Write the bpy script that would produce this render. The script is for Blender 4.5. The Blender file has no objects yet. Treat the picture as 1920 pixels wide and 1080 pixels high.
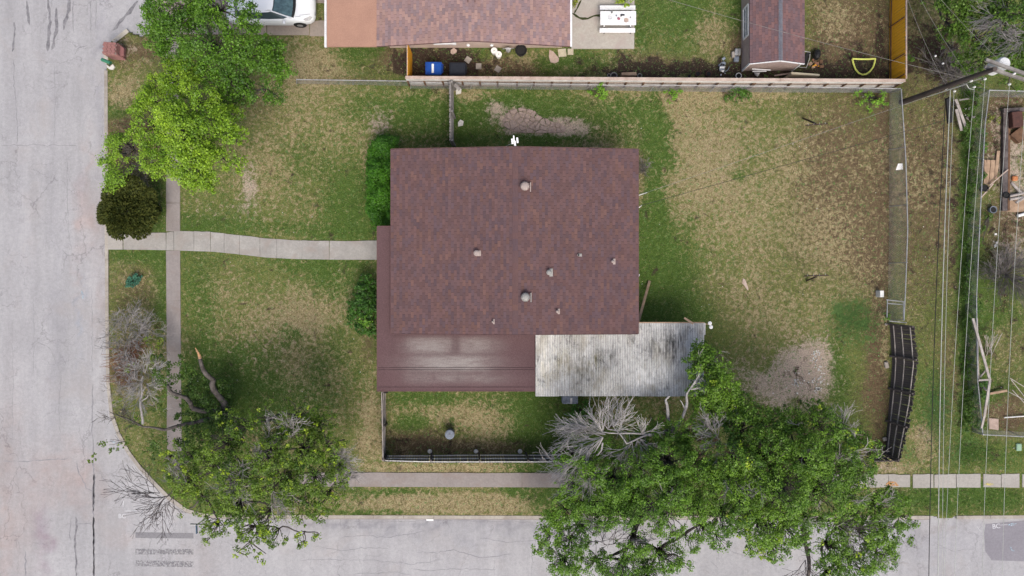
import bpy, math, random
import numpy as np
from mathutils import Vector, Matrix
R = random.Random(7)
RNG = np.random.default_rng(11)
scene = bpy.context.scene
COL = scene.collection
CAMH = 40.0            # flying height of the camera, metres
PXM = 36.0             # photo pixels per metre on the ground

# ---------------------------------------------------------------- camera, world, sun, exposure
cam_d = bpy.data.cameras.new('camera'); cam = bpy.data.objects.new('camera', cam_d); COL.objects.link(cam)
cam.location = (0, 0, CAMH); cam.rotation_euler = (0, 0, 0)
cam_d.sensor_fit = 'HORIZONTAL'; cam_d.angle = 2*math.atan(960/PXM/CAMH); cam_d.clip_end = 600
scene.camera = cam
SUN_EL, SUN_AZ = math.radians(58), math.radians(168)     # azimuth clockwise from north (+Y)
world = bpy.data.worlds.new('World'); scene.world = world; world.use_nodes = True
wn = world.node_tree; wn.nodes.clear()
sky = wn.nodes.new('ShaderNodeTexSky'); sky.sky_type = 'NISHITA'; sky.sun_disc = False
sky.sun_elevation = SUN_EL; sky.sun_rotation = SUN_AZ; sky.dust_density = 5.0; sky.air_density = 1.0; sky.ozone_density = 1.0
bg = wn.nodes.new('ShaderNodeBackground'); bg.inputs['Strength'].default_value = 0.108
wo = wn.nodes.new('ShaderNodeOutputWorld')
wn.links.new(sky.outputs[0], bg.inputs[0]); wn.links.new(bg.outputs[0], wo.inputs[0])
sd = bpy.data.lights.new('sun', 'SUN'); sd.energy = 1.5; sd.angle = math.radians(28); sd.color = (1.0, 0.965, 0.91)
sun = bpy.data.objects.new('sun', sd); COL.objects.link(sun)
dv = Vector((math.sin(SUN_AZ)*math.cos(SUN_EL), math.cos(SUN_AZ)*math.cos(SUN_EL), math.sin(SUN_EL)))
sun.rotation_euler = dv.to_track_quat('Z', 'Y').to_euler(); sun.location = (0, 0, 60)
scene.view_settings.view_transform = 'Standard'; scene.view_settings.look = 'None'
scene.view_settings.exposure = 0.72; scene.view_settings.gamma = 1.0; scene.view_settings.use_curve_mapping = False

# ---------------------------------------------------------------- helpers
def P(px, py, z=0.0):
    k = (CAMH - z)/CAMH/PXM
    return Vector(((px-960)*k, (540-py)*k, z))

class NT:
    def __init__(s, name):
        s.m = bpy.data.materials.new(name); s.m.use_nodes = True; s.t = s.m.node_tree; s.t.nodes.clear()
        s.out = s.t.nodes.new('ShaderNodeOutputMaterial'); s.b = s.t.nodes.new('ShaderNodeBsdfPrincipled')
        s.t.links.new(s.b.outputs[0], s.out.inputs[0]); s.b.inputs['Specular IOR Level'].default_value = 0.25
    def n(s, typ, **kw):
        nd = s.t.nodes.new(typ)
        for k, v in kw.items(): setattr(nd, k, v)
        return nd
    def l(s, a, b): s.t.links.new(a, b)
    def coord(s, scale=(1, 1, 1), kind='Object'):
        tc = s.n('ShaderNodeTexCoord'); mp = s.n('ShaderNodeMapping'); mp.inputs['Scale'].default_value = scale
        s.l(tc.outputs[kind], mp.inputs[0]); return mp.outputs[0]
    def geo(s, scale=(1, 1, 1)):
        g = s.n('ShaderNodeNewGeometry'); mp = s.n('ShaderNodeMapping'); mp.inputs['Scale'].default_value = scale
        s.l(g.outputs['Position'], mp.inputs[0]); return mp.outputs[0]
    def noise(s, co, scale, detail=4, rough=0.55, dist=0.0):
        nd = s.n('ShaderNodeTexNoise'); nd.inputs['Scale'].default_value = scale; nd.inputs['Detail'].default_value = detail
        nd.inputs['Roughness'].default_value = rough; nd.inputs['Distortion'].default_value = dist
        s.l(co, nd.inputs['Vector']); return nd.outputs['Fac']
    def ramp(s, fac, stops):
        r = s.n('ShaderNodeValToRGB'); e = r.color_ramp.elements
        while len(e) < len(stops): e.new(0.5)
        for el, (p, c) in zip(e, stops): el.position = p; el.color = (c[0], c[1], c[2], 1) if hasattr(c, '__len__') else (c, c, c, 1)
        s.l(fac, r.inputs[0]); return r.outputs[0]
    def mix(s, fac, a, b, mode='MIX'):
        m = s.n('ShaderNodeMix', data_type='RGBA', blend_type=mode)
        for i_, v in ((0, fac), (6, a), (7, b)):
            sock = m.inputs[i_]
            if hasattr(v, 'is_linked'): s.l(v, sock)
            elif hasattr(v, '__len__'): sock.default_value = (v[0], v[1], v[2], 1)
            elif i_ == 0: sock.default_value = v
            else: sock.default_value = (v, v, v, 1)
        return m.outputs[2]
    def math(s, op, a, b=0.5, c=None):
        m = s.n('ShaderNodeMath', operation=op)
        for i, v in enumerate((a, b, c)):
            if v is None: continue
            if hasattr(v, 'is_linked'): s.l(v, m.inputs[i])
            else: m.inputs[i].default_value = v
        return m.outputs[0]
    def attr(s, name):
        a = s.n('ShaderNodeAttribute'); a.attribute_name = name; return a
    def bump(s, h, strength=0.3, dist=0.02):
        b = s.n('ShaderNodeBump'); b.inputs['Strength'].default_value = strength; b.inputs['Distance'].default_value = dist
        s.l(h, b.inputs['Height']); s.l(b.outputs[0], s.b.inputs['Normal'])
    def done(s, col=None, rough=0.8, metal=0.0):
        if col is not None:
            if hasattr(col, 'is_linked'): s.l(col, s.b.inputs['Base Color'])
            else: s.b.inputs['Base Color'].default_value = (*col[:3], 1)
        s.b.inputs['Roughness'].default_value = rough; s.b.inputs['Metallic'].default_value = metal
        return s.m

def simple(name, c1, c2=None, scale=3.0, rough=0.8, metal=0.0, bump=0.25, fine=40.0, stretch=(1, 1, 1), kind='Object', lo=0.35, hi=0.65, amt=0.6):
    c2 = c2 or tuple(x*0.7 for x in c1)
    t = NT(name); co = t.coord(stretch, kind) if kind == 'Object' else t.geo(stretch)
    a = t.noise(co, scale, 5, 0.6); b = t.noise(co, fine, 3, 0.6)
    c = t.ramp(a, [(lo, c2), (hi, c1)])
    c = t.mix(amt, c, t.ramp(b, [(0.3, 0.62), (0.7, 1.25)]), 'MULTIPLY')
    if bump: t.bump(b, bump, 0.01)
    return t.done(c, rough, metal)

def vcol(name, rough=0.85, noise=30.0, amount=0.5, bump=0.3, trans=0.0, island=0.0, spec=0.25):
    t = NT(name); c = t.attr('Col').outputs['Color']
    if noise:
        b = t.noise(t.geo(), noise, 3, 0.6); c = t.mix(amount, c, t.ramp(b, [(0.3, 0.55), (0.7, 1.35)]), 'MULTIPLY')
        if bump: t.bump(b, bump, 0.01)
    if island:
        g = t.n('ShaderNodeNewGeometry'); f = t.ramp(g.outputs['Random Per Island'], [(0, 1-island), (1, 1+island)])
        c = t.mix(1.0, c, f, 'MULTIPLY')
    m = t.done(c, rough); t.b.inputs['Specular IOR Level'].default_value = spec
    if trans:
        tr = t.n('ShaderNodeBsdfTranslucent'); t.l(t.mix(1.0, c, (1.1, 1.25, 0.5), 'MULTIPLY'), tr.inputs[0])
        ms = t.n('ShaderNodeMixShader'); ms.inputs[0].default_value = trans
        t.l(t.b.outputs[0], ms.inputs[1]); t.l(tr.outputs[0], ms.inputs[2]); t.l(ms.outputs[0], t.out.inputs[0])
    return m

class MB:
    """collects shapes, then links them as one mesh object"""
    def __init__(s): s.v = []; s.f = []; s.c = []
    def add(s, vs, fs, col=(1, 1, 1)):
        k = len(s.v); s.v += [tuple(v) for v in vs]; s.f += [tuple(i+k for i in f) for f in fs]; s.c += [tuple(col[:3])]*len(vs); return s
    def box(s, c, size, rz=0.0, M=None, col=(1, 1, 1), bev=0.0):
        x, y, z = [a/2 for a in size]
        if bev > 0:
            b = min(bev, x*.9, y*.9, z*.9); vs = []
            for zz, ins in ((-z, b), (-z+b, 0), (z-b, 0), (z, b)):
                for (sx, sy) in ((-1, -1), (1, -1), (1, 1), (-1, 1)):
                    ex, ey = x-ins, y-ins
                    for q in ((sx*ex, sy*(ey-b)), (sx*(ex-b), sy*ey)) if sx*sy > 0 else ((sx*(ex-b), sy*ey), (sx*ex, sy*(ey-b))):
                        vs.append((q[0], q[1], zz))
            fs = [tuple(range(7, -1, -1)), tuple(range(24, 32))]
            for L in range(3):
                for i in range(8): fs.append((L*8+i, L*8+(i+1) % 8, L*8+8+(i+1) % 8, L*8+8+i))
        else:
            vs = [(sx*x, sy*y, sz*z) for sz in (-1, 1) for (sx, sy) in ((-1, -1), (1, -1), (1, 1), (-1, 1))]
            fs = [(3, 2, 1, 0), (4, 5, 6, 7), (0, 1, 5, 4), (1, 2, 6, 5), (2, 3, 7, 6), (3, 0, 4, 7)]
        M = M or (Matrix.Translation(Vector(c)) @ Matrix.Rotation(rz, 4, 'Z'))
        return s.add([M @ Vector(v) for v in vs], fs, col)
    def beam(s, a, b, w, h, col=(1, 1, 1), up=(0, 0, 1)):
        a, b = Vector(a), Vector(b); d = b-a; L = d.length
        if L < 1e-6: return s
        t = d/L; u = Vector(up)
        if abs(t.dot(u)) > 0.98: u = Vector((1, 0, 0))
        n = t.cross(u).normalized(); u = n.cross(t).normalized()
        M = Matrix(((t.x, n.x, u.x, 0), (t.y, n.y, u.y, 0), (t.z, n.z, u.z, 0), (0, 0, 0, 1)))
        M.translation = (a+b)/2
        return s.box((0, 0, 0), (L, w, h), M=M, col=col)
    def tube(s, pts, r, n=6, col=(1, 1, 1), closed=False, cap=True):
        pts = [Vector(p) for p in pts]; m = len(pts); rr = r if hasattr(r, '__len__') else [r]*m
        vs = []; fs = []; pn = None
        for i, p in enumerate(pts):
            if closed: d = pts[(i+1) % m]-pts[i-1]
            else: d = pts[min(i+1, m-1)]-pts[max(i-1, 0)]
            d = d.normalized() if d.length > 1e-9 else Vector((0, 0, 1))
            if pn is None: pn = d.orthogonal().normalized()
            pn = pn-d*pn.dot(d); pn = pn.normalized() if pn.length > 1e-6 else d.orthogonal().normalized()
            q = d.cross(pn)
            for k in range(n):
                a = 2*math.pi*k/n; vs.append(p+(pn*math.cos(a)+q*math.sin(a))*rr[i])
        for i in range(m if closed else m-1):
            j = (i+1) % m
            for k in range(n): fs.append((i*n+k, i*n+(k+1) % n, j*n+(k+1) % n, j*n+k))
        if cap and not closed: fs.append(tuple(range(n-1, -1, -1))); fs.append(tuple(range((m-1)*n, m*n)))
        return s.add(vs, fs, col)
    def lathe(s, c, prof, n=20, col=(1, 1, 1), sx=1.0):
        """prof: (radius, z) from bottom to top"""
        c = Vector(c); vs = []; fs = []
        for (r, z) in prof:
            for k in range(n):
                a = 2*math.pi*k/n; vs.append((c.x+r*math.cos(a)*sx, c.y+r*math.sin(a), c.z+z))
        for i in range(len(prof)-1):
            for k in range(n): fs.append((i*n+k, i*n+(k+1) % n, (i+1)*n+(k+1) % n, (i+1)*n+k))
        fs.append(tuple(range(n-1, -1, -1))); fs.append(tuple(range((len(prof)-1)*n, len(prof)*n)))
        return s.add(vs, fs, col)
    def prism(s, poly, z0, z1, col=(1, 1, 1)):
        poly = [(p[0], p[1]) for p in poly]
        A = sum(poly[i-1][0]*poly[i][1]-poly[i][0]*poly[i-1][1] for i in range(len(poly)))
        if A < 0: poly = poly[::-1]
        n = len(poly); vs = [(x, y, z0) for x, y in poly]+[(x, y, z1) for x, y in poly]
        fs = [tuple(range(n-1, -1, -1)), tuple(range(n, 2*n))]+[(i, (i+1) % n, n+(i+1) % n, n+i) for i in range(n)]
        return s.add(vs, fs, col)
    def mesh(s, name, mat=None, off=None, smooth=False):
        me = bpy.data.meshes.new(name); v = s.v
        if off is not None: v = [(a[0]-off[0], a[1]-off[1], a[2]-off[2]) for a in v]
        me.from_pydata(v, [], s.f)
        a = me.attributes.new('Col', 'FLOAT_COLOR', 'POINT')
        c = np.ones((len(v), 4), 'f'); c[:, :3] = np.array(s.c, 'f').reshape(-1, 3); a.data.foreach_set('color', c.ravel())
        if mat: me.materials.append(mat)
        if smooth: me.polygons.foreach_set('use_smooth', [True]*len(me.polygons))
        me.update(); return me
    def build(s, name, mat, parent=None, smooth=False, **props):
        off = wloc(parent) if parent is not None else None
        return link(name, s.mesh(name, mat, off, smooth), parent, **props)

def wloc(o):
    v = Vector((0, 0, 0))
    while o is not None: v = v+o.location; o = o.parent
    return v
def link(name, data, parent=None, **props):
    o = bpy.data.objects.new(name, data); COL.objects.link(o)
    if parent is not None: o.parent = parent
    for k, v in props.items(): o[k] = v
    return o
def tag(o, label=None, cat=None, group=None, kind=None):
    for k, v in (('label', label), ('category', cat), ('group', group), ('kind', kind)):
        if v: o[k] = v
    return o
def thing(name, loc, label, cat, group=None):
    o = link(name, None); o.location = loc; o.empty_display_size = 0.3; return tag(o, label, cat, group)
def struct(name, loc=(0, 0, 0)):
    o = link(name, None); o.location = loc; o['kind'] = 'structure'; return o
def np_mesh(name, v, f, cols=None, mat=None, smooth=False, extra=None):
    """v (N,3), f (M,k)"""
    me = bpy.data.meshes.new(name); v = np.asarray(v, 'f'); f = np.asarray(f, 'i'); k = f.shape[1]
    me.vertices.add(len(v)); me.vertices.foreach_set('co', v.ravel())
    me.loops.add(f.size); me.loops.foreach_set('vertex_index', f.ravel())
    me.polygons.add(len(f)); me.polygons.foreach_set('loop_start', np.arange(0, f.size, k, dtype='i'))
    if smooth: me.polygons.foreach_set('use_smooth', np.ones(len(f), bool))
    for nm, c in ([('Col', cols)] if cols is not None else [])+(extra or []):
        a = me.attributes.new(nm, 'FLOAT_COLOR', 'POINT'); cc = np.ones((len(v), 4), 'f'); cc[:, :3] = c
        a.data.foreach_set('color', cc.ravel())
    if mat: me.materials.append(mat)
    me.update(calc_edges=True); me.validate(); return me

_tab = RNG.random((256, 256))
def vnoise(x, y, s=1.0, seed=0):
    x = np.asarray(x)*s+seed*17.3+500; y = np.asarray(y)*s+seed*9.1+500
    xi = np.floor(x).astype(int); yi = np.floor(y).astype(int); fx = x-xi; fy = y-yi
    fx = fx*fx*(3-2*fx); fy = fy*fy*(3-2*fy)
    g = lambda a, b: _tab[a % 256, b % 256]
    return (g(xi, yi)*(1-fx)+g(xi+1, yi)*fx)*(1-fy)+(g(xi, yi+1)*(1-fx)+g(xi+1, yi+1)*fx)*fy
def fbm(x, y, s, seed=0, o=4):
    t = 0; a = 0.5; w = 0
    for i in range(o): t = t+a*vnoise(x, y, s*2**i, seed+i*3); w += a; a *= .55
    return t/w
def inpoly(px, py, poly):
    c = np.zeros(px.shape, bool); n = len(poly)
    for i in range(n):
        x0, y0 = poly[i-1]; x1, y1 = poly[i]
        if y0 == y1: continue
        m = ((y0 > py) != (y1 > py)) & (px < (x1-x0)*(py-y0)/(y1-y0)+x0); c ^= m
    return c

# ---------------------------------------------------------------- materials
M = {}
M['wood_grey'] = simple('weathered_grey_wood', (.28, .265, .25), (.16, .145, .135), 3, .9, stretch=(1, 1, .3))
M['wood_dark'] = simple('black_weathered_wood', (.135, .115, .11), (.058, .048, .047), 4, .9)
M['wood_pale'] = simple('pale_pink_wood', (.50, .40, .34), (.36, .27, .22), 2.5, .85)
M['wood_white'] = simple('bleached_wood', (.66, .64, .60), (.50, .48, .45), 2.5, .85)
M['wood_brown'] = simple('brown_timber', (.17, .095, .055), (.09, .05, .03), 3, .85)
M['wood_tan'] = simple('tan_timber', (.40, .28, .19), (.26, .18, .12), 3, .85)
M['orange'] = simple('orange_stained_wood', (.92, .46, .03), (.74, .34, .018), 2.0, .7, stretch=(1, 3, .4))
M['deadwood2'] = simple('mid_grey_dead_wood', (.33, .31, .30), (.20, .185, .18), 4, .9)
M['rail'] = simple('sunbleached_rail_wood', (.42, .38, .35), (.26, .23, .21), 3, .85)
M['bark'] = simple('dark_bark', (.12, .105, .095), (.055, .047, .042), 5, .95, bump=.6, fine=25)
M['deadwood'] = simple('silver_dead_wood', (.40, .38, .37), (.25, .235, .23), 4, .9)
M['deadwood_dim'] = simple('grey_dead_twigs', (.20, .18, .175), (.11, .10, .095), 4, .9)
M['twig_dark'] = simple('dark_twigs', (.09, .075, .075), (.05, .04, .04), 4, .9)
M['rustwood'] = simple('reddish_dead_stems', (.26, .13, .08), (.14, .07, .045), 4, .9)
M['metal'] = simple('galvanised_metal', (.50, .50, .50), (.33, .33, .34), 6, .5, .5, bump=.1)
M['wire'] = simple('galvanised_wire', (.34, .35, .36), (.22, .22, .23), 6, .6, .3, bump=0)
M['white'] = simple('white_paint', (.78, .78, .78), (.68, .68, .67), 3, .5, bump=.08)
M['whitep'] = simple('white_plastic', (.80, .79, .77), (.70, .69, .66), 5, .4, bump=.05)
M['wallp'] = simple('peach_siding', (.55, .43, .37), (.47, .36, .31), 2, .8, bump=.1)
M['wall'] = simple('cream_siding', (.46, .41, .36), (.38, .34, .30), 2, .8, bump=.1)
M['shedwall'] = simple('pinkish_siding', (.42, .33, .29), (.34, .26, .235), 2, .8, bump=.1)
M['black'] = simple('black_plastic', (.018, .018, .02), (.012, .012, .013), 5, .45, bump=.05)
M['charcoal'] = simple('charcoal_plastic', (.020, .023, .032), (.015, .018, .026), 5, .5, bump=.05)
M['blue'] = simple('blue_plastic', (.012, .075, .34), (.01, .055, .26), 5, .45, bump=.05)
M['paver'] = simple('concrete_paver', (.37, .33, .29), (.28, .25, .22), 5, .9)
M['paver_y'] = simple('yellowish_paver', (.50, .45, .33), (.40, .35, .25), 5, .9)
M['paver_p'] = simple('pink_flagstone', (.46, .35, .29), (.37, .28, .23), 5, .9)
M['clod'] = simple('dry_clay', (.34, .265, .225), (.25, .19, .16), 5, .95, bump=.6, fine=18)
M['rubber'] = simple('rubber', (.02, .02, .02), (.014, .014, .014), 5, .8)
M['glass'] = NT('dark_glass').done((.05, .075, .09), .08); M['glass'].node_tree.nodes['Principled BSDF'].inputs['Specular IOR Level'].default_value = .6
M['windscreen'] = simple('tinted_windscreen', (.10, .17, .19), (.055, .095, .115), 2.6, .12, bump=0, fine=6)
M['carpaint'] = simple('white_car_paint', (.80, .82, .84), (.79, .81, .835), .6, .25, bump=0, fine=3, amt=.04)
M['green_metal'] = simple('green_painted_metal', (.05, .20, .12), (.035, .15, .09), 6, .5)
M['shingle'] = vcol('asphalt_shingles', .95, 55, .5, .5)
M['underlay'] = simple('dark_roof_underlay', (.055, .035, .038), (.04, .026, .028), 5, .95)
M['leaf'] = vcol('leaves', .5, 0, 0, 0, .16, .25, .35)
M['leafm'] = vcol('dull_leaves', .7, 0, 0, 0, .2, .28, .2)
M['brick'] = simple('red_brick', (.33, .17, .155), (.24, .115, .105), 6, .9)
M['mortar'] = simple('mortar', (.42, .33, .30), (.33, .26, .24), 6, .95)
M['gutter'] = simple('white_gutter_paint', (.75, .75, .76), (.62, .62, .63), 3, .4, bump=0)
M['yellow'] = simple('fluorescent_yellow_fabric', (.62, .66, .16), (.5, .54, .12), 6, .6)
M['net'] = simple('black_netting', (.025, .025, .025), (.015, .015, .015), 6, .9)
M['debris'] = simple('blue_grey_debris', (.22, .25, .30), (.13, .15, .18), 6, .7)
M['rust'] = simple('brown_rusted_steel', (.06, .04, .032), (.035, .022, .018), 8, .85)
M['terracotta'] = simple('dark_clay', (.10, .045, .035), (.06, .03, .025), 6, .8)
M['stone_w'] = simple('white_limestone', (.62, .60, .55), (.50, .48, .44), 6, .9)
M['mark'] = simple('faded_white_marking', (.58, .58, .60), (.50, .50, .52), 9, .8)
M['cable'] = simple('black_cable', (.02, .02, .022), (.015, .015, .016), 5, .5, bump=0)
M['cable_w'] = simple('aluminium_cable', (.46, .47, .43), (.36, .37, .34), 5, .5, bump=0)
M['pole'] = simple('creosoted_pole', (.10, .08, .072), (.055, .043, .038), 3, .9, stretch=(1, 1, .2))

def concrete(name, a, b, warm=None, rough=.9, crack=0.0, stain=None, scale=.5):
    t = NT(name); co = t.geo()
    n1 = t.noise(co, scale, 6, .65); n2 = t.noise(co, 9, 4, .7); n3 = t.noise(co, 60, 2, .6)
    c = t.ramp(n1, [(.3, b), (.7, a)])
    c = t.mix(.5, c, t.ramp(n2, [(.3, .74), (.7, 1.18)]), 'MULTIPLY')
    c = t.mix(.5, c, t.ramp(n3, [(.3, .74), (.7, 1.22)]), 'MULTIPLY')
    if stain is not None:
        c = t.mix(t.ramp(t.noise(co, 1.3, 5, .6, .6), [(.5, 0.0), (.68, .75)]), c, stain)
    if crack:
        wv = t.n('ShaderNodeTexVoronoi', feature='DISTANCE_TO_EDGE'); wv.inputs['Scale'].default_value = crack
        nz = t.n('ShaderNodeTexNoise'); nz.inputs['Scale'].default_value = 1.6; nz.inputs['Detail'].default_value = 5; t.l(co, nz.inputs['Vector'])
        ad = t.n('ShaderNodeMixRGB', blend_type='ADD'); ad.inputs[0].default_value = .9; t.l(co, ad.inputs[1]); t.l(nz.outputs['Color'], ad.inputs[2])
        t.l(ad.outputs[0], wv.inputs['Vector'])
        line = t.ramp(wv.outputs['Distance'], [(.0, 1.0), (.016, 0.0)])
        msk = t.ramp(t.noise(co, .35, 4, .6), [(.48, 0.0), (.62, .6)])
        c = t.mix(t.math('MULTIPLY', line, msk), c, (.10, .09, .095))
    t.bump(n3, .25, .01); return t.done(c, rough)
M['walk'] = concrete('sidewalk_concrete', (.275, .248, .235), (.21, .185, .175), stain=(.225, .185, .165))
M['walk3'] = concrete('front_walk_concrete', (.345, .33, .305), (.25, .237, .22), stain=(.27, .235, .21), scale=.9)
M['walk2'] = concrete('pale_sidewalk_concrete', (.36, .34, .31), (.29, .27, .245))
M['patio'] = concrete('patio_concrete', (.42, .39, .34), (.34, .31, .275), stain=(.36, .30, .27))
M['kerb'] = concrete('kerb_concrete', (.40, .37, .32), (.28, .25, .22), scale=1.2, stain=(.22, .19, .16))
M['drive'] = concrete('driveway_concrete', (.33, .28, .24), (.26, .22, .19))
M['footing'] = concrete('footing_concrete', (.46, .42, .36), (.36, .33, .28), scale=2)
# ---------------------------------------------------------------- ground
LAWN = [(199, 92), (206, 78), (240, 57), (262, 66), (290, 62), (330, -2000), (5200, -2000), (5200, 968), (1795, 968), (1778, 975), (1742, 968), (430, 968), (385, 966),
        (350, 957), (318, 934), (292, 908), (262, 876), (240, 846), (222, 812), (209, 775), (203, 720), (201, 600), (200, 440)]
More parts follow.
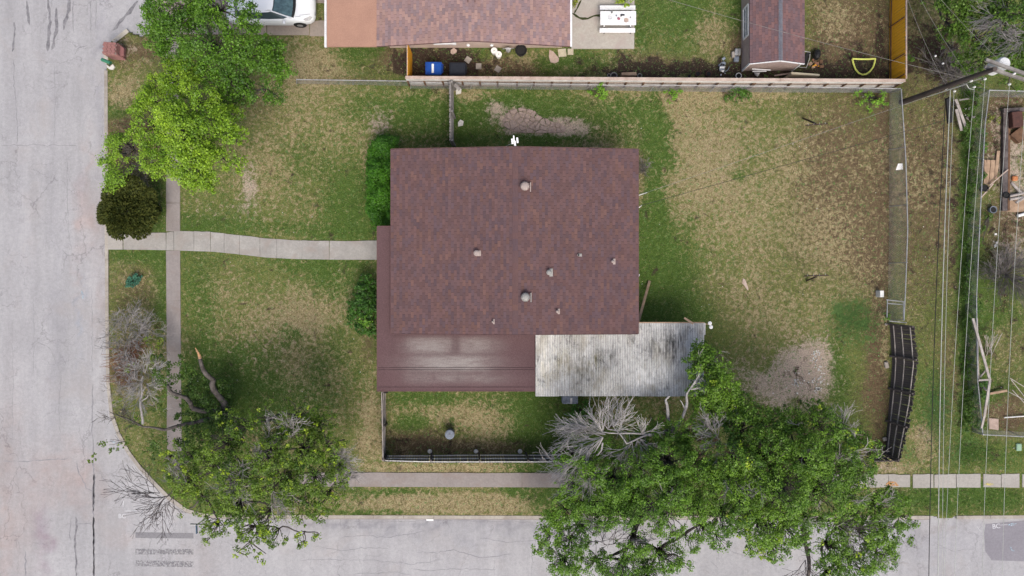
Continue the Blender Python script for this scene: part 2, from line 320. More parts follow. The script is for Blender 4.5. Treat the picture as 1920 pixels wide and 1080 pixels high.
# dry / green / brown / pale / weed patches: px, py, rx, ry, channel (0 straw 1 green 2 brown 3 pale soil 4 blue-green weed 5 dark soil), strength
PATCH = [
 (560, 220, 160, 80, 0, .16), (640, 300, 70, 90, 0, .15), (480, 335, 80, 70, 0, .28), (430, 400, 120, 35, 3, .28), (466, 340, 16, 40, 3, .7), (720, 235, 28, 30, 3, .55),
 (700, 205, 70, 30, 1, .35), (800, 215, 40, 60, 1, .7), (580, 430, 170, 18, 1, .55), (650, 385, 60, 50, 1, .5), (560, 290, 70, 60, 1, .3), (380, 420, 60, 25, 1, .35), (700, 320, 25, 60, 0, .5),
 (480, 200, 60, 40, 2, .35), (780, 175, 60, 10, 0, .4),
 (262, 95, 45, 40, 2, .8), (245, 95, 25, 25, 3, .35), (235, 180, 28, 28, 0, .6), (240, 170, 30, 20, 2, .35), (225, 210, 22, 20, 1, .6), (225, 245, 22, 20, 2, .4), (260, 280, 50, 60, 2, .9), (290, 380, 20, 60, 1, .7),
 (255, 480, 60, 14, 1, .6), (250, 545, 45, 55, 2, .45), (240, 520, 40, 30, 0, .3), (300, 570, 15, 80, 1, .7), (240, 690, 40, 60, 2, .8), (225, 690, 20, 40, 2, .5),
 (400, 545, 70, 60, 0, .22), (380, 600, 30, 120, 1, .4), (400, 500, 70, 20, 2, .2), (540, 620, 120, 50, 0, .34), (500, 650, 90, 45, 3, .26), (560, 670, 60, 35, 2, .35), (560, 700, 110, 40, 0, .3), (560, 590, 50, 60, 0, .3),
 (640, 520, 60, 40, 1, .55), (580, 490, 60, 18, 1, .6), (430, 720, 80, 70, 1, .8), (540, 630, 25, 20, 1, .6), (620, 690, 60, 60, 1, .25), (520, 760, 90, 40, 1, .5), (690, 650, 16, 60, 2, .5), (695, 800, 22, 70, 0, .5), (690, 830, 20, 40, 2, .4), (650, 560, 40, 40, 0, .35),
 (910, 790, 90, 40, 0, .75), (850, 770, 110, 30, 0, .35), (760, 790, 28, 30, 1, .8), (1010, 790, 60, 70, 1, .85), (800, 745, 60, 12, 1, .6), (770, 820, 55, 30, 2, .7), (880, 838, 160, 16, 2, .8), (820, 830, 40, 25, 5, .3), (900, 760, 60, 20, 1, .3), (745, 845, 25, 20, 5, .5),
 (880, 878, 160, 9, 0, .7), (1010, 878, 60, 12, 1, .6), (830, 945, 210, 16, 0, .85), (830, 945, 200, 22, 2, .3), (760, 922, 90, 8, 1, .7), (1010, 935, 60, 22, 1, .6), (950, 920, 20, 8, 1, .8), (700, 962, 80, 6, 1, .7), (700, 930, 60, 20, 1, .3),
 (1000, 205, 170, 35, 1, .95), (1120, 245, 90, 30, 1, .6), (870, 240, 30, 35, 1, .8), (1160, 200, 40, 30, 1, .55), (1105, 225, 30, 45, 0, .4), (1100, 210, 25, 50, 2, .35), (935, 200, 20, 14, 3, .7), (990, 228, 60, 24, 3, .9), (1060, 236, 34, 16, 3, .9), (1060, 240, 40, 14, 3, .5), (950, 225, 25, 30, 3, .5), (1000, 262, 70, 8, 1, .6), (880, 185, 30, 12, 0, .4),
 (1320, 250, 95, 70, 0, .32), (1400, 300, 140, 110, 0, .20), (1310, 330, 80, 60, 0, .20), (1300, 400, 60, 50, 0, .16), (1350, 290, 70, 60, 3, .18), (1420, 420, 110, 60, 0, .14), (1370, 180, 120, 12, 0, .5), (1330, 180, 60, 12, 2, .35),
 (1570, 290, 100, 130, 2, .8), (1560, 280, 120, 120, 0, .18), (1560, 430, 110, 110, 2, .55), (1560, 450, 110, 110, 0, .2), (1620, 500, 40, 60, 2, .45), (1400, 560, 130, 70, 2, .3), (1380, 520, 90, 60, 0, .22), (1480, 600, 90, 40, 0, .2),
 (1222, 420, 24, 150, 1, .85), (1220, 240, 26, 60, 1, .75), (1250, 470, 42, 60, 1, .65), (1250, 545, 56, 50, 1, .75), (1240, 300, 20, 60, 1, .5), (1290, 590, 40, 14, 1, .7), (1200, 290, 8, 70, 2, .5), (1385, 330, 14, 10, 1, .7),
 (1512, 692, 52, 60, 3, 1.1), (1430, 732, 60, 36, 3, .6), (1470, 720, 30, 16, 1, .35), (1370, 690, 40, 30, 3, .3), (1500, 692, 18, 24, 5, .35), (1570, 710, 16, 80, 1, .7), (1600, 600, 40, 36, 4, 1.0), (1570, 585, 30, 12, 4, .6), (1625, 625, 14, 30, 4, .6),
 (1655, 400, 14, 330, 2, .95), (1640, 680, 22, 110, 2, .95), (1600, 760, 40, 80, 2, .35), (1660, 650, 8, 60, 0, .5), (1640, 835, 40, 30, 2, .6),
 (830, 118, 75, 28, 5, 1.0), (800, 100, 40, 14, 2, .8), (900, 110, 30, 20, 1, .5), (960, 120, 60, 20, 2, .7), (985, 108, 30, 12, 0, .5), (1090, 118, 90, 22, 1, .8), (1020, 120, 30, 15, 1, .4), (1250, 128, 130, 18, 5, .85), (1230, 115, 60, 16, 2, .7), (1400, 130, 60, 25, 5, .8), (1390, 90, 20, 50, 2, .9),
 (650, 110, 110, 30, 1, .35), (590, 130, 50, 30, 0, .6), (560, 120, 50, 30, 2, .3), (720, 110, 60, 30, 2, .4), (690, 95, 60, 12, 1, .6), (740, 110, 30, 20, 2, .6), (640, 150, 120, 6, 2, .5),
 (1270, 30, 80, 60, 1, .55), (1340, 60, 35, 50, 2, .4), (1340, 50, 40, 40, 0, .5), (1380, 30, 14, 50, 1, .6), (1200, 60, 15, 40, 1, .6),
 (1590, 60, 80, 90, 2, .9), (1560, 30, 40, 40, 0, .5), (1600, 115, 60, 30, 5, .45), (1600, 60, 60, 50, 3, .18), (1540, 140, 90, 14, 5, .9), (1650, 70, 8, 80, 5, .7),
 (1740, 330, 60, 200, 2, .12), (1760, 300, 60, 260, 5, .30), (1700, 350, 14, 250, 2, .3), (1750, 400, 50, 250, 1, .3), (820, 120, 100, 30, 5, .75), (1280, 130, 150, 17, 5, .7), (960, 128, 90, 16, 2, .6), (1590, 110, 70, 40, 5, .3), (1880, 300, 60, 140, 2, .5), (1866, 250, 26, 80, 5, .4), (1890, 420, 50, 60, 5, .3), (1870, 560, 50, 90, 1, .4), (1880, 620, 60, 120, 5, .25), (1740, 100, 60, 60, 5, .65), (1730, 60, 60, 90, 2, .5), (1740, 300, 40, 160, 2, .6), (1740, 520, 50, 120, 2, .45), (1700, 130, 16, 10, 1, .6), (1780, 300, 30, 200, 2, .35), (1812, 330, 12, 200, 1, .9), (1805, 520, 12, 150, 1, .9), (1790, 500, 10, 300, 5, .35),
 (1750, 765, 22, 60, 4, .6), (1780, 700, 18, 90, 2, .4), (1725, 780, 12, 60, 1, .4), (1735, 815, 22, 30, 0, .9), (1735, 815, 18, 24, 3, .4), (1810, 770, 16, 90, 1, .9), (1820, 850, 40, 20, 4, .5), (1860, 850, 50, 24, 1, .4), (1770, 850, 30, 25, 2, .3), (1700, 850, 14, 20, 4, .5), (1760, 750, 30, 20, 4, .4),
 (1660, 876, 50, 10, 0, .9), (1640, 880, 60, 9, 3, .5), (1790, 935, 140, 20, 1, .95), (1640, 940, 30, 16, 2, .3), (1800, 935, 90, 18, 1, .3),
 (1885, 190, 40, 14, 2, .9), (1865, 215, 12, 25, 3, .3), (1865, 290, 22, 90, 3, .45), (1865, 250, 22, 60, 2, .8), (1905, 320, 22, 110, 3, .7), (1900, 420, 40, 50, 2, .6), (1890, 470, 40, 30, 3, .5), (1880, 530, 50, 60, 2, .4), (1870, 600, 50, 50, 1, .4), (1890, 650, 40, 60, 2, .3), (1880, 730, 30, 30, 1, .5), (1890, 780, 40, 36, 2, 1.0), (1890, 780, 30, 26, 3, .2), (1850, 745, 20, 20, 1, .6), (1840, 250, 8, 60, 1, .9), (1850, 690, 10, 60, 1, .8),
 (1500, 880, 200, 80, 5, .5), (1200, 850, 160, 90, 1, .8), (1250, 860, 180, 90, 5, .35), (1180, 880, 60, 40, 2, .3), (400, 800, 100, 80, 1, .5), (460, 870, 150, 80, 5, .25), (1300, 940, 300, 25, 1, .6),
]
def weights(px, py):
    """ground cover weights at photo-plan coordinates, from noise-edged patches"""
    wx = px+(fbm(px, py, 1/40, 1)-.5)*46+(fbm(px, py, 1/11, 4)-.5)*16
    wy = py+(fbm(px, py, 1/40, 2)-.5)*46+(fbm(px, py, 1/11, 5)-.5)*16
    W = [np.zeros(px.shape) for _ in range(6)]
    for (cx, cy, rx, ry, ch, s) in PATCH:
        sx = 1 if rx > 16 else 0; sy = 1 if ry > 16 else 0
        d2 = (((wx if sx else px+(wx-px)*.3)-cx)/rx)**2+(((wy if sy else py+(wy-py)*.3)-cy)/ry)**2
        m = d2 < 5
        W[ch][m] += s*np.exp(-d2[m]*.9)
    big = fbm(px, py, 1/150, 8)
    W[0] += np.clip(.20+(big-.5)*.8, 0, 1); W[2] += np.clip(.10+(fbm(px, py, 1/110, 21)-.5)*.5, 0, 1)
    W[1] += np.clip(.34+(.5-big)*.8, 0, 1)
    g = np.maximum(W[1]-.45, 0); W[0] = W[0]*np.clip(1-g*.95, .12, 1); W[2] = W[2]*np.clip(1-g*.7, .15, 1); W[3] = W[3]*np.clip(1-g*.5, .3, 1)
    W[4] = W[4]*np.clip((fbm(px, py, 1/8, 77, 3)-.42)*9, 0, 1.25)
    W[0] = np.minimum(W[0], .80)
    return [np.clip(w, 0, 1.15) for w in W]

def ground_material():
    t = NT('ground_cover')
    co = t.geo(); w1 = t.attr('W1').outputs['Color']; w2 = t.attr('W2').outputs['Color']
    s1 = t.n('ShaderNodeSeparateColor'); t.l(w1, s1.inputs[0]); s2 = t.n('ShaderNodeSeparateColor'); t.l(w2, s2.inputs[0])
    fine = t.noise(co, 4.6, 7, .78, .7); mid = t.noise(co, 1.7, 6, .70, .5); tiny = t.noise(co, 19, 5, .8); f2 = t.noise(t.geo((1, 1, 3)), 7.3, 5, .72, .8)
    def m(w, nz, gain=1.0, soft=.20):
        v = t.math('ADD', w, t.math('MULTIPLY', t.math('SUBTRACT', nz, .5), 3.4*gain))
        return t.ramp(v, [(0.5-soft, 0.0), (0.5+soft, 1.0)])
    base = t.ramp(mid, [(.3, (.078, .100, .028)), (.7, (.155, .168, .052))])
    c = t.mix(m(s1.outputs[1], f2), base, t.ramp(fine, [(.3, (.034, .062, .014)), (.55, (.064, .108, .022)), (.75, (.110, .155, .036))]))
    c = t.mix(m(s1.outputs[2], f2), c, t.ramp(fine, [(.3, (.070, .046, .028)), (.7, (.155, .112, .068))]))
    c = t.mix(m(s1.outputs[0], fine), c, t.ramp(f2, [(.34, (.105, .098, .040)), (.45, (.20, .162, .085)), (.6, (.38, .305, .185))]))
    c = t.mix(m(s2.outputs[0], fine, .7), c, t.ramp(f2, [(.3, (.25, .195, .15)), (.7, (.45, .365, .30))]))
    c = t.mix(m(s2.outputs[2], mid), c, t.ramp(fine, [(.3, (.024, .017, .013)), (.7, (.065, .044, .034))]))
    c = t.mix(m(s2.outputs[1], f2, 1.6), c, t.ramp(f2, [(.3, (.060, .108, .032)), (.7, (.10, .165, .052))]))
    c = t.mix(.85, c, t.ramp(tiny, [(.30, .36), (.5, 1.0), (.70, 1.85)]), 'MULTIPLY')
    g = t.n('ShaderNodeNewGeometry'); 
    t.bump(t.math('ADD', fine, tiny), .8, .04)
    t.done(c, .95); t.b.inputs['Specular IOR Level'].default_value = .08
    return t.m
M['ground'] = ground_material()
t = None
STEP = .115
gx = np.arange(-31, 31.01, STEP); gy = np.arange(-19, 19.01, STEP)
X, Y = np.meshgrid(gx, gy); PX = 960+X*PXM; PY = 540-Y*PXM
W = weights(PX, PY); inside = inpoly(PX, PY, LAWN)
Z = np.where(inside, (fbm(X, Y, 1.3, 3)-.5)*.05+(fbm(X, Y, 6, 5)-.5)*.02, -.34)
nx_, ny_ = len(gx), len(gy); idx = np.arange(nx_*ny_).reshape(ny_, nx_)
F = np.stack([idx[:-1, :-1], idx[:-1, 1:], idx[1:, 1:], idx[1:, :-1]], -1).reshape(-1, 4)
fi = inside.ravel()[F].any(1); F = F[fi]
V = np.stack([X, Y, Z], -1).reshape(-1, 3)
me = np_mesh('lawn', V, F, mat=M['ground'], smooth=True, extra=[('W1', np.stack(W[:3], -1).reshape(-1, 3)), ('W2', np.stack([W[3], W[4], W[5]], -1).reshape(-1, 3))])
link('lawn', me, kind='structure')
mb = MB(); 
mb.add([(-400, -400, -.36), (400, -400, -.36), (400, 400, -.36), (-400, 400, -.36)], [(0, 1, 2, 3)])
M['earth'] = simple('far_grass', (.10, .11, .045), (.07, .08, .03), .3, .95, kind='geo', fine=12)
mb.build('terrain', M['earth'], kind='structure')
mb = MB()  # lawn beyond the finely built part
def sheet(mb, x0, y0, x1, y1, z): mb.add([(x0, y0, z), (x1, y0, z), (x1, y1, z), (x0, y1, z)], [(0, 1, 2, 3)])
sheet(mb, -18, 18.9, 120, 120, -.03); sheet(mb, 30.9, -11.89, 120, 18.9, -.03); sheet(mb, -120, -60, -28.5, 120, -.03) if False else None
mb.build('far_lawn', M['earth'], kind='structure')

# ---------------------------------------------------------------- grass blades
NB = 300000
bx = RNG.uniform(-27.6, 27.6, NB); by = RNG.uniform(-15.6, 15.6, NB)
bpx, bpy_ = 960+bx*PXM, 540-by*PXM
HARD = [[(203, 438), (712, 450), (712, 487), (500, 480), (420, 470), (199, 469)], [(312, 60), (338, 60), (341, 830), (314, 830)], [(560, 886), (1060, 886), (1060, 914), (560, 914)],
        [(1590, 888), (2100, 888), (2100, 915), (1590, 915)], [(1068, -80), (1192, -80), (1192, 94), (1068, 94)], [(280, -60), (625, -60), (625, 66), (280, 66)], [(620, -200), (1070, -200), (1070, 84), (620, 84)],
        [(735, 300), (1195, 300), (1195, 620), (735, 620)], [(712, 440), (1190, 440), (1190, 730), (712, 730)], [(1010, 620), (1310, 620), (1310, 735), (1010, 735)], [(1400, -80), (1500, -80), (1500, 125), (1400, 125)], [(942, 204), (1000, 206), (1060, 240), (1060, 250), (945, 246)]]
keep = inpoly(bpx, bpy_, LAWN)
jx, jy = bpx+RNG.normal(0, 1.6, NB), bpy_+RNG.normal(0, 1.6, NB)
for h in HARD: keep &= ~inpoly(jx, jy, h)
Wb = weights(bpx, bpy_)
bare = np.clip(Wb[3]*.9+Wb[5]*.8+Wb[2]*.45-Wb[1]*.5, 0, .9)
clump = fbm(bx, by, 3.2, 31); keep &= RNG.random(NB) > bare; keep &= RNG.random(NB) < np.clip((clump-.25)*2.6, .12, 1)
bx, by = bx[keep], by[keep]; Wb = [w[keep] for w in Wb]; n = len(bx)
ang = RNG.uniform(0, 2*math.pi, n); hh = RNG.uniform(.02, .06, n)*(1+.7*Wb[1]); lean = RNG.uniform(.02, .07, n); ww = RNG.uniform(.006, .014, n)
lx, ly = np.cos(ang), np.sin(ang); pxv, pyv = -ly*ww, lx*ww
v = np.empty((n, 3, 3)); v[:, 0] = np.stack([bx-pxv, by-pyv, np.zeros(n)-.01], -1); v[:, 1] = np.stack([bx+pxv, by+pyv, np.zeros(n)-.01], -1); v[:, 2] = np.stack([bx+lx*lean, by+ly*lean, hh+.01], -1)
def pal(a, b): k = RNG.random(n)[:, None]; return np.array(a)*k+np.array(b)*(1-k)
cg = pal((.05, .10, .014), (.135, .17, .03)); cs = pal((.40, .325, .19), (.24, .185, .10)); cb = pal((.13, .095, .055), (.09, .085, .04)); cw = pal((.05, .11, .04), (.08, .16, .06))
q = RNG.random(n); ps = Wb[0]*.72+.14+(fbm(bx, by, 3.6, 33, 4)-.5)*3.6-(fbm(bx, by, .7, 36)-.5)*.4; c = np.where((q < ps)[:, None], cs, cg)
c = np.where((RNG.random(n) < Wb[2]*.7)[:, None], cb, c); c = np.where((RNG.random(n) < Wb[4])[:, None], cw, c)
c = c*(RNG.uniform(.7, 1.3, n)*(1+(fbm(bx, by, 5.5, 39, 3)-.5)*1.6))[:, None]
M['blade'] = vcol('grass_blades', .8, 0, 0, 0, .15, 0, .1)
me = np_mesh('grass', v.reshape(-1, 3), np.arange(n*3).reshape(-1, 3), np.repeat(c, 3, 0), M['blade'])
link('grass', me, kind='stuff', label='short patchy grass growing all over the yards and verges', category='grass')

# ---------------------------------------------------------------- roads
def road_material():
    t = NT('worn_pale_asphalt'); co = t.geo(); st = t.geo((1, .12, 1)); A = t.attr('Col').outputs['Color']
    n1 = t.noise(co, .22, 5, .6); n2 = t.noise(st, 1.2, 5, .65, .3); n3 = t.noise(co, 6, 5, .75); n4 = t.noise(co, 45, 3, .7)
    c = t.ramp(n1, [(.3, (.305, .300, .308)), (.7, (.362, .356, .362))])
    c = t.mix(.6, c, t.ramp(n2, [(.3, .80), (.7, 1.14)]), 'MULTIPLY')
    c = t.mix(.6, c, t.ramp(n3, [(.3, .80), (.7, 1.14)]), 'MULTIPLY')
    c = t.mix(.7, c, t.ramp(n4, [(.25, .70), (.75, 1.25)]), 'MULTIPLY')
    c = t.mix(t.ramp(t.noise(co, .5, 5, .6, .5), [(.54, 0.0), (.74, .4)]), c, (.31, .28, .265))
    for (stretch, sc, seed, lim) in (((1, .45, 1), .55, 0, (.46, .60)), ((.45, 1, 1), .9, 40, (.50, .64))):
        wv = t.n('ShaderNodeTexVoronoi', feature='DISTANCE_TO_EDGE'); wv.inputs['Scale'].default_value = sc
        nz = t.n('ShaderNodeTexNoise'); nz.inputs['Scale'].default_value = 1.1; nz.inputs['Detail'].default_value = 7; nz.inputs['Roughness'].default_value = .62
        mp = t.geo(stretch); t.l(co, nz.inputs['Vector'])
        ad = t.n('ShaderNodeMixRGB', blend_type='ADD'); ad.inputs[0].default_value = 1.0; t.l(mp, ad.inputs[1]); t.l(nz.outputs['Color'], ad.inputs[2])
        t.l(ad.outputs[0], wv.inputs['Vector'])
        line = t.ramp(wv.outputs['Distance'], [(.0, 1.0), (.006, .7), (.013, 0.0)])
        msk = t.ramp(t.noise(co, .28+seed*.002, 4, .6), [(lim[0], 0.0), (lim[1], .55)])
        c = t.mix(t.math('MULTIPLY', line, msk), c, (.13, .12, .13))
    c = t.mix(1.0, c, A, 'MULTIPLY')
    t.bump(n4, .35, .01); return t.done(c, .92)
M['road'] = road_material()
def paint(PXr, PYr, feats, noise=.5):
    """tone and stain map: each feature (cx, cy, rx, ry, rgb multiplier, strength)"""
    wx = PXr+(fbm(PXr, PYr, 1/25, 41)-.5)*50; wy = PYr+(fbm(PXr, PYr, 1/25, 42)-.5)*90
    c = np.ones(PXr.shape+(3,))
    for (cx, cy, rx, ry, rgb, s) in feats:
        d2 = ((wx-cx)/rx)**2+((wy-cy)/ry)**2
        a = (s*np.exp(-d2)*(1-noise+2*noise*vnoise(PXr, PYr, 1/9, 50)))[..., None]; a = np.clip(a, 0, 1)
        c = c*(1-a)+np.array(rgb)*c*a
    return c
RED = (.99, .87, .82); DRK = (.62, .60, .62); LGT = (1.14, 1.13, 1.12); BR = (.72, .64, .58)
gx = np.arange(-40, 40.01, .14); gy = np.arange(-30, 24.01, .14)
X, Y = np.meshgrid(gx, gy); PX = 960+X*PXM; PY = 540-Y*PXM
rf = [(60, 700, 8, 500, (.90, .90, .91), .5), (150, 700, 8, 400, (.91, .91, .92), .45), (35, 420, 10, 14, (.7, .69, .7), .5), (90, 620, 9, 12, (.75, .74, .74), .5), (560, 1045, 14, 8, (.72, .71, .71), .5), (900, 1030, 16, 9, (.78, .77, .77), .5), (720, 1060, 10, 6, (.7, .7, .7), .5), (186, 700, 5, 200, (.80, .78, .76), .5), (240, 870, 14, 20, (.82, .8, .77), .5), (165, 410, 22, 60, RED, .8), (150, 380, 12, 40, RED, .6), (185, 560, 16, 60, RED, .5), (10, 980, 26, 220, RED, .75), (60, 960, 30, 120, RED, .5), (115, 890, 45, 50, RED, .8), (160, 920, 30, 40, RED, .6),
      (80, 1010, 14, 50, (.78, .70, .78), .8), (165, 300, 6, 60, RED, .5), (140, 520, 6, 40, RED, .5), (230, 1010, 30, 20, RED, .4), (200, 480, 16, 300, LGT, .35), (60, 500, 30, 400, LGT, .25), (100, 400, 12, 400, (.93, .93, .95), .5),
      (160, 560, 10, 60, LGT, .5), (152, 430, 5, 50, LGT, .7), (150, 350, 14, 40, (.85, .84, .88), .5), (780, 985, 400, 9, (.74, .74, .77), .85), (1000, 1000, 250, 18, (.85, .85, .88), .6), (560, 985, 120, 10, (.85, .84, .86), .6),
      (700, 1030, 300, 16, LGT, .35), (800, 1060, 300, 14, LGT, .3), (380, 1060, 40, 30, RED, .3), (190, 200, 6, 300, (.86, .86, .90), .7), (190, 420, 4, 60, (.8, .8, .84), .6), (1780, 975, 60, 10, BR, .5), (230, 60, 60, 60, (.92, .92, .94), .4),
      (1780, 1020, 100, 40, (.90, .90, .93), .6), (195, 95, 10, 20, (.6, .6, .63), .8), (205, 70, 10, 20, (.65, .63, .64), .7), (108, 680, 10, 120, (.93, .93, .95), .6), (30, 300, 12, 400, (.94, .94, .95), .5), (145, 590, 4, 60, (.85, .95, 1.08), .5)]
rc = paint(PX, PY, rf, .35)
idx = np.arange(X.size).reshape(X.shape); F = np.stack([idx[:-1, :-1], idx[:-1, 1:], idx[1:, 1:], idx[1:, :-1]], -1).reshape(-1, 4)
ins = inpoly(PX, PY, LAWN).ravel()[F].all(1); F = F[~ins]
used = np.unique(F); remap = np.full(X.size, -1); remap[used] = np.arange(len(used))
V = np.stack([X, Y, np.full(X.shape, -.12)], -1).reshape(-1, 3)[used]
link('road', np_mesh('road', V, remap[F], rc.reshape(-1, 3)[used], M['road']), kind='structure')

roadroot = bpy.data.objects['road']
M['crack'] = simple('fine_road_crack', (.19, .185, .20), (.27, .26, .275), 5, .8, bump=.1, kind='geo', fine=20)
M['tar'] = simple('tar_crack_sealer', (.13, .125, .135), (.24, .235, .245), 5, .8, bump=.1, kind='geo', fine=20)
def strip(name, pts, w, z, mat, parent=None, jit=0.0, seg=6):
    """a flat irregular ribbon lying on the ground"""
    ps = [P(*p) for p in pts]; dense = []
    for a, b in zip(ps[:-1], ps[1:]):
        m = max(1, int((b-a).length*seg))
        for i in range(m): dense.append(a.lerp(b, i/m))
    dense.append(ps[-1]); vs = []; fs = []
    for i, p in enumerate(dense):
        d = (dense[min(i+1, len(dense)-1)]-dense[max(i-1, 0)]).normalized(); nn = Vector((-d.y, d.x, 0))
        j = nn*R.gauss(0, jit); k = w*.5*(1+R.uniform(-.4, .4)*(jit > 0))*(.25 if jit > 0 and i in (0, len(dense)-1) else 1)
        for s in (-1, 1): q = p+j+nn*k*s; vs.append((q.x, q.y, z))
        if i: fs.append((2*i-2, 2*i-1, 2*i+1, 2*i))
    b = MB(); b.add(vs, fs); return b.build(name, mat, parent)
for pts, w in [([(87, -5), (92, 40), (88, 75), (86, 95)], .16), ([(103, 12), (104, 50), (98, 80), (94, 92)], .14), ([(128, -5), (127, 18), (121, 38), (118, 55)], .15), ([(47, 0), (50, 30), (52, 45)], .12), ([(25, 40), (24, 70), (21, 96)], .09), ([(135, 0), (134, 25), (135, 60)], .06),
               ([(256, 0), (240, 22), (220, 42), (209, 56)], .16), ([(167, 0), (168, 60)], .04), ([(178, 0), (177, 52)], .04), ([(23, 110), (24, 160), (29, 220), (30, 268)], .035), ([(141, 92), (148, 87), (162, 85)], .06),
               ([(172, 720), (171, 800), (173, 880), (174, 930), (172, 985), (174, 1085)], .06), ([(174, 890), (173, 930), (172, 960)], .11), ([(172, 970), (174, 1030), (174, 1085)], .10), ([(141, 970), (139, 1020), (141, 1085)], .09), ([(131, 972), (129, 990), (130, 1015)], .05), ([(142, 983), (158, 983), (172, 981)], .05),
               ([(141, 866), (146, 890), (160, 915), (172, 925)], .05), ([(30, 867), (80, 864), (125, 861)], .04), ([(2, 865), (20, 868)], .05), ([(45, 1035), (46, 1085)], .06), ([(170, 540), (171, 640), (170, 700)], .025), ([(114, 470), (124, 478), (118, 490)], .04), ([(124, 300), (123, 360), (126, 430), (132, 470)], .025), ([(0, 272), (60, 271), (125, 272), (141, 272), (141, 282)], .03),
               ([(62, 640), (90, 652), (112, 700), (108, 760), (110, 830)], .022), ([(640, 1009), (680, 1005), (720, 1009), (770, 1003), (800, 995)], .03), ([(590, 1026), (640, 1034), (690, 1028), (730, 1030)], .025), ([(780, 1036), (820, 1038), (850, 1032), (900, 1048), (960, 1040)], .035), ([(560, 1052), (620, 1050), (700, 1052), (770, 1060), (830, 1050)], .02), ([(770, 1068), (800, 1072), (850, 1068), (930, 1070)], .03),
               ([(806, 1040), (806, 1062)], .02), ([(540, 985), (541, 1000), (538, 1012)], .04), ([(555, 985), (556, 1002)], .03), ([(650, 978), (720, 980), (820, 977), (1030, 982)], .02), ([(183, 885), (194, 900), (204, 912)], .03), ([(1005, 1030), (1060, 1028), (1130, 1036)], .02), ([(900, 1010), (950, 1018), (1010, 1014)], .02), ([(660, 1078), (740, 1074), (770, 1080)], .02),
               ([(1330, 1050), (1350, 1070)], .02), ([(1360, 1030), (1400, 1045), (1440, 1050)], .02), ([(1755, 1020), (1790, 1035), (1830, 1030)], .02), ([(100, 120), (101, 200), (99, 260)], .02), ([(60, 560), (62, 620), (60, 700)], .018), ([(20, 600), (22, 700), (20, 830)], .018), ([(191, 200), (191, 260)], .02)]:
    strip('crack_seal' if w > .08 else 'road_crack', pts, w*(1 if w > .08 else .9), -.116, M['tar' if w > .08 else 'crack'], roadroot, .02)
def worn_mat(name, c, lo, hi):
    t = NT(name); n1 = t.noise(t.geo(), 11, 5, .8); f = t.ramp(n1, [(lo, 0.0), (hi, 1.0)])
    tr = t.n('ShaderNodeBsdfTransparent'); ms = t.n('ShaderNodeMixShader'); t.done(c, .9)
    t.l(f, ms.inputs[0]); t.l(tr.outputs[0], ms.inputs[1]); t.l(t.b.outputs[0], ms.inputs[2]); t.l(ms.outputs[0], t.out.inputs[0]); return t.m
M['bar'] = simple('dark_crossing_bar', (.215, .21, .22), (.17, .165, .175), 4, .9, kind='geo')
M['barworn'] = worn_mat('worn_crossing_bar', (.185, .18, .19), .47, .57)
def flat(name, poly, z, mat, parent): b = MB(); b.add([(P(*p).x, P(*p).y, z) for p in poly], [tuple(range(len(poly)))]); return b.build(name, mat, parent)
M['bar'] = worn_mat('scuffed_crossing_bar', (.20, .195, .205), .24, .46)
flat('crossing_bar', [(252, 1010), (361, 1011), (361, 1001), (252, 999)], -.115, M['bar'], roadroot)
flat('crossing_bar', [(252, 1041), (361, 1041), (361, 1031), (252, 1030)], -.115, M['barworn'], roadroot)
flat('crossing_bar', [(252, 1063), (361, 1065), (361, 1054), (252, 1052)], -.115, M['barworn'], roadroot)
M['patch'] = concrete('dark_asphalt_patch', (.235, .225, .245), (.20, .19, .21))
flat('asphalt_patch', [(1851, 984), (1925, 977), (2100, 977), (2100, 1060), (1862, 1052), (1850, 1035), (1848, 1000)], -.115, M['patch'], roadroot)
# painted survey marks
def text(name, body, px, py, size, z, mat, parent=None, rz=0.0, ext=.002, label=None):
    cu = bpy.data.curves.new(name, 'FONT'); cu.body = body; cu.size = size; cu.extrude = ext; cu.align_x = 'CENTER'; cu.align_y = 'CENTER'; cu.materials.append(mat)
    o = bpy.data.objects.new(name, cu); COL.objects.link(o); p = P(px, py, z); o.location = p-(wloc(parent) if parent else Vector((0, 0, 0))); o.rotation_euler = (0, 0, rz); o.parent = parent; return o
strip('survey_mark', [(229, 934), (229, 952)], .035, -.113, M['mark'], roadroot, .004); strip('survey_mark', [(225, 938), (229, 932), (233, 938)], .03, -.113, M['mark'], roadroot, .004)
strip('survey_mark', [(231, 959), (264, 959)], .03, -.113, M['mark'], roadroot, .004); strip('survey_mark', [(260, 955), (267, 960), (260, 964), (264, 952)], .03, -.113, M['mark'], roadroot, .004)
text('survey_lettering', 'BC', 229, 968, .32, -.113, M['mark'], roadroot); text('survey_lettering', 'BC', 1868, 987, .34, -.108, M['mark'], roadroot, .1)
strip('survey_mark', [(1876, 986), (1892, 985)], .03, -.108, M['mark'], roadroot, .004); strip('survey_mark', [(1834, 988), (1841, 997)], .05, -.113, M['mark'], roadroot, .004)
M['bluemark'] = worn_mat('faded_blue_paint', (.40, .52, .60), .46, .6)
strip('survey_mark', [(1893, 984), (1908, 983)], .2, -.107, M['bluemark'], roadroot, .03); strip('survey_mark', [(1896, 1028), (1902, 1036)], .35, -.107, M['bluemark'], roadroot, .03)
strip('survey_mark', [(205, 826), (214, 832)], .3, -.112, M['bluemark'], roadroot, .03); strip('survey_mark', [(150, 545), (153, 560)], .15, -.112, M['bluemark'], roadroot, .03)

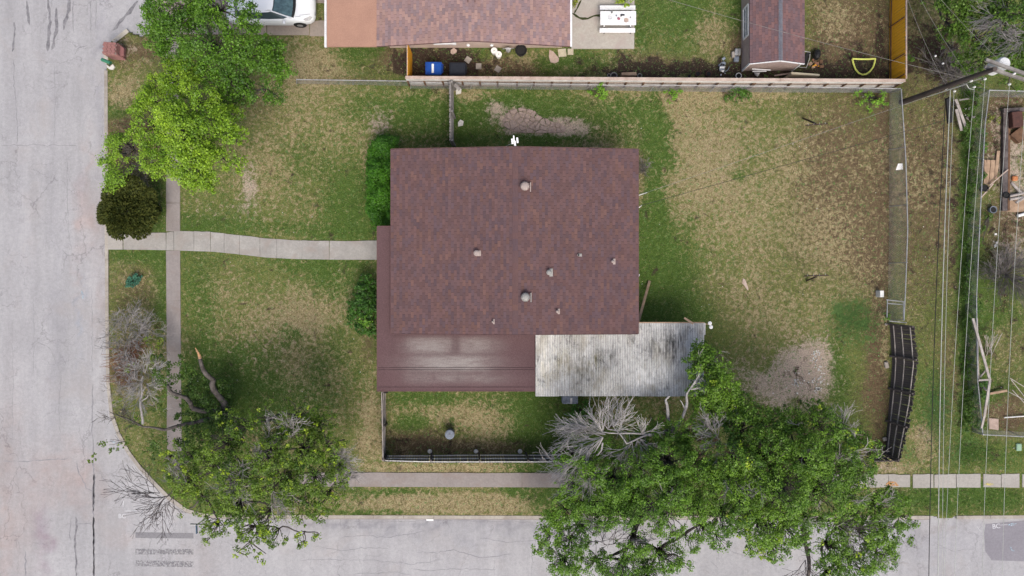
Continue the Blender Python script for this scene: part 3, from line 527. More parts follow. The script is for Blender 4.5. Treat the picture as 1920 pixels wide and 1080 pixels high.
# ---------------------------------------------------------------- kerb and pavements
kerb = struct('kerb')
def polyseg(pts, L):
    ps = [P(*p) for p in pts]; out = []
    for a, b in zip(ps[:-1], ps[1:]):
        m = max(1, round((b-a).length/L))
        for i in range(m): out.append((a.lerp(b, i/m), a.lerp(b, (i+1)/m)))
    return out
for run, mat in (([(199, 132), (200, 440), (201, 600), (203, 720), (209, 775), (222, 812), (240, 846), (262, 876), (292, 908), (318, 934), (350, 957), (385, 966), (430, 969), (700, 969), (1040, 970), (1380, 970)], 'kerb'),
                 ([(1380, 970), (1745, 970)], 'kerb'), ([(1794, 970), (1920, 969), (2060, 969)], 'kerb'), ([(199, 100), (199, 118)], 'footing'), ([(240, 57), (212, 79)], 'footing')):
    for a, b in polyseg(run, 1.55):
        d = (b-a).normalized(); k = MB(); g = d*.006
        k.beam(a+g+Vector((0, 0, -.07)), b-g+Vector((0, 0, -.07+.0)), .17 if mat == 'kerb' else .22, .19+R.uniform(0, .012)); k.build('kerb_stone', M[mat], kerb)
for a, b in polyseg([(195, 132), (196, 440), (197, 600), (199, 720), (205, 777), (218, 814), (236, 848), (259, 879), (289, 911), (315, 938), (348, 961), (384, 970), (430, 973), (700, 973), (1040, 974), (1380, 974), (1745, 974)], 2.6):
    k = MB(); k.beam(a+Vector((0, 0, -.125)), b+Vector((0, 0, -.125)), .10, .03); k.build('gutter_strip', M['walk'], kerb)
walk = struct('sidewalk')
def slab_run(name, edgeA, edgeB, cuts, z, mat, parent, gap=.012, th=.12):
    """slabs between two edge polylines, cut at the given fractions"""
    def at(e, t):
        f = t*(len(e)-1); i = min(int(f), len(e)-2); return P(*e[i]).lerp(P(*e[i+1]), f-i)
    for t0, t1 in zip(cuts[:-1], cuts[1:]):
        A = [at(edgeA, t0+(t1-t0)*i/4) for i in range(5)]; B = [at(edgeB, t0+(t1-t0)*i/4) for i in range(5)]
        d = (A[-1]-A[0]).normalized()*gap*.5
        A[0] = A[0]+d; B[0] = B[0]+d; A[-1] = A[-1]-d; B[-1] = B[-1]-d
        k = MB(); k.prism([(p.x+R.gauss(0, .008), p.y+R.gauss(0, .008)) for p in A]+[(p.x, p.y) for p in B[::-1]], z-th, z+R.uniform(-.004, .006)); k.build(name, mat, parent)
def lin(a, b, L=1.5, j=0.0):
    m = max(1, round(abs(b-a)/PXM/L)); return [i/m for i in range(m+1)]
slab_run('slab', [(312, 60), (312, 434)], [(338, 60), (338, 434)], lin(60, 434, 1.5), .035, M['walk'], walk)
slab_run('slab', [(312, 470), (314, 846)], [(338, 470), (341, 846)], lin(470, 846, 2.4), .035, M['walk'], walk)
slab_run('slab', [(560, 886), (1150, 887)], [(560, 912), (1150, 914)], [0, .07, .18, .443, .71, 1], .035, M['walk'], walk)
EA = [(232, 438), (312, 436), (340, 433), (400, 435), (440, 440), (500, 447), (560, 451), (640, 452), (712, 451)]; EB = [(232, 468), (312, 469), (340, 470), (400, 472), (440, 476), (500, 483), (560, 486), (640, 487), (712, 487)]
slab_run('slab', EA, EB, [0, .125, .19, .30, .365, .44, .52, .60, .665, .76, .84, 1], .04, M['walk3'], walk)
slab_run('slab', [(203, 438), (231, 438)], [(203, 468), (231, 468)], [0, 1], .042, M['walk2'], walk)
for (a, b) in ((1560, 1628), (1629, 1665), (1666, 1706), (1711, 1750), (1751, 1792), (1793, 1838), (1843, 1876), (1877, 1911), (1916, 1960), (1962, 2020)):
    slab_run('slab', [(a, 889+R.uniform(-1, 1)), (b, 889+R.uniform(-1, 1))], [(a, 914+R.uniform(-1, 1)), (b, 914+R.uniform(-1, 1))], [0, 1], .035, M['walk2'], walk)
M['orangemark'] = worn_mat('faded_orange_paint', (.62, .28, .06), .40, .62); M['yellowmark'] = worn_mat('faded_yellow_paint', (.62, .52, .14), .42, .6)
strip('paint_mark', [(1660, 909), (1678, 907), (1684, 910)], .26, .046, M['orangemark'], walk, .03); strip('paint_mark', [(1844, 909), (1862, 908)], .12, .046, M['yellowmark'], walk, .02)
drive = struct('driveway')
for x0, x1, y0, y1 in ((285, 395, -70, 64), (397, 500, -70, 65), (501, 580, 26, 66), (501, 580, -70, -15), (581, 622, 39, 68), (581, 622, -70, 6)):
    slab_run('slab', [(x0, y0), (x1, y0)], [(x0, y1), (x1, y1)], [0, 1], .03, M['drive'], drive)
patio = struct('patio')
slab_run('slab', [(1071, -90), (1190, -90)], [(1071, 92), (1189, 92)], [0, 1], .07, M['patio'], patio)
M['moss'] = simple('moss_filled_crack', (.05, .06, .02), (.03, .035, .014), 8, .95, kind='geo')
strip('mossy_crack', [(1072, 25), (1080, 31), (1092, 37), (1102, 36), (1112, 31), (1124, 30), (1140, 29)], .11, .082, M['moss'], patio, .015, 8)
strip('mossy_crack', [(1090, 0), (1083, 14), (1076, 26)], .07, .082, M['moss'], patio, .02, 8)
# ---------------------------------------------------------------- buildings
PAL_H = [(.122, .070, .067), (.117, .069, .067), (.108, .067, .069), (.099, .064, .071), (.115, .069, .069), (.133, .075, .066), (.102, .066, .072), (.120, .069, .067), (.111, .067, .069), (.116, .067, .065)]
PAL_N = [(.275, .178, .165), (.255, .168, .16), (.235, .162, .162), (.29, .185, .163), (.222, .16, .165), (.265, .178, .172), (.305, .20, .175)]
PAL_S = [(.155, .092, .093), (.138, .087, .092), (.17, .096, .092), (.128, .085, .092)]
def shingles(mb, e0, e1, r0, r1, palette, expo=.142, tab=.305, seed=0, jit=.12):
    """courses of single tabs laid up the slope from the eave e0-e1 to the ridge r0-r1"""
    rr = random.Random(seed); nc = max(1, round((r0-e0).length/expo)); L = (e1-e0).length; nt = max(1, round(L/tab))
    nrm = (e1-e0).cross(r0-e0).normalized(); nrm = nrm if nrm.z > 0 else -nrm
    for i in range(nc):
        a0, a1 = e0.lerp(r0, i/nc), e1.lerp(r1, i/nc); b0, b1 = e0.lerp(r0, (i+1)/nc), e1.lerp(r1, (i+1)/nc)
        off = (i % 2)*.5+rr.uniform(-.06, .06); run = None
        for j in range(-1, nt+1):
            s0, s1 = (j+off)/nt, (j+1+off)/nt; s0 = max(0, s0); s1 = min(1, s1)
            if s1-s0 < .08/nt: continue
            g = .006/L; lo0, lo1 = a0.lerp(a1, s0+g), a0.lerp(a1, s1-g); hi0, hi1 = b0.lerp(b1, s0+g), b0.lerp(b1, s1-g)
            t = .015+rr.uniform(0, .007)
            if run is None or rr.random() < .95: run = rr.choice(palette)
            k = 1+rr.uniform(-jit, jit); c = [x*k for x in run]
            vs = [lo0, lo1, hi1, hi0]; up = [lo0+nrm*t, lo1+nrm*t, hi1+nrm*.002, hi0+nrm*.002]
            mb.add(vs+up, [(4, 5, 6, 7), (0, 1, 5, 4), (1, 2, 6, 5), (3, 0, 4, 7)], c)
def lay_shingles(mb, roof, n=300):
    """the tabs nearest the middle of the picture become parts of their own, the rest one part"""
    tabs = [(sum(math.hypot(v[0], v[1]) for v in mb.v[i*8:i*8+8]), i) for i in range(len(mb.v)//8)]; near = set(i for _, i in sorted(tabs)[:n]); rest = MB(); off = wloc(roof)
    for _, i in tabs:
        vs = mb.v[i*8:i*8+8]; col = mb.c[i*8]; fs = [(4, 5, 6, 7), (0, 1, 5, 4), (1, 2, 6, 5), (3, 0, 4, 7)]
        q = [Vector(v) for v in vs]
        if (q[5]-q[4]).cross(q[7]-q[4]).z < 0: fs = [f[::-1] for f in fs]
        if i in near: k = MB(); k.add(vs, fs, col); link('shingle', k.mesh('shingle', M['shingle'], off), roof)
        else: rest.add(vs, fs, col)
    if rest.v: rest.build('shingles', M['shingle'], roof, kind='stuff')
def fixwind(o):
    import bmesh
    b = bmesh.new(); b.from_mesh(o.data); bmesh.ops.recalc_face_normals(b, faces=b.faces); b.to_mesh(o.data); b.free()
def siding(mb, a, b, z0, z1, h=.2, out=None, gable=None):
    """lapped boards along a wall from a to b; gable(s) gives the top height at fraction s"""
    z = z0
    while z < z1-.01:
        s = .0
        mb.beam(Vector((a.x, a.y, z+h/2)), Vector((b.x, b.y, z+h/2)), .03, h-.012); z += h
def window(parent, c, w, h, axis, frame='white', out=1):
    """window set in a wall; axis 'x' runs along x"""
    f = MB(); d = Vector((1, 0, 0)) if axis == 'x' else Vector((0, 1, 0)); n = Vector((0, -1, 0))*out if axis == 'x' else Vector((-1, 0, 0))*out; c = Vector(c)
    for s in (-1, 1): f.beam(c+d*s*w/2+Vector((0, 0, -h/2)), c+d*s*w/2+Vector((0, 0, h/2)), .07, .07); f.beam(c-d*w/2+Vector((0, 0, s*h/2)), c+d*w/2+Vector((0, 0, s*h/2)), .07, .07)
    f.beam(c-d*w/2, c+d*w/2, .04, .04); fr = f.build('window', M[frame], parent)
    p = MB(); p.beam(c-n*.02-d*w/2, c-n*.02+d*w/2, .02, h, up=(0, 0, 1)); p.build('pane', M['glass'], fr)

# main house
EZ, RZ = 2.75, 3.40
eW, eE = P(733, 450, EZ).x, P(1197, 450, EZ).x; yN, yS = P(0, 279.5, EZ).y, P(0, 626, EZ).y; rX = P(966, 0, RZ).x
house = thing('house', ((eW+eE)/2, (yN+yS)/2, 0), 'single storey corner house with low red-brown shingle gable roof and flat porch roof', 'house')
o_ = .45
w = MB(); wx0, wx1, wy0, wy1 = eW+o_, eE-o_, yS+.15, yN-o_
for a, b in (((wx0, wy0), (wx1, wy0)), ((wx1, wy0), (wx1, wy1)), ((wx1, wy1), (wx0, wy1)), ((wx0, wy1), (wx0, wy0))):
    w.beam((a[0], a[1], 1.32), (b[0], b[1], 1.32), .16, 2.66)
w.prism([(wx0+.1, wy0+.1), (wx1-.1, wy0+.1), (wx1-.1, wy1-.1), (wx0+.1, wy1-.1)], 2.3, 2.5)
for y in (wy0+.03, wy1-.03): w.add([(wx0, y-.05, 2.65), (wx1, y-.05, 2.65), (rX, y-.05, RZ-.12), (wx0, y+.05, 2.65), (wx1, y+.05, 2.65), (rX, y+.05, RZ-.12)], [(0, 1, 2), (5, 4, 3), (0, 3, 4, 1), (1, 4, 5, 2), (2, 5, 3, 0)])
w.build('wall', M['wall'], house)
rf = MB(); th = .12
for (ex, s) in ((eW, -1), (eE, 1)):
    rf.add([(ex, yS, EZ-.02), (ex, yN, EZ-.02), (rX, yN, RZ-.02), (rX, yS, RZ-.02), (ex, yS, EZ-th), (ex, yN, EZ-th), (rX, yN, RZ-th), (rX, yS, RZ-th)], [(0, 1, 2, 3), (7, 6, 5, 4), (0, 4, 5, 1), (3, 2, 6, 7), (1, 5, 6, 2), (0, 3, 7, 4)])
roof = rf.build('roof', M['underlay'], house); fixwind(roof)
sh = MB()
shingles(sh, Vector((eW, yS, EZ-.01)), Vector((eW, yN, EZ-.01)), Vector((rX, yS, RZ-.01)), Vector((rX, yN, RZ-.01)), PAL_H, seed=1)
shingles(sh, Vector((eE, yS, EZ-.01)), Vector((eE, yN, EZ-.01)), Vector((rX, yS, RZ-.01)), Vector((rX, yN, RZ-.01)), PAL_H, seed=2)
lay_shingles(sh, roof)
rr_ = random.Random(3); y = yS+.01
while y < yN-.05:
    y1 = min(y+.28, yN-.01); cc = rr_.choice(PAL_H); k = MB()
    for s in (-1, 1):
        dx = .13; dz = (RZ-EZ)/(abs(eE-rX))*dx
        k.add([(rX, y, RZ+.022), (rX, y1, RZ+.010), (rX+s*dx, y1, RZ-dz+.008), (rX+s*dx, y, RZ-dz+.016)], [(0, 1, 2, 3) if s < 0 else (3, 2, 1, 0)], cc)
    sh_ = k.build('ridge_cap', M['shingle'], roof); y += .285
M['fascia'] = simple('brown_fascia', (.14, .075, .072), (.10, .055, .055), 4, .8)
for ex in (eW-.015, eE+.015): tr = MB(); tr.beam((ex, yS, EZ-.07), (ex, yN, EZ-.07), .02, .13); tr.build('fascia', M['fascia'], roof)
for ex in (eW+.02, eE-.02):
    for yy in (yS-.012, yN+.012): tr = MB(); tr.beam((ex, yy, EZ-.05), (rX, yy, RZ-.05), .02, .13); tr.build('rake_board', M['fascia'], roof)
for (x, h) in ((-5.4, 1), (-3.0, 1)): pass
window(house, (wx0-.1, 3.2, 1.5), 1.4, 1.1, 'y'); window(house, (wx1+.1, 3.4, 1.5), 1.2, 1.1, 'y', out=-1); window(house, (-2.4, wy1+.1, 1.6), 1.1, 1.0, 'x', out=-1); window(house, (3.4, wy1+.1, 1.6), 1.1, 1.0, 'x', out=-1)
d = MB(); d.box((wx0-.1, 1.9, 1.05), (.06, .92, 2.05)); dr = d.build('door', M['white'], house); d = MB(); d.lathe((wx0-.16, 1.55, 1.0), [(.03, -.03), (.035, 0), (.03, .03)], 8); d.build('handle', M['metal'], dr)
d = MB(); d.box((wx1+.1, -.3, 1.05), (.06, .9, 2.05)); d.build('door', M['white'], house)

# roof turbines, pipes and flashings
def roofz(x): return RZ-(RZ-EZ)*abs(x-rX)/abs(eE-rX)
M['vent'] = simple('dusty_pink_vent_paint', (.38, .31, .28), (.28, .23, .21), 8, .6, bump=.05); M['vent_g'] = simple('grey_vent_metal', (.33, .32, .30), (.23, .225, .21), 8, .6, .2, bump=.05)
def turbine(px, py, mat, label):
    p = P(px, py, RZ); z = roofz(p.x); t = thing('turbine_vent', (p.x, p.y, z), label, 'roof vent', 'round turbine vents on the house roof')
    b = MB(); b.prism([(p.x-.18, p.y-.19), (p.x+.28, p.y-.19), (p.x+.28, p.y+.19), (p.x-.18, p.y+.19)], z-.03, z+.025); b.build('flashing', M['shingle'] if False else M['fascia'], t)
    b = MB(); b.lathe((p.x, p.y, z), [(.11, 0), (.11, .18)], 16); b.build('collar', M[mat], t)
    b = MB()
    b.lathe((p.x, p.y, z), [(.12, .17), (.19, .22), (.215, .28), (.19, .34), (.12, .375), (.04, .385)], 20)
    b.build('turbine_head', M[mat], t, smooth=True)
    for k in range(14):
        a = 2*math.pi*k/14; f = MB(); f.tube([(p.x+math.cos(a+q)*r, p.y+math.sin(a+q)*r, z+h) for q, r, h in ((0, .13, .18), (.12, .225, .25), (.24, .225, .30), (.36, .13, .375))], .007, 4); f.build('fin', M[mat], t)
    b = MB(); b.box((p.x+.27, p.y-.02, z+.07), (.05, .44, .09)); b.build('cross_strip', M[mat], t)
turbine(984, 350, 'vent', 'round dusty pink turbine vent near the north edge of the shingle roof')
turbine(985, 557, 'vent_g', 'round grey turbine vent near the south edge of the shingle roof')
def roofpipe(px, py, label, r, h, flw, flh, mat='vent', cap=True, name='vent_pipe', hole=False):
    p = P(px, py, 3.2); z = roofz(p.x); t = thing(name, (p.x, p.y, z), label, 'roof vent')
    b = MB(); b.prism([(p.x+r*.4, p.y-flh/2), (p.x+flw, p.y-flh/2), (p.x+flw, p.y+flh/2), (p.x+r*.4, p.y+flh/2)], z-.03, z+.03); b.build('flashing', M[mat], t)
    b = MB(); b.lathe((p.x, p.y, z), [(r, -.05), (r, h), (r*.8, h), (r*.75, h-.08 if hole else h+.01)] , 12); b.build('pipe', M[mat], t)
    b = MB()
    if hole: b.lathe((p.x, p.y, z+h-.01), [(r*.74, 0), (r*.7, .012)], 12); b.build('pipe_mouth', M['black'], t)
    elif cap: b.lathe((p.x, p.y, z+h), [(r*1.5, .03), (r*1.6, .06), (r*.9, .1)], 12); b.build('rain_cap', M[mat], t)
roofpipe(894, 475, 'small pale pink capped pipe on the west half of the shingle roof', .09, .2, .2, .26)
roofpipe(1029, 511, 'short grey pipe with a pale upright strip, left of the black-mouthed pipe', .08, .2, .19, .38, 'vent_g')
roofpipe(1085, 478, 'short pipe with an open black mouth on the east slope of the roof', .06, .12, .16, .14, 'vent_g', hole=True)
roofpipe(1150, 490, 'small pale flashed pipe nearest the east eave of the roof', .05, .12, .14, .28)
roofpipe(1045, 584, 'small pale pink pipe flashing right of the grey turbine vent', .05, .12, .12, .26)
roofpipe(924, 603, 'tiny pale pipe flashing near the south-west corner of the shingle roof', .035, .12, .09, .24)

# porch and carport roof
PZ = 2.42
def stained_roof():
    x0, x1 = P(707, 0, PZ).x, P(1004, 0, PZ).x; y0, y1 = P(0, 733.5, PZ).y, P(0, 424, PZ).y; xi = P(745, 0, PZ).x; yi = P(0, 618, PZ).y
    gx = np.linspace(x0, x1, 180); gy = np.linspace(y0, y1, 180); X, Y = np.meshgrid(gx, gy); k = PXM*CAMH/(CAMH-PZ); px = 960+X*k; py = 540-Y*k
    c = np.ones(X.shape+(3,))*np.array((.108, .066, .068)); c *= (1+(fbm(X, Y, 1.1, 60)-.5)*.22)[..., None]
    def soft(a, lo, hi, s): return 1/(1+np.exp(-(a-lo)/s))*1/(1+np.exp((a-hi)/s))
    wj = (fbm(px, py, 1/14, 61)-.5)*10
    streak = .55+.9*fbm(px*.16, py, 1/2.2, 66, 3)
    pale = np.array((.27, .245, .228))
    for (a0, a1, b0, b1, s, st) in ((768, 846, 634, 662, 2.5, .75), (862, 922, 634, 662, 2.5, .62), (775, 918, 667, 696, 2.2, .8), (800, 945, 703, 716, 3, .55), (760, 800, 700, 718, 3, .3), (815, 858, 700, 714, 1.5, .2), (930, 945, 640, 655, 4, .4)):
        sx = np.maximum(7, (a1-a0)*.12); s = s*1.35
        m = soft(px+wj, a0, a1, sx)*soft(py+wj*.25, b0, b1, s)*st*(.8+.4*fbm(px, py, 1/30, 63))*streak; m = np.clip(m, 0, 1)[..., None]; c = c*(1-m)+pale*m
    for (a0, a1, b0, b1, st) in ((846, 861, 630, 664, .45), (918, 1000, 630, 720, .12), (770, 930, 663, 666, .4), (812, 815, 700, 716, .45), (857, 860, 700, 716, .45), (770, 1000, 697, 701, .3), (733, 1000, 626, 632, .35)):
        m = (soft(px+wj*.3, a0, a1, 1.5)*soft(py, b0, b1, 1.2)*st)[..., None]; c = c*(1-m)+np.array((.082, .053, .056))*m
    Z = PZ-.02*(Y-y0)*0+((py > 620)*0)
    idx = np.arange(X.size).reshape(X.shape); F = np.stack([idx[:-1, :-1], idx[:-1, 1:], idx[1:, 1:], idx[1:, :-1]], -1).reshape(-1, 4)
    okv = ((X <= xi+.05) | (Y <= yi+.05)).ravel(); F = F[okv[F].all(1)]
    V = np.stack([X, Y, np.full(X.shape, PZ)+(fbm(X, Y, .8, 64)-.5)*.03], -1).reshape(-1, 3)
    return np_mesh('porch_roof', V-np.array(wloc(house)), F, c.reshape(-1, 3), M['rolled'], smooth=True), (x0, x1, y0, y1, xi, yi)
M['rolled'] = vcol('rolled_roofing', .97, 22, .5, .4, spec=.05)
pm, (x0, x1, y0, y1, xi, yi) = stained_roof(); porch = link('porch_roof', pm, house)
b = MB(); b.prism([(x0, y0), (x1, y0), (x1, yi), (xi, yi), (xi, y1), (x0, y1)], PZ-.16, PZ-.03); b.build('roof_deck', M['fascia'], porch)
b = MB()
for a, c in (((x0, y0), (x1, y0)), ((x0, y0), (x0, y1)), ((x0, y1), (eW, y1))): b.beam((a[0], a[1], PZ-.05), (c[0], c[1], PZ-.05), .03, .12)
b.build('edge_trim', M['fascia'], porch)
for i, yy in enumerate((-.85*1+P(0, 640, PZ).y*0-3.05, -4.0, -4.85)):   # lap seams of the rolled roofing
    b = MB(); b.beam((x0+.05, yy, PZ+.012), (x1-.05, yy, PZ+.012), .014, .006); b.build('lap_seam', M['underlay'], porch)
for xx, yy in ((x0+.15, y0+.15), (x0+.15, y1-.2), (x1-.2, y0+.15), ((x0+x1)/2, y0+.15), (x0+.15, 0.2)):
    b = MB(); b.beam((xx, yy, 0), (xx, yy, PZ-.17), .1, .1); b.build('post', M['white'], porch)
b = MB(); b.prism([(x0+.1, y0+.1), (x1-.1, y0+.1), (x1-.1, yS), (xi, yS), (xi, y1), (x0+.1, y1)], -.1, .05); b.build('porch_floor', M['walk'], house)

# corrugated patio cover
M['corr'] = (lambda t: (t.n, t)[1])(NT('weathered_corrugated_metal'))
def corr_mat(t):
    co = t.geo(); n1 = t.noise(co, .62, 5, .7, .4); n2 = t.noise(t.geo((1, .5, 1)), 5.5, 6, .8); n3 = t.noise(co, 30, 3, .7); n4 = t.noise(t.geo((1, .1, 1)), 2.2, 3, .6)
    c = t.ramp(n2, [(.3, (.36, .355, .34)), (.6, (.80, .79, .76))])
    c = t.mix(.6, c, t.ramp(n4, [(.3, .72), (.7, 1.1)]), 'MULTIPLY')
    d = t.math('ADD', n1, t.math('MULTIPLY', t.math('SUBTRACT', n2, .5), 1.3))
    c = t.mix(t.ramp(d, [(.50, 0.0), (.72, .85)]), c, (.10, .10, .095))
    c = t.mix(t.ramp(t.noise(t.geo((1.2, .8, 1)), .9, 4, .6, .3), [(.50, 0.0), (.70, .55)]), c, (.33, .29, .20))
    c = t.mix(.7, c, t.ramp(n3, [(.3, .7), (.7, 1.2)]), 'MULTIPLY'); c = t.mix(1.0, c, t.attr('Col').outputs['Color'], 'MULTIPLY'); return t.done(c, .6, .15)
M['corr'] = corr_mat(M['corr'])
MZ = 2.60
cover = thing('patio_cover', (P(1160, 675, MZ).x, P(1160, 675, MZ).y, 0), 'weathered white corrugated metal cover beside the carport and under the tree', 'patio cover')
def stains_and_trough_shade(v, per):
    k = PXM*CAMH/(CAMH-MZ); px = 960+v[:, 0]*k; py = 540-v[:, 1]*k; g = .52+.48*(.5+.5*np.sin(2*math.pi*v[:, 0]/per))**.6  # g: occlusion shade of the corrugation troughs put into the vertex colour
    wx = px+(fbm(px, py, 1/9, 81)-.5)*30; wy = py+(fbm(px, py, 1/9, 82)-.5)*30; col = np.ones((len(v), 3)); nz = np.clip((fbm(px, py*.22, 1/2.6, 83, 3)-.5)*3+.5, 0, 1.3)
    for (cx, cy, rx, ry, rgb, s) in ((1252, 652, 22, 20, (.38, .38, .38), .9), (1212, 655, 26, 22, (.45, .46, .48), .75), (1270, 640, 14, 14, (.35, .35, .35), .7), (1150, 668, 34, 24, (.5, .5, .5), .6), (1090, 700, 16, 28, (.5, .5, .47), .7), (1060, 695, 14, 24, (.6, .58, .5), .6), (1118, 690, 20, 26, (.6, .58, .5), .45), (1050, 670, 16, 14, (.8, .77, .6), .5), (1115, 672, 10, 8, (.8, .76, .5), .7), (1285, 650, 30, 40, (.6, .6, .62), .5),
        (1255, 715, 30, 25, (1.35, 1.36, 1.38), .8), (1205, 700, 26, 30, (1.3, 1.31, 1.33), .7), (1190, 640, 14, 18, (1.3, 1.3, 1.32), .6), (1100, 645, 60, 14, (1.2, 1.2, 1.2), .6), (1130, 715, 30, 22, (1.22, 1.2, 1.15), .5), (1020, 690, 14, 50, (1.15, 1.12, 1.0), .5)):
        m = np.clip(s*.72*np.exp(-((wx-cx)/rx)**2-((wy-cy)/(ry*1.5))**2)*(.25+1.5*nz), 0, 1)[:, None]; col = col*(1-m)+np.array(rgb)*col*m
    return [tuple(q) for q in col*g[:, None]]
def corr_panel(xa, xb, ys, yn, zlo, zhi):
    per = .083; n = max(3, int((xb-xa)/per*6)); xs = np.linspace(xa, xb, n); v = []; f = []
    NR = 34
    for y, z in [(ys+(yn-ys)*q/NR, zlo+(zhi-zlo)*q/NR) for q in range(NR+1)]:
        for x in xs: v.append((x, y, z+.019*math.sin(2*math.pi*x/per)))
    for j in range(NR):
        for i in range(n-1): f.append((j*n+i, j*n+i+1, (j+1)*n+i+1, (j+1)*n+i))
    b = MB(); b.add(v, f); b.c = stains_and_trough_shade(np.array(b.v), per); return b.build('metal_panel', M['corr'], cover, smooth=True)
cx0, cx1 = P(1004, 0, MZ).x, P(1320.5, 0, MZ).x; cs = P(0, 743, MZ-.08).y; cn1, cn2 = P(0, 620, MZ).y, P(0, 606, MZ+.02).y
cuts = [cx0, P(1048, 0, MZ).x, P(1093, 0, MZ).x, P(1140, 0, MZ).x, P(1184, 0, MZ).x, P(1198.5, 0, MZ).x, P(1231, 0, MZ).x, P(1276, 0, MZ).x, cx1]
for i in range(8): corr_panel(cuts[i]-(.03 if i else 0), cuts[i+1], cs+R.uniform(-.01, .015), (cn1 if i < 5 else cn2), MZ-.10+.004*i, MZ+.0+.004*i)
for yy in (cs+.2, (cs+cn1)/2, cn1-.15):
    b = MB(); b.beam((cx0+.05, yy, MZ-.17), (cx1-.05, yy, MZ-.17), .05, .1); b.build('joist', M['wood_tan'], cover)
b = MB(); b.beam((P(1198, 0, MZ).x, cn2+.03, MZ-.02), (cx1+.02, cn2+.03, MZ-.02), .05, .1); b.build('edge_board', M['wood_tan'], cover)
b = MB(); b.beam((cx1+.03, cn2, MZ-.02), (cx1+.03, cs+3.0, MZ-.04), .05, .07); b.build('edge_board', M['wood_white'], cover)
for xx, yy in ((cx0+.2, cs+.2), ((cx0+cx1)/2, cs+.2), (cx1-.2, cs+.2), (cx1-.2, cn2-.2)):
    b = MB(); b.beam((xx, yy, 0), (xx, yy, MZ-.22), .09, .09); b.build('post', M['wood_tan'], cover)
b = MB(); b.prism([(cx0, cs), (cx1-.1, cs), (cx1-.1, cn2-.2), (cx0, cn2-.2)], -.08, .05); b.build('patio_floor', M['walk'], cover)
def spot(name, px, py, z, label, cat, r, h, mat, group=None):
    p = P(px, py, z); b = MB(); b.lathe((p.x, p.y, p.z), [(r*.8, 0), (r, h*.3), (r, h*.8), (r*.6, h)], 12); return tag(b.build(name, M[mat]), label, cat, group)
def beamthing(name, a, b_, w, h, mat, label, cat, group=None):
    k = MB(); k.beam(a, b_, w, h); c = (Vector(a)+Vector(b_))/2; me = k.mesh(name, M[mat], c); o = link(name, me); o.location = c; return tag(o, label, cat, group)
beamthing('leaning_plank', P(1218, 527, .05), P(1197, 603, 1.7), .13, .04, 'wood_tan', 'long brown plank leaning against the east wall of the house by the metal cover', 'plank')
beamthing('short_board', P(1283, 596, 2.62), P(1300, 607, 2.64), .10, .03, 'wood_tan', 'short tan board end poking out beyond the north edge of the metal cover', 'board')
lp = thing('flood_lamp', P(1330, 609, 2.5), 'small white flood lamp at the north-east corner of the metal cover', 'lamp')
for i, q in enumerate(((1330, 606), (1332, 613))): k = MB(); k.lathe(P(*q, 2.5), [(.05, 0), (.09, .06), (.095, .12), (.03, .15)], 12); k.build('lamp_head', M['whitep'], lp)
k = MB(); k.beam(P(1321, 607, 2.52), P(1331, 609, 2.52), .04, .04); k.build('bracket', M['wood_tan'], lp)
# air conditioner under the edge of the cover
ac = thing('air_conditioner', P(1068, 752, 0), 'grey air conditioner half hidden under the south edge of the metal cover', 'air conditioner')
b = MB(); p = P(1069, 747, .8); b.box((p.x, p.y, .42), (.8, .55, .8), bev=.03); b.build('housing', M['debris'], ac)
b = MB(); b.box((p.x+.05, p.y-.12, .84), (.11, .28, .05)); b.build('pipe_cover', M['metal'], ac)
b = MB()
for k in range(7): b.box((p.x-.28+k*.09, p.y-.285, .42), (.03, .02, .6))
b.build('grille', M['metal'], ac)

# antenna on the north wall
an = thing('television_antenna', P(965, 272, 0), 'white television antenna on a mast at the north edge of the house', 'antenna')
m_ = P(965, 274, 2.9); b = MB(); b.tube([(m_.x, m_.y, 0), (m_.x, m_.y, 3.3)], .025, 8); b.build('mast', M['white'], an)
b = MB(); b.beam(P(965, 276, 3.2), P(963, 254, 3.5), .06, .06); b.build('boom', M['white'], an)
for (dx, dy) in ((-4.5, 264), (5, 262), (0.5, 268)):
    b = MB(); b.beam(P(965+dx-.5, dy-4, 3.35), P(965+dx+.6, dy+6, 3.35), .09, .05); b.build('element', M['white'], an)
b = MB(); b.beam(P(957, 277, 3.05), P(974, 277, 3.05), .06, .05); b.build('bracket', M['white'], an)
b = MB(); b.tube([P(961, 268, 3.3), P(943, 277, 2.8)], .01, 4); b.build('stay', M['cable_w'], an)
for i, (px, py, lb) in enumerate(((1207, 363, 'upper'), (1201, 387, 'lower'))):
    k = MB(); k.tube([P(1195, py+4, 2.1), P(px, py, 2.2), P(px+(6 if i == 0 else 2), py-2, 2.4)], .022, 6); tag(k.build('service_bracket', M['white']), '%s of the two white brackets sticking out from the east eave of the house' % ('longer upper' if i == 0 else 'stubby lower'), 'bracket')
k = MB(); k.tube([P(1195, 512, 2.2), P(1199, 515, 2.3), P(1196, 522, 2.2)], .02, 6); tag(k.build('white_hook', M['white']), 'white hook fixed under the east eave near the leaning plank', 'hook')

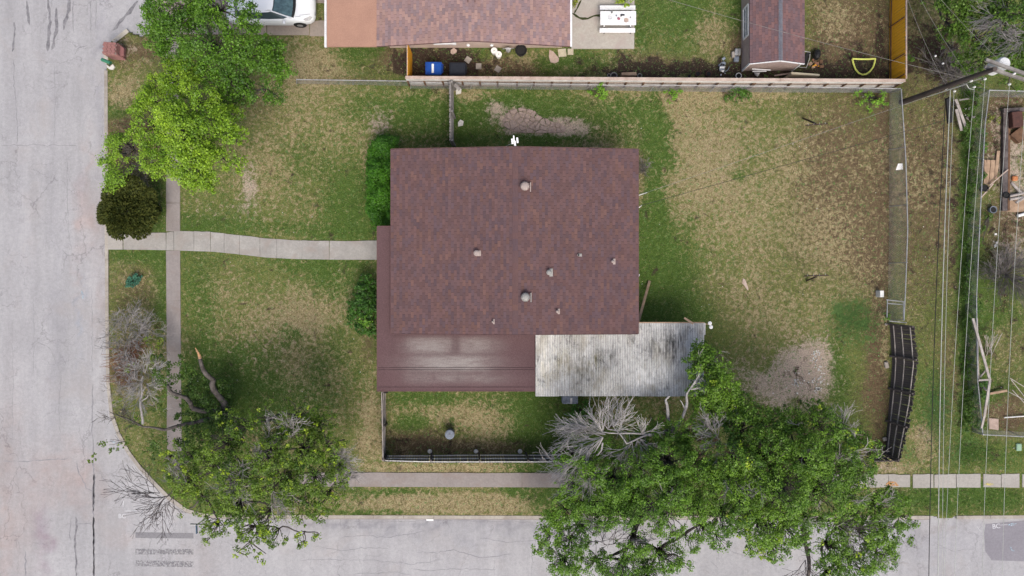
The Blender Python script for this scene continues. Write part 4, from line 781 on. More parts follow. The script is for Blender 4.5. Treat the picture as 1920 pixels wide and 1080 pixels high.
# neighbouring house
NEZ, NRZ = 2.5, 3.35
nW, nM, nE = P(613, 0, 2.45).x, P(706, 0, 2.55).x, P(1069, 0, NEZ).x; nS = P(0, 87, NEZ).y; nR = P(884, 0, NRZ).x; nTop = nS+9.0
nh = thing('neighbour_house', ((nW+nE)/2, nS+4.5, 0), 'neighbour house with pinkish shingle roof and flat tan porch roof at the top edge', 'house')
ws = nS-.02-.12; b = MB()
ov = .0
ys_ = P(0, 89.5, 0).y+.07
b.beam((nM+.25, ys_, 1.15), (nE-.25, ys_, 1.15), .14, 2.5)
b.beam((nM+.25, nTop-.3, 1.15), (nE-.25, nTop-.3, 1.15), .14, 2.5); b.beam((nM+.25, ys_, 1.15), (nM+.25, nTop-.3, 1.15), .14, 2.5); b.beam((nE-.3, ys_, 1.15), (nE-.3, nTop-.3, 1.15), .14, 2.5)
b.build('wall', M['wallp'], nh)
g = MB(); g.add([(nM+.2, ys_-.06, 2.35), (nE-.2, ys_-.06, 2.35), (nR, ys_-.06, NRZ-.1), (nM+.2, ys_+.06, 2.35), (nE-.2, ys_+.06, 2.35), (nR, ys_+.06, NRZ-.1)], [(0, 1, 2), (5, 4, 3), (0, 3, 4, 1), (1, 4, 5, 2), (2, 5, 3, 0)]); g.build('gable', M['wallp'], nh)
rS = nS-.0
rf = MB()
for ex in (nM, nE):
    rf.add([(ex, rS, NEZ-.02), (ex, nTop, NEZ-.02), (nR, nTop, NRZ-.02), (nR, rS, NRZ-.02), (ex, rS, NEZ-.12), (ex, nTop, NEZ-.12), (nR, nTop, NRZ-.12), (nR, rS, NRZ-.12)], [(0, 1, 2, 3), (7, 6, 5, 4), (0, 4, 5, 1), (3, 2, 6, 7), (1, 5, 6, 2), (0, 3, 7, 4)])
nroof = rf.build('roof', M['fascia'], nh); fixwind(nroof)
sh = MB(); tS = nS+4.2
for ex, sd_ in ((nM, 5), (nE, 6)): shingles(sh, Vector((ex, rS, NEZ-.01)), Vector((ex, tS, NEZ-.01)), Vector((nR, rS, NRZ-.01)), Vector((nR, tS, NRZ-.01)), PAL_N, .142, .305, sd_)
lay_shingles(sh, nroof)
for dx in (-.17, .17):
    b = MB(); b.beam((nR+dx, nS+1.85, NRZ+.0), (nR+dx, tS, NRZ+.0), .04, .06); b.build('ridge_vent', M['fascia'], nroof)
M['tanroof'] = simple('tan_rolled_roofing', (.37, .215, .155), (.33, .19, .14), 1.2, .9, kind='geo', fine=50)
b = MB(); b.prism([(nW, nS), (nM+.02, nS), (nM+.02, nTop), (nW, nTop)], 2.36, 2.47); pr = b.build('porch_roof', M['tanroof'], nh)
b = MB(); b.beam((nW-.06, nS-.03, 2.44), (nW-.06, nTop, 2.44), .11, .10); b.beam((nW-.10, nS-.03, 2.51), (nW-.10, nTop, 2.51), .02, .03); b.beam((nW-.02, nS-.03, 2.51), (nW-.02, nTop, 2.51), .02, .03); b.build('gutter', M['gutter'], nh)
b = MB(); b.beam((nE+.05, nS+.0, 2.46), (nE+.05, nTop, 2.46), .09, .09); b.build('gutter', M['gutter'], nh)
b = MB(); b.beam((nW+.12, nS+.95, 2.4), (nW+.12, nS+.95, .05), .08, .08); b.build('downpipe', M['gutter'], nh)
for xx in (nW+.2, (nW+nM)/2): b = MB(); b.beam((xx, nS+.95, 0), (xx, nS+.95, 2.36), .1, .1); b.build('post', M['gutter'], nh)
b = MB(); b.beam(P(813, 82.5, 2.3), P(854, 82, 2.3), .05, .10); b.box(P(852, 81, 2.3), (.17, .12, .2)); b.build('vent_pipe', M['white'], nh)
for px, py in ((878, 85), (922, 85)): b = MB(); p = P(px, py, 1.7); b.lathe(p, [(.07, 0), (.07, .06), (.03, .09)], 10, sx=1.2); b.build('wall_vent', M['white'], nh)
window(nh, (nE-.2, nS+3, 1.4), 1.2, 1.0, 'y', out=-1)

# shed
SEZ, SRZ = 1.55, 2.08
sW, sE = P(1406, 0, SEZ).x, P(1508.5, 0, SEZ).x; sS = P(0, 118.5, SEZ).y; sR = P(1464, 0, SRZ).x; sT = sS+4.2
wW, wE = P(1391.5, 0, .0).x, P(1494, 0, 0).x
wW, wE = sW+.06, sE-.10; sw = sS+.10
shed = thing('garden_shed', ((sW+sE)/2, sS+2.1, 0), 'small garden shed with red-brown shingle gable roof and pinkish plank walls', 'shed')
b = MB(); 
for (a, c) in (((wW, sw), (wE, sw)), ((wE, sw), (wE, sT-.1)), ((wE, sT-.1), (wW, sT-.1)), ((wW, sT-.1), (wW, sw))): b.beam((a[0], a[1], .74), (c[0], c[1], .74), .06, 1.44)
b.add([(wW, sw-.03, 1.45), (wE, sw-.03, 1.45), (sR, sw-.03, SRZ-.08), (wW, sw+.03, 1.45), (wE, sw+.03, 1.45), (sR, sw+.03, SRZ-.08)], [(0, 1, 2), (5, 4, 3), (0, 3, 4, 1), (1, 4, 5, 2), (2, 5, 3, 0)])
b.build('wall', M['shedwall'], shed)
n = 14; gmesh = None
for i in range(n):   # plank cladding of the gable end
    xa = wW+.03+(wE-wW-.06)*i/n; xb = xa+(wE-wW-.06)/n-.012; xm = (xa+xb)/2; top = SRZ-.12-(SRZ-SEZ)*abs(xm-sR)/(sE-sR)
    k = MB(); k.box((xm, sw-.045, (.05+top)/2), (xb-xa, .025, top-.05)); k.build('plank', M['shedwall'], shed)
for xx in (wW, wE): k = MB(); k.beam((xx, sw-.055, .05), (xx, sw-.055, 1.5), .09, .05); k.build('corner_trim', M['wood_white'] if False else M['white'], shed)
rf = MB()
for ex in (sW, sE): rf.add([(ex, sS, SEZ-.02), (ex, sT, SEZ-.02), (sR, sT, SRZ-.02), (sR, sS, SRZ-.02), (ex, sS, SEZ-.07), (ex, sT, SEZ-.07), (sR, sT, SRZ-.07), (sR, sS, SRZ-.07)], [(0, 1, 2, 3), (7, 6, 5, 4), (0, 4, 5, 1), (3, 2, 6, 7), (1, 5, 6, 2), (0, 3, 7, 4)])
sroof = rf.build('roof', M['underlay'], shed); fixwind(sroof)
sh = MB()
for ex, sd_ in ((sW, 8), (sE, 9)): shingles(sh, Vector((ex, sS, SEZ-.01)), Vector((ex, sT, SEZ-.01)), Vector((sR, sS, SRZ-.01)), Vector((sR, sT, SRZ-.01)), PAL_S, .142, .305, sd_)
lay_shingles(sh, sroof)
M['ridgecap'] = simple('blue_grey_ridge_cap', (.16, .165, .19), (.115, .115, .135), 6, .9)
for i in range(12):
    y0_ = sS+i*.35; k = MB()
    for s in (-1, 1): k.add([(sR, y0_, SRZ+.03), (sR, y0_+.345, SRZ+.02), (sR+s*.1, y0_+.345, SRZ-.025), (sR+s*.1, y0_, SRZ-.015)], [(0, 1, 2, 3) if s < 0 else (3, 2, 1, 0)])
    k.build('ridge_cap', M['ridgecap'], sroof)
for ex in (sW, sE): k = MB(); k.beam((ex, sS-.03, SEZ-.06), (sR, sS-.03, SRZ-.06), .03, .10); k.build('rake_board', M['white'], sroof)
window(shed, (wW-.045, P(0, 42, .8).y, .85), 1.55, .8, 'y')

# ---------------------------------------------------------------- fences
def picket_mesh(mat, dog=True):
    b = MB(); h = .5; v = [(-h, -h, 0), (h, -h, 0), (h, -h, .97), (.2, -h, 1), (-.2, -h, 1), (-h, -h, .97)] if dog else [(-h, -h, 0), (h, -h, 0), (h, -h, 1), (-h, -h, 1)]
    m = len(v); v2 = v+[(x, h, z) for x, y, z in v]
    b.add(v2, [tuple(range(m)), tuple(range(2*m-1, m-1, -1))]+[(i, m+i, m+(i+1) % m, (i+1) % m) for i in range(m)]); me = b.mesh('picket', mat)
    return me
def along(pts, s):
    ps = [Vector(p) for p in pts]; Ls = [(b-a).length for a, b in zip(ps[:-1], ps[1:])]; T = sum(Ls); d = s*T
    for a, b, L in zip(ps[:-1], ps[1:], Ls):
        if d <= L+1e-6: return a.lerp(b, d/L)
        d -= L
    return ps[-1]
def plen(pts): return sum((Vector(b)-Vector(a)).length for a, b in zip(pts[:-1], pts[1:]))
def fence(name, base, top, label, mat, railmat, rails=(.2, .5, .85), side=1, w=.14, gap=.006, th=.02, postmat=None, npost=0, jit=.01, post_side=None, poststick=.0, miss=0.0, hj=.02, rail_h=.07):
    """base and top are polylines; the pickets run from one to the other"""
    t = thing(name, along(base, .5), label, 'fence'); L = plen(base); n = int(L/(w+gap)); me = picket_mesh(M[mat]); off = wloc(t)
    for i in range(n):
        if R.random() < miss: continue
        s = (i+.5)/n; a = along(base, s); b = along(top, s); d = (along(base, min(1, s+.01))-along(base, max(0, s-.01))).normalized()
        b = b+d*R.gauss(0, jit)+Vector((0, 0, R.gauss(0, hj))); u = b-a; h = u.length; u.normalize(); nn = d.cross(u).normalized(); d = u.cross(nn)
        a = a+nn*R.gauss(0, .004)
        ww = w*R.uniform(.93, 1.0) if gap > .004 else w*1.0; mt = Matrix(((d.x*ww, nn.x*th, u.x*h, a.x-off.x), (d.y*ww, nn.y*th, u.y*h, a.y-off.y), (d.z*ww, nn.z*th, u.z*h, a.z-off.z), (0, 0, 0, 1)))
        o = link('picket', me, t); o.matrix_local = mt
    m = max(2, int(L/.9))
    for r in rails:
        prev = None; pts = []
        for i in range(m+1):
            s = i/m; a = along(base, s); b = along(top, s); d = (along(base, min(1, s+.01))-along(base, max(0, s-.01))).normalized(); nn = d.cross((b-a).normalized()).normalized()
            pts.append(a.lerp(b, r)+nn*side*(th/2+.022)+Vector((0, 0, R.gauss(0, .008))))
        b_ = MB()
        for p0, p1 in zip(pts[:-1], pts[1:]): b_.beam(p0, p1, .04, rail_h)
        b_.build('rail', M[railmat], t)
    for i in range(npost):
        s = (i+.02)/(npost-1) if i == 0 else (i/(npost-1) if i < npost-1 else .995); a = along(base, s); b = along(top, s); d = (along(base, min(1, s+.01))-along(base, max(0, s-.01))).normalized(); nn = d.cross((b-a).normalized()).normalized(); o = nn*(post_side or side)*(th/2+.09)
        b_ = MB(); b_.beam(a+o, b+o+(b-a)*poststick, .09, .09, up=(nn.x, nn.y, nn.z)); b_.build('post', M[postmat or railmat], t)
    return t
# north fence: base line, pale boards and brown battens facing the yard
nb = [P(768, 160.5), P(1100, 162.5), P(1400, 164.5), P(1668, 166)]; H_ = 1.62
nt = [Vector((p.x, p.y, H_)) for p in nb]
nf = thing('north_fence', (nb[0]+nb[-1])/2, 'long pale wooden fence with a plank cap running along the neighbour yard', 'fence')
me = picket_mesh(M['wood_pale'], False); L = plen(nb); n = int(L/.146); off = wloc(nf)
for i in range(n):
    a = along(nb, (i+.5)/n); o = link('picket', me, nf); o.matrix_local = Matrix(((.138, 0, 0, a.x-off.x), (0, .02, 0, a.y-off.y+R.gauss(0, .004)), (0, 0, 1.55, a.z-off.z), (0, 0, 0, 1)))
m = 12
for i in range(m):    # plank cap
    a, b_ = along(nb, i/m), along(nb, (i+1)/m); k = MB(); k.beam(a+Vector((.004, -.02, H_)), b_+Vector((-.004, -.02, H_+R.gauss(0, .006))), .15, .035); k.build('cap_plank', M['wood_pale'], nf)
for zz, hh_ in ((1.30, .17), (.60, .17)):
    for i in range(m):
        a, b_ = along(nb, i/m), along(nb, (i+1)/m); k = MB(); k.beam(a+Vector((.004, -.05, zz)), b_+Vector((-.004, -.05, zz)), .03, hh_+.10); k.build('board', M['wood_white'], nf)
nbat = int(L/.92)
for i in range(nbat+1):
    a = along(nb, min(.998, max(.002, i/nbat+R.uniform(-.002, .002)))); k = MB(); k.beam(a+Vector((0, -.085, .15)), a+Vector((0, -.085, 1.18)), .09+(.1 if i in (15, 19) else 0), .045, up=(0, 1, 0)); k.build('batten', M['wood_brown'], nf)
fence('orange_fence', [P(1668, 164), P(1668, 60), P(1670, -60)], [P(1668, 164)+Vector((.0, 0, 1.62)), P(1668, 60)+Vector((0, 0, 1.62)), P(1670, -60)+Vector((0, 0, 1.62))], 'bright orange stained board fence running north at the right side of the neighbour yard', 'orange', 'wood_brown', rails=(.12,), side=-1, npost=0, w=.145, th=.02)
of = bpy.data.objects['orange_fence']
k = MB(); a = P(1668, 164)+Vector((.03, 0, 1.64)); b_ = P(1668, -60)+Vector((.03, 0, 1.64)); k.beam(a, b_, .07, .04); k.build('cap_plank', M['wood_pale'], of)
for yy in (155, 118, 52): p = P(1668, yy); k = MB(); k.beam(p+Vector((-.045, 0, 0)), p+Vector((-.045, .0, 1.6)), .035, .05); k.build('batten', M['wood_brown'], of)
fence('side_fence', [P(772.5, 158), P(772.5, 100)], [P(772.5, 158)+Vector((0, 0, 1.62)), P(772.5, 100)+Vector((0, 0, 1.62))], 'short orange brown fence joining the neighbour house to the pale fence', 'orange', 'wood_pale', rails=(.97,), side=-1, w=.14)
# grey gate fence between the yards
g0, g1 = P(849, 168), P(849, 275)
fence('grey_picket_fence', [g1, g0], [g1+Vector((-.02, 0, 1.65)), g0+Vector((-.04, 0, 1.65))], 'weathered grey picket fence running from the house to the north fence', 'wood_grey', 'wood_grey', rails=(.12, .5, .93), side=1, w=.13, npost=3, jit=.02, hj=.03, th=.05, rail_h=.09)
for px, py, lb in ((860, 172, 'white concrete footing lump at the north end of the grey picket fence'), (864, 232, 'white concrete footing lump beside the middle post of the grey picket fence')):
    p = P(px, py); k = MB(); k.prism([(p.x-.13, p.y-.16), (p.x+.12, p.y-.1), (p.x+.15, p.y+.12), (p.x-.02, p.y+.2), (p.x-.14, p.y+.05)], -.02, .09); tag(k.build('footing_lump', M['stone_w']), lb, 'concrete lump', 'concrete lumps by the grey fence')
beamthing('loose_board', P(852, 158, 1.2), P(862, 168, .9), .18, .04, 'wood_grey', 'loose grey board leaning at the north end of the grey picket fence', 'board')
# dark fence round the side yard
s0, s1, s2 = P(722, 735), P(721, 855), P(1075, 853)
fence('side_yard_fence', [s1, s0], [P(717, 864.5, 1.75), P(714.5, 735, 1.75)], 'dark slatted fence between the carport corner and the street corner of the side yard', 'wood_dark', 'rail', rails=(.1, .5, .97), side=1, w=.13, npost=3, postmat='wood_dark')
fence('street_fence', [s1, P(890, 853), s2], [P(717, 865, 1.75), P(812, 867.5, 1.75), P(1000, 867.5, 1.75), P(1082, 867, 1.75)], 'dark low fence with three pale rails running along the pavement', 'wood_dark', 'wood_white', rails=(.12, .55, .97), side=-1, w=.12, gap=.01, npost=5, postmat='wood_dark', poststick=.02, hj=.01)
for px in (806, 892.5, 975): 
    p = P(px, 846); k = MB(); k.lathe((p.x, p.y, 0), [(.1, 0), (.12, .05), (.06, .08)], 10); tag(k.build('post_footing', M['stone_w']), 'pale footing at the foot of the fence post, %s of three along the street fence' % {806: 'leftmost', 892.5: 'middle', 975: 'rightmost'}[px], 'footing', 'pale footings along the street fence')
# leaning black fence on the east side
bb = [P(1668, 606), P(1673, 683), P(1667, 760), P(1660, 850)]; bt = [P(1714, 611, 1.7), P(1721, 683, 1.7), P(1711, 762, 1.7), P(1689, 864, 1.7)]
fence('leaning_black_fence', bb[::-1], bt[::-1], 'blackened wooden fence leaning outward over the alley with three grey rails', 'wood_dark', 'rail', rails=(.17, .5, .85), side=-1, w=.118, gap=.001, jit=.012, hj=.06, npost=5, postmat='wood_dark', poststick=.02, rail_h=.06)
fence('fallen_fence_panel', [P(1622, 858, .05), P(1662, 850, .1)], [P(1640, 866, .9), P(1689, 866, 1.3)], 'sagging black end panel of the leaning fence beside the tree', 'wood_dark', 'wood_dark', rails=(.5, .95), side=-1, w=.10, gap=.03, jit=.05, hj=.05)
# chain link fences
def chainlink(name, base, top, label, nposts, postw=.022, sp=.10, gate=None, railr=.024, cover=True, wr=.003):
    t = thing(name, along(base, .5), label, 'fence'); L = plen(base); h = (Vector(top[0])-Vector(base[0])).length
    k = MB(); k.tube(top, railr, 6); k.build('top_rail', M['metal'], t)
    for i in range(nposts):
        s = i/(nposts-1); k = MB(); a, b_ = along(base, s), along(top, s); k.tube([a, b_+(b_-a)*.04], postw, 7); k.build('post', M['metal'], t)
    if cover:
        def pt(s, v): s = min(1, max(0, s)); return along(base, s).lerp(along(top, s), v)
        k = MB(); d = -h
        while d < L:
            for sgn in (1, -1):
                v0, v1 = 0.0, 1.0; sa = d if sgn > 0 else d+h; sb = d+h if sgn > 0 else d
                lo, hi = min(sa, sb), max(sa, sb)
                if hi <= 0 or lo >= L: continue
                f = lambda s_: (s_-sa)/(sb-sa)
                ends = sorted([max(0, lo), min(L, hi)]); k.tube([pt(ends[0]/L, f(ends[0])), pt((ends[0]+ends[1])/2/L, f((ends[0]+ends[1])/2)), pt(ends[1]/L, f(ends[1]))], wr, 3, cap=False)
            d += sp*1.414
        k.build('wire_mesh', M['wire'], t, kind='stuff')
    return t
chainlink('west_chain_link_fence', [P(556, 157), P(768, 161)], [P(556, 149, 1.05), P(768, 152, 1.05)], 'low chain link fence between the front yards, left of the wooden fence', 3)
chainlink('north_chain_link_fence', [P(770, 166), P(1100, 168.5), P(1210, 171), P(1400, 173), P(1668, 174)], [P(770, 153.5, .95), P(1100, 158.5, .9), P(1214, 161.5, .9), P(1222, 159.5, .9), P(1400, 161, .95), P(1688, 166, 1.1)], 'long chain link fence standing against the pale wooden fence of the neighbour', 9, wr=.0048, sp=.082)
chainlink('east_chain_link_fence', [P(1668, 174), P(1667, 300), P(1667, 430), P(1665, 560), P(1667, 600)], [P(1690, 168, 1.4), P(1698.5, 300, 1.4), P(1702, 430, 1.4), P(1698, 540, 1.4), P(1695, 600, 1.4)], 'leaning chain link fence along the east side of the back yard', 5, wr=.0048, sp=.082)
rb_ = [(1855, 170), (1847, 235), (1838, 400), (1831, 560), (1832, 640), (1833, 712), (1838, 760), (1843, 815)]
chainlink('alley_chain_link_fence', [P(x-22 if y < 600 else x-20, y-6) for x, y in rb_], [P(x, y, 1.0) for x, y in rb_], 'sagging chain link fence on the far side of the alley', 6, wr=.0048, sp=.082)
chainlink('far_yard_fence_north', [P(1833, 181), P(1960, 184)], [P(1855, 169, 1.1), P(1990, 173, 1.1)], 'chain link fence end behind the utility pole at the top of the far yard', 3)
chainlink('far_yard_fence_south', [P(1824, 805), P(1960, 812)], [P(1843, 815, 1.1), P(1985, 822, 1.1)], 'chain link fence along the bottom of the far yard', 3)
# small chain link gate piece
t = thing('gate_frame', P(1680, 580), 'small grey gate frame between the chain link fence and the black fence', 'gate')
for a, b_ in (((1662, 562), (1697, 566)), ((1664, 569), (1694, 571)), ((1664, 562), (1663, 595)), ((1694, 566), (1694, 602)), ((1668, 602), (1700, 605))):
    k = MB(); k.tube([P(*a, .9), P(*b_, 1.1)], .025, 6); k.build('bar', M['metal'], t)
cap_ = P(1654, 551, .0); k = MB(); k.box((P(1654, 551, .5).x, P(1654, 551, .5).y, .25), (.2, .34, .5), bev=.02); tag(k.build('white_box', M['whitep']), 'small upright white box left of the gate frame', 'box')
k = MB(); p = P(1687, 313, 1.0); k.add([(p.x-.13, p.y-.14, .85), (p.x+.16, p.y-.12, 1.0), (p.x+.10, p.y+.16, 1.1), (p.x-.08, p.y+.17, 1.0), (p.x-.12, p.y-.14, .82), (p.x+.17, p.y-.12, .96), (p.x+.11, p.y+.16, 1.06), (p.x-.07, p.y+.17, .96)], [(0, 1, 2, 3), (7, 6, 5, 4), (0, 4, 5, 1), (1, 5, 6, 2), (2, 6, 7, 3), (3, 7, 4, 0)]); tag(k.build('white_cloth', M['whitep']), 'piece of white cloth caught on the leaning east chain link fence', 'cloth')
# far yard: broken timber frame
t = thing('broken_timber_frame', P(1845, 720), 'collapsed frame of long pale timbers lying on the alley chain link fence', 'timber frame')
for a, b_, w_ in (((1824, 597, 1.2), (1836, 640, 1.3), .12), ((1836, 640, 1.3), (1856, 713, 1.3), .12), ((1856, 713, 1.3), (1846, 778, 1.2), .12), ((1846, 778, 1.2), (1840, 803, 1.1), .10), ((1831, 597, .9), (1834, 710, .9), .10), ((1835, 713, 1.1), (1856, 712, 1.35), .09), ((1838, 706, .9), (1849, 694, 1.25), .07), ((1840, 722, .9), (1850, 732, 1.25), .07)):
    k = MB(); k.beam(P(*a), P(*b_), w_, .06); k.build('timber', M['rail'], t)
t = thing('bent_wire_panel', P(1900, 735), 'bent panel of pale rods at the edge of the far yard', 'panel')
for a, b_ in (((1894, 709), (1925, 728)), ((1892, 735), (1925, 752)), ((1898, 731), (1925, 760)), ((1896, 712), (1922, 745))): k = MB(); k.tube([P(*a, .7), P(*b_, .6)], .02, 5); k.build('rod', M['rail'], t)
k = MB(); k.tube([P(1883, 783, .12), P(1925, 780, .12)], .03, 6); tag(k.build('white_pipe', M['whitep']), 'thin white pipe lying on bare soil in the far yard', 'pipe')
k = MB(); k.beam(P(1856, 738, .1), P(1888, 732, .3), .12, .1); tag(k.build('rotten_log', M['wood_tan']), 'rough reddish log lying below the collapsed timber frame', 'log')
k = MB(); k.prism([tuple(P(*q)[:2]) for q in ((1853, 784), (1871, 785), (1871, 806), (1854, 804))], -.05, .06); tag(k.build('concrete_pad', M['paver_p']), 'pinkish concrete pad beside the fence corner of the far yard', 'concrete pad')
k = MB(); k.box((P(1909, 838).x, P(1909, 838).y, .04), (.27, .38, .12), bev=.03); tag(k.build('utility_cover', simple('pale_green_plastic', (.25, .38, .27), (.20, .31, .22), 5, .6)), 'pale green utility box cover in the grass by the far yard fence', 'utility cover')

# ---------------------------------------------------------------- utility pole and wires
pb, pt = P(1690, 192), P(1866, 129, 7.6)
pole = thing('utility_pole', pb, 'tall dark wooden utility pole with two crossarms and a white transformer', 'utility pole')
k = MB(); k.tube([pb+Vector((0, 0, -.2)), pb.lerp(pt, .5), pt], [.145, .125, .10], 14); k.build('shaft', M['pole'], pole)
for i, (a, b_) in enumerate((((1848, 112, 7.3), (1935, 143, 7.3)), ((1846, 125, 7.1), (1935, 154, 7.1)))):
    k = MB(); k.beam(P(*a), P(*b_), .12, .13); k.build('crossarm', M['wood_grey'], pole)
k = MB(); p = P(1866, 133, 6.0); k.lathe((p.x-.12, p.y+.1, 5.9), [(.24, 0), (.29, .05), (.29, .85), (.24, .95), (.05, 1.0)], 20); tr_ = k.build('transformer', M['white'], pole, smooth=False)
k = MB(); k.lathe((p.x-.32, p.y-.02, 6.75), [(.05, 0), (.08, .05), (.05, .1), (.08, .15), (.04, .25)], 10); k.build('bushing', M['whitep'], tr_)
for (px, py, z) in ((1821, 152, 5.6), (1827, 163, 5.5), (1774, 166, 3.9), (1790, 171, 4.2), (1847, 148, 6.8), (1893, 158, 6.9), (1902, 138, 7.4)):
    k = MB(); p = P(px, py, z); k.lathe(p, [(.02, -.08), (.05, -.04), (.035, -.01), (.05, .03), (.028, .07), (.015, .09)], 10); k.build('insulator', M['whitep'], pole)
k = MB(); k.beam(P(1777, 184, 3.9), P(1781, 230, 3.3), .22, .12); k.build('cable_box', M['black'], pole)
k = MB(); k.tube([P(1740, 181, 2.4), P(1775, 170, 4.0), P(1812, 158, 5.3)], .02, 5); k.build('conduit', M['cable_w'], pole)
k = MB(); k.tube([P(1812, 158, 5.4), P(1817, 166, 5.3), P(1827, 168, 5.4)], .018, 5); k.build('jumper', M['cable_w'], pole)
def wire(a, b_, label, mat='cable_w', r=.014, sag=.5, group=None, name='overhead_wire'):
    a, b_ = Vector(a), Vector(b_); k = MB(); n = 28; k.tube([a.lerp(b_, i/n)-Vector((0, 0, sag*4*(i/n)*(1-i/n))) for i in range(n+1)], r, 5); return tag(k.build(name, M[mat]), label, 'wire', group)
G_ = 'overhead lines running south from the utility pole'
def run(px0, py0, z0, pxe, ze, r, mat, label, sag=.3):
    """from the pole to a point beyond the bottom edge"""
    wire(P(px0, py0, z0), P(pxe, 1250, ze), label, mat, r, sag, G_)
run(1772, 200, 3.9, 1740, 4.4, .018, 'cable', 'black telephone cable, leftmost of the lines running south from the pole')
run(1782, 168, 4.2, 1759, 4.8, .020, 'cable_w', 'thick pale cable next to the black one in the lines running south')
run(1789, 168, 4.4, 1767, 4.9, .010, 'cable_w', 'thin pale wire just right of the thick pale cable')
run(1827, 163, 5.5, 1764, 5.6, .009, 'cable_w', 'thin pale wire that slants across to the thick pale cable further south')
run(1847, 150, 6.9, 1784, 6.9, .009, 'cable_w', 'thin wire from the west end of the crossarm, fifth line from the left')
run(1893, 155, 7.0, 1837, 7.0, .009, 'cable_w', 'thin wire from the middle of the crossarm over the far yard')
run(1925, 160, 7.1, 1876, 7.1, .009, 'cable_w', 'thin wire furthest right over the far yard')
wire(P(1832, 152, 5.6), P(1195, -18, 4.2), 'dashed looking service wire crossing the shed roof towards the neighbour house', 'wood_grey', .008, .3)
wire(P(1784, 222, 3.5), P(1199, 386, 2.5), 'dark service wire from the pole down to the lower white bracket of the house', 'cable', .011, .12)
wire(P(1848, 144, 6.9), P(1212, 361, 2.4), 'pale service wire from the pole top down to the longer white bracket of the house', 'wire', .005, .15)
wire(P(1770, 178, 4.0), P(1300, 314, 3.3), 'pale service wire over the back yard, upper of the two', 'cable_w', .009, .3) if False else None
wire(P(1778, 168, 4.2), P(1692, -30, 4.2), 'yellowish wire with white spacer blobs running north beside the orange fence', 'wood_grey', .007, .2)
wire(P(1822, 150, 5.6), P(1712, -30, 5.4), 'thin wire running north from the pole over the dark undergrowth', 'wood_grey', .006, .2)
wire(P(1880, 118, 7.4), P(1700, -80, 7.2), 'faint wire from the upper crossarm running north-west over the trees', 'wood_grey', .006, .2)
for px, py, lb in ((1754, 105, 'upper'), (1768, 119, 'lower')):
    k = MB(); k.lathe(P(px, py, 4.1), [(.02, -.06), (.045, -.03), (.045, .03), (.02, .06)], 10); tag(k.build('wire_spacer', M['whitep']), '%s of the two white spacers on the wire left of the trees' % lb, 'insulator', 'white spacers on a wire')
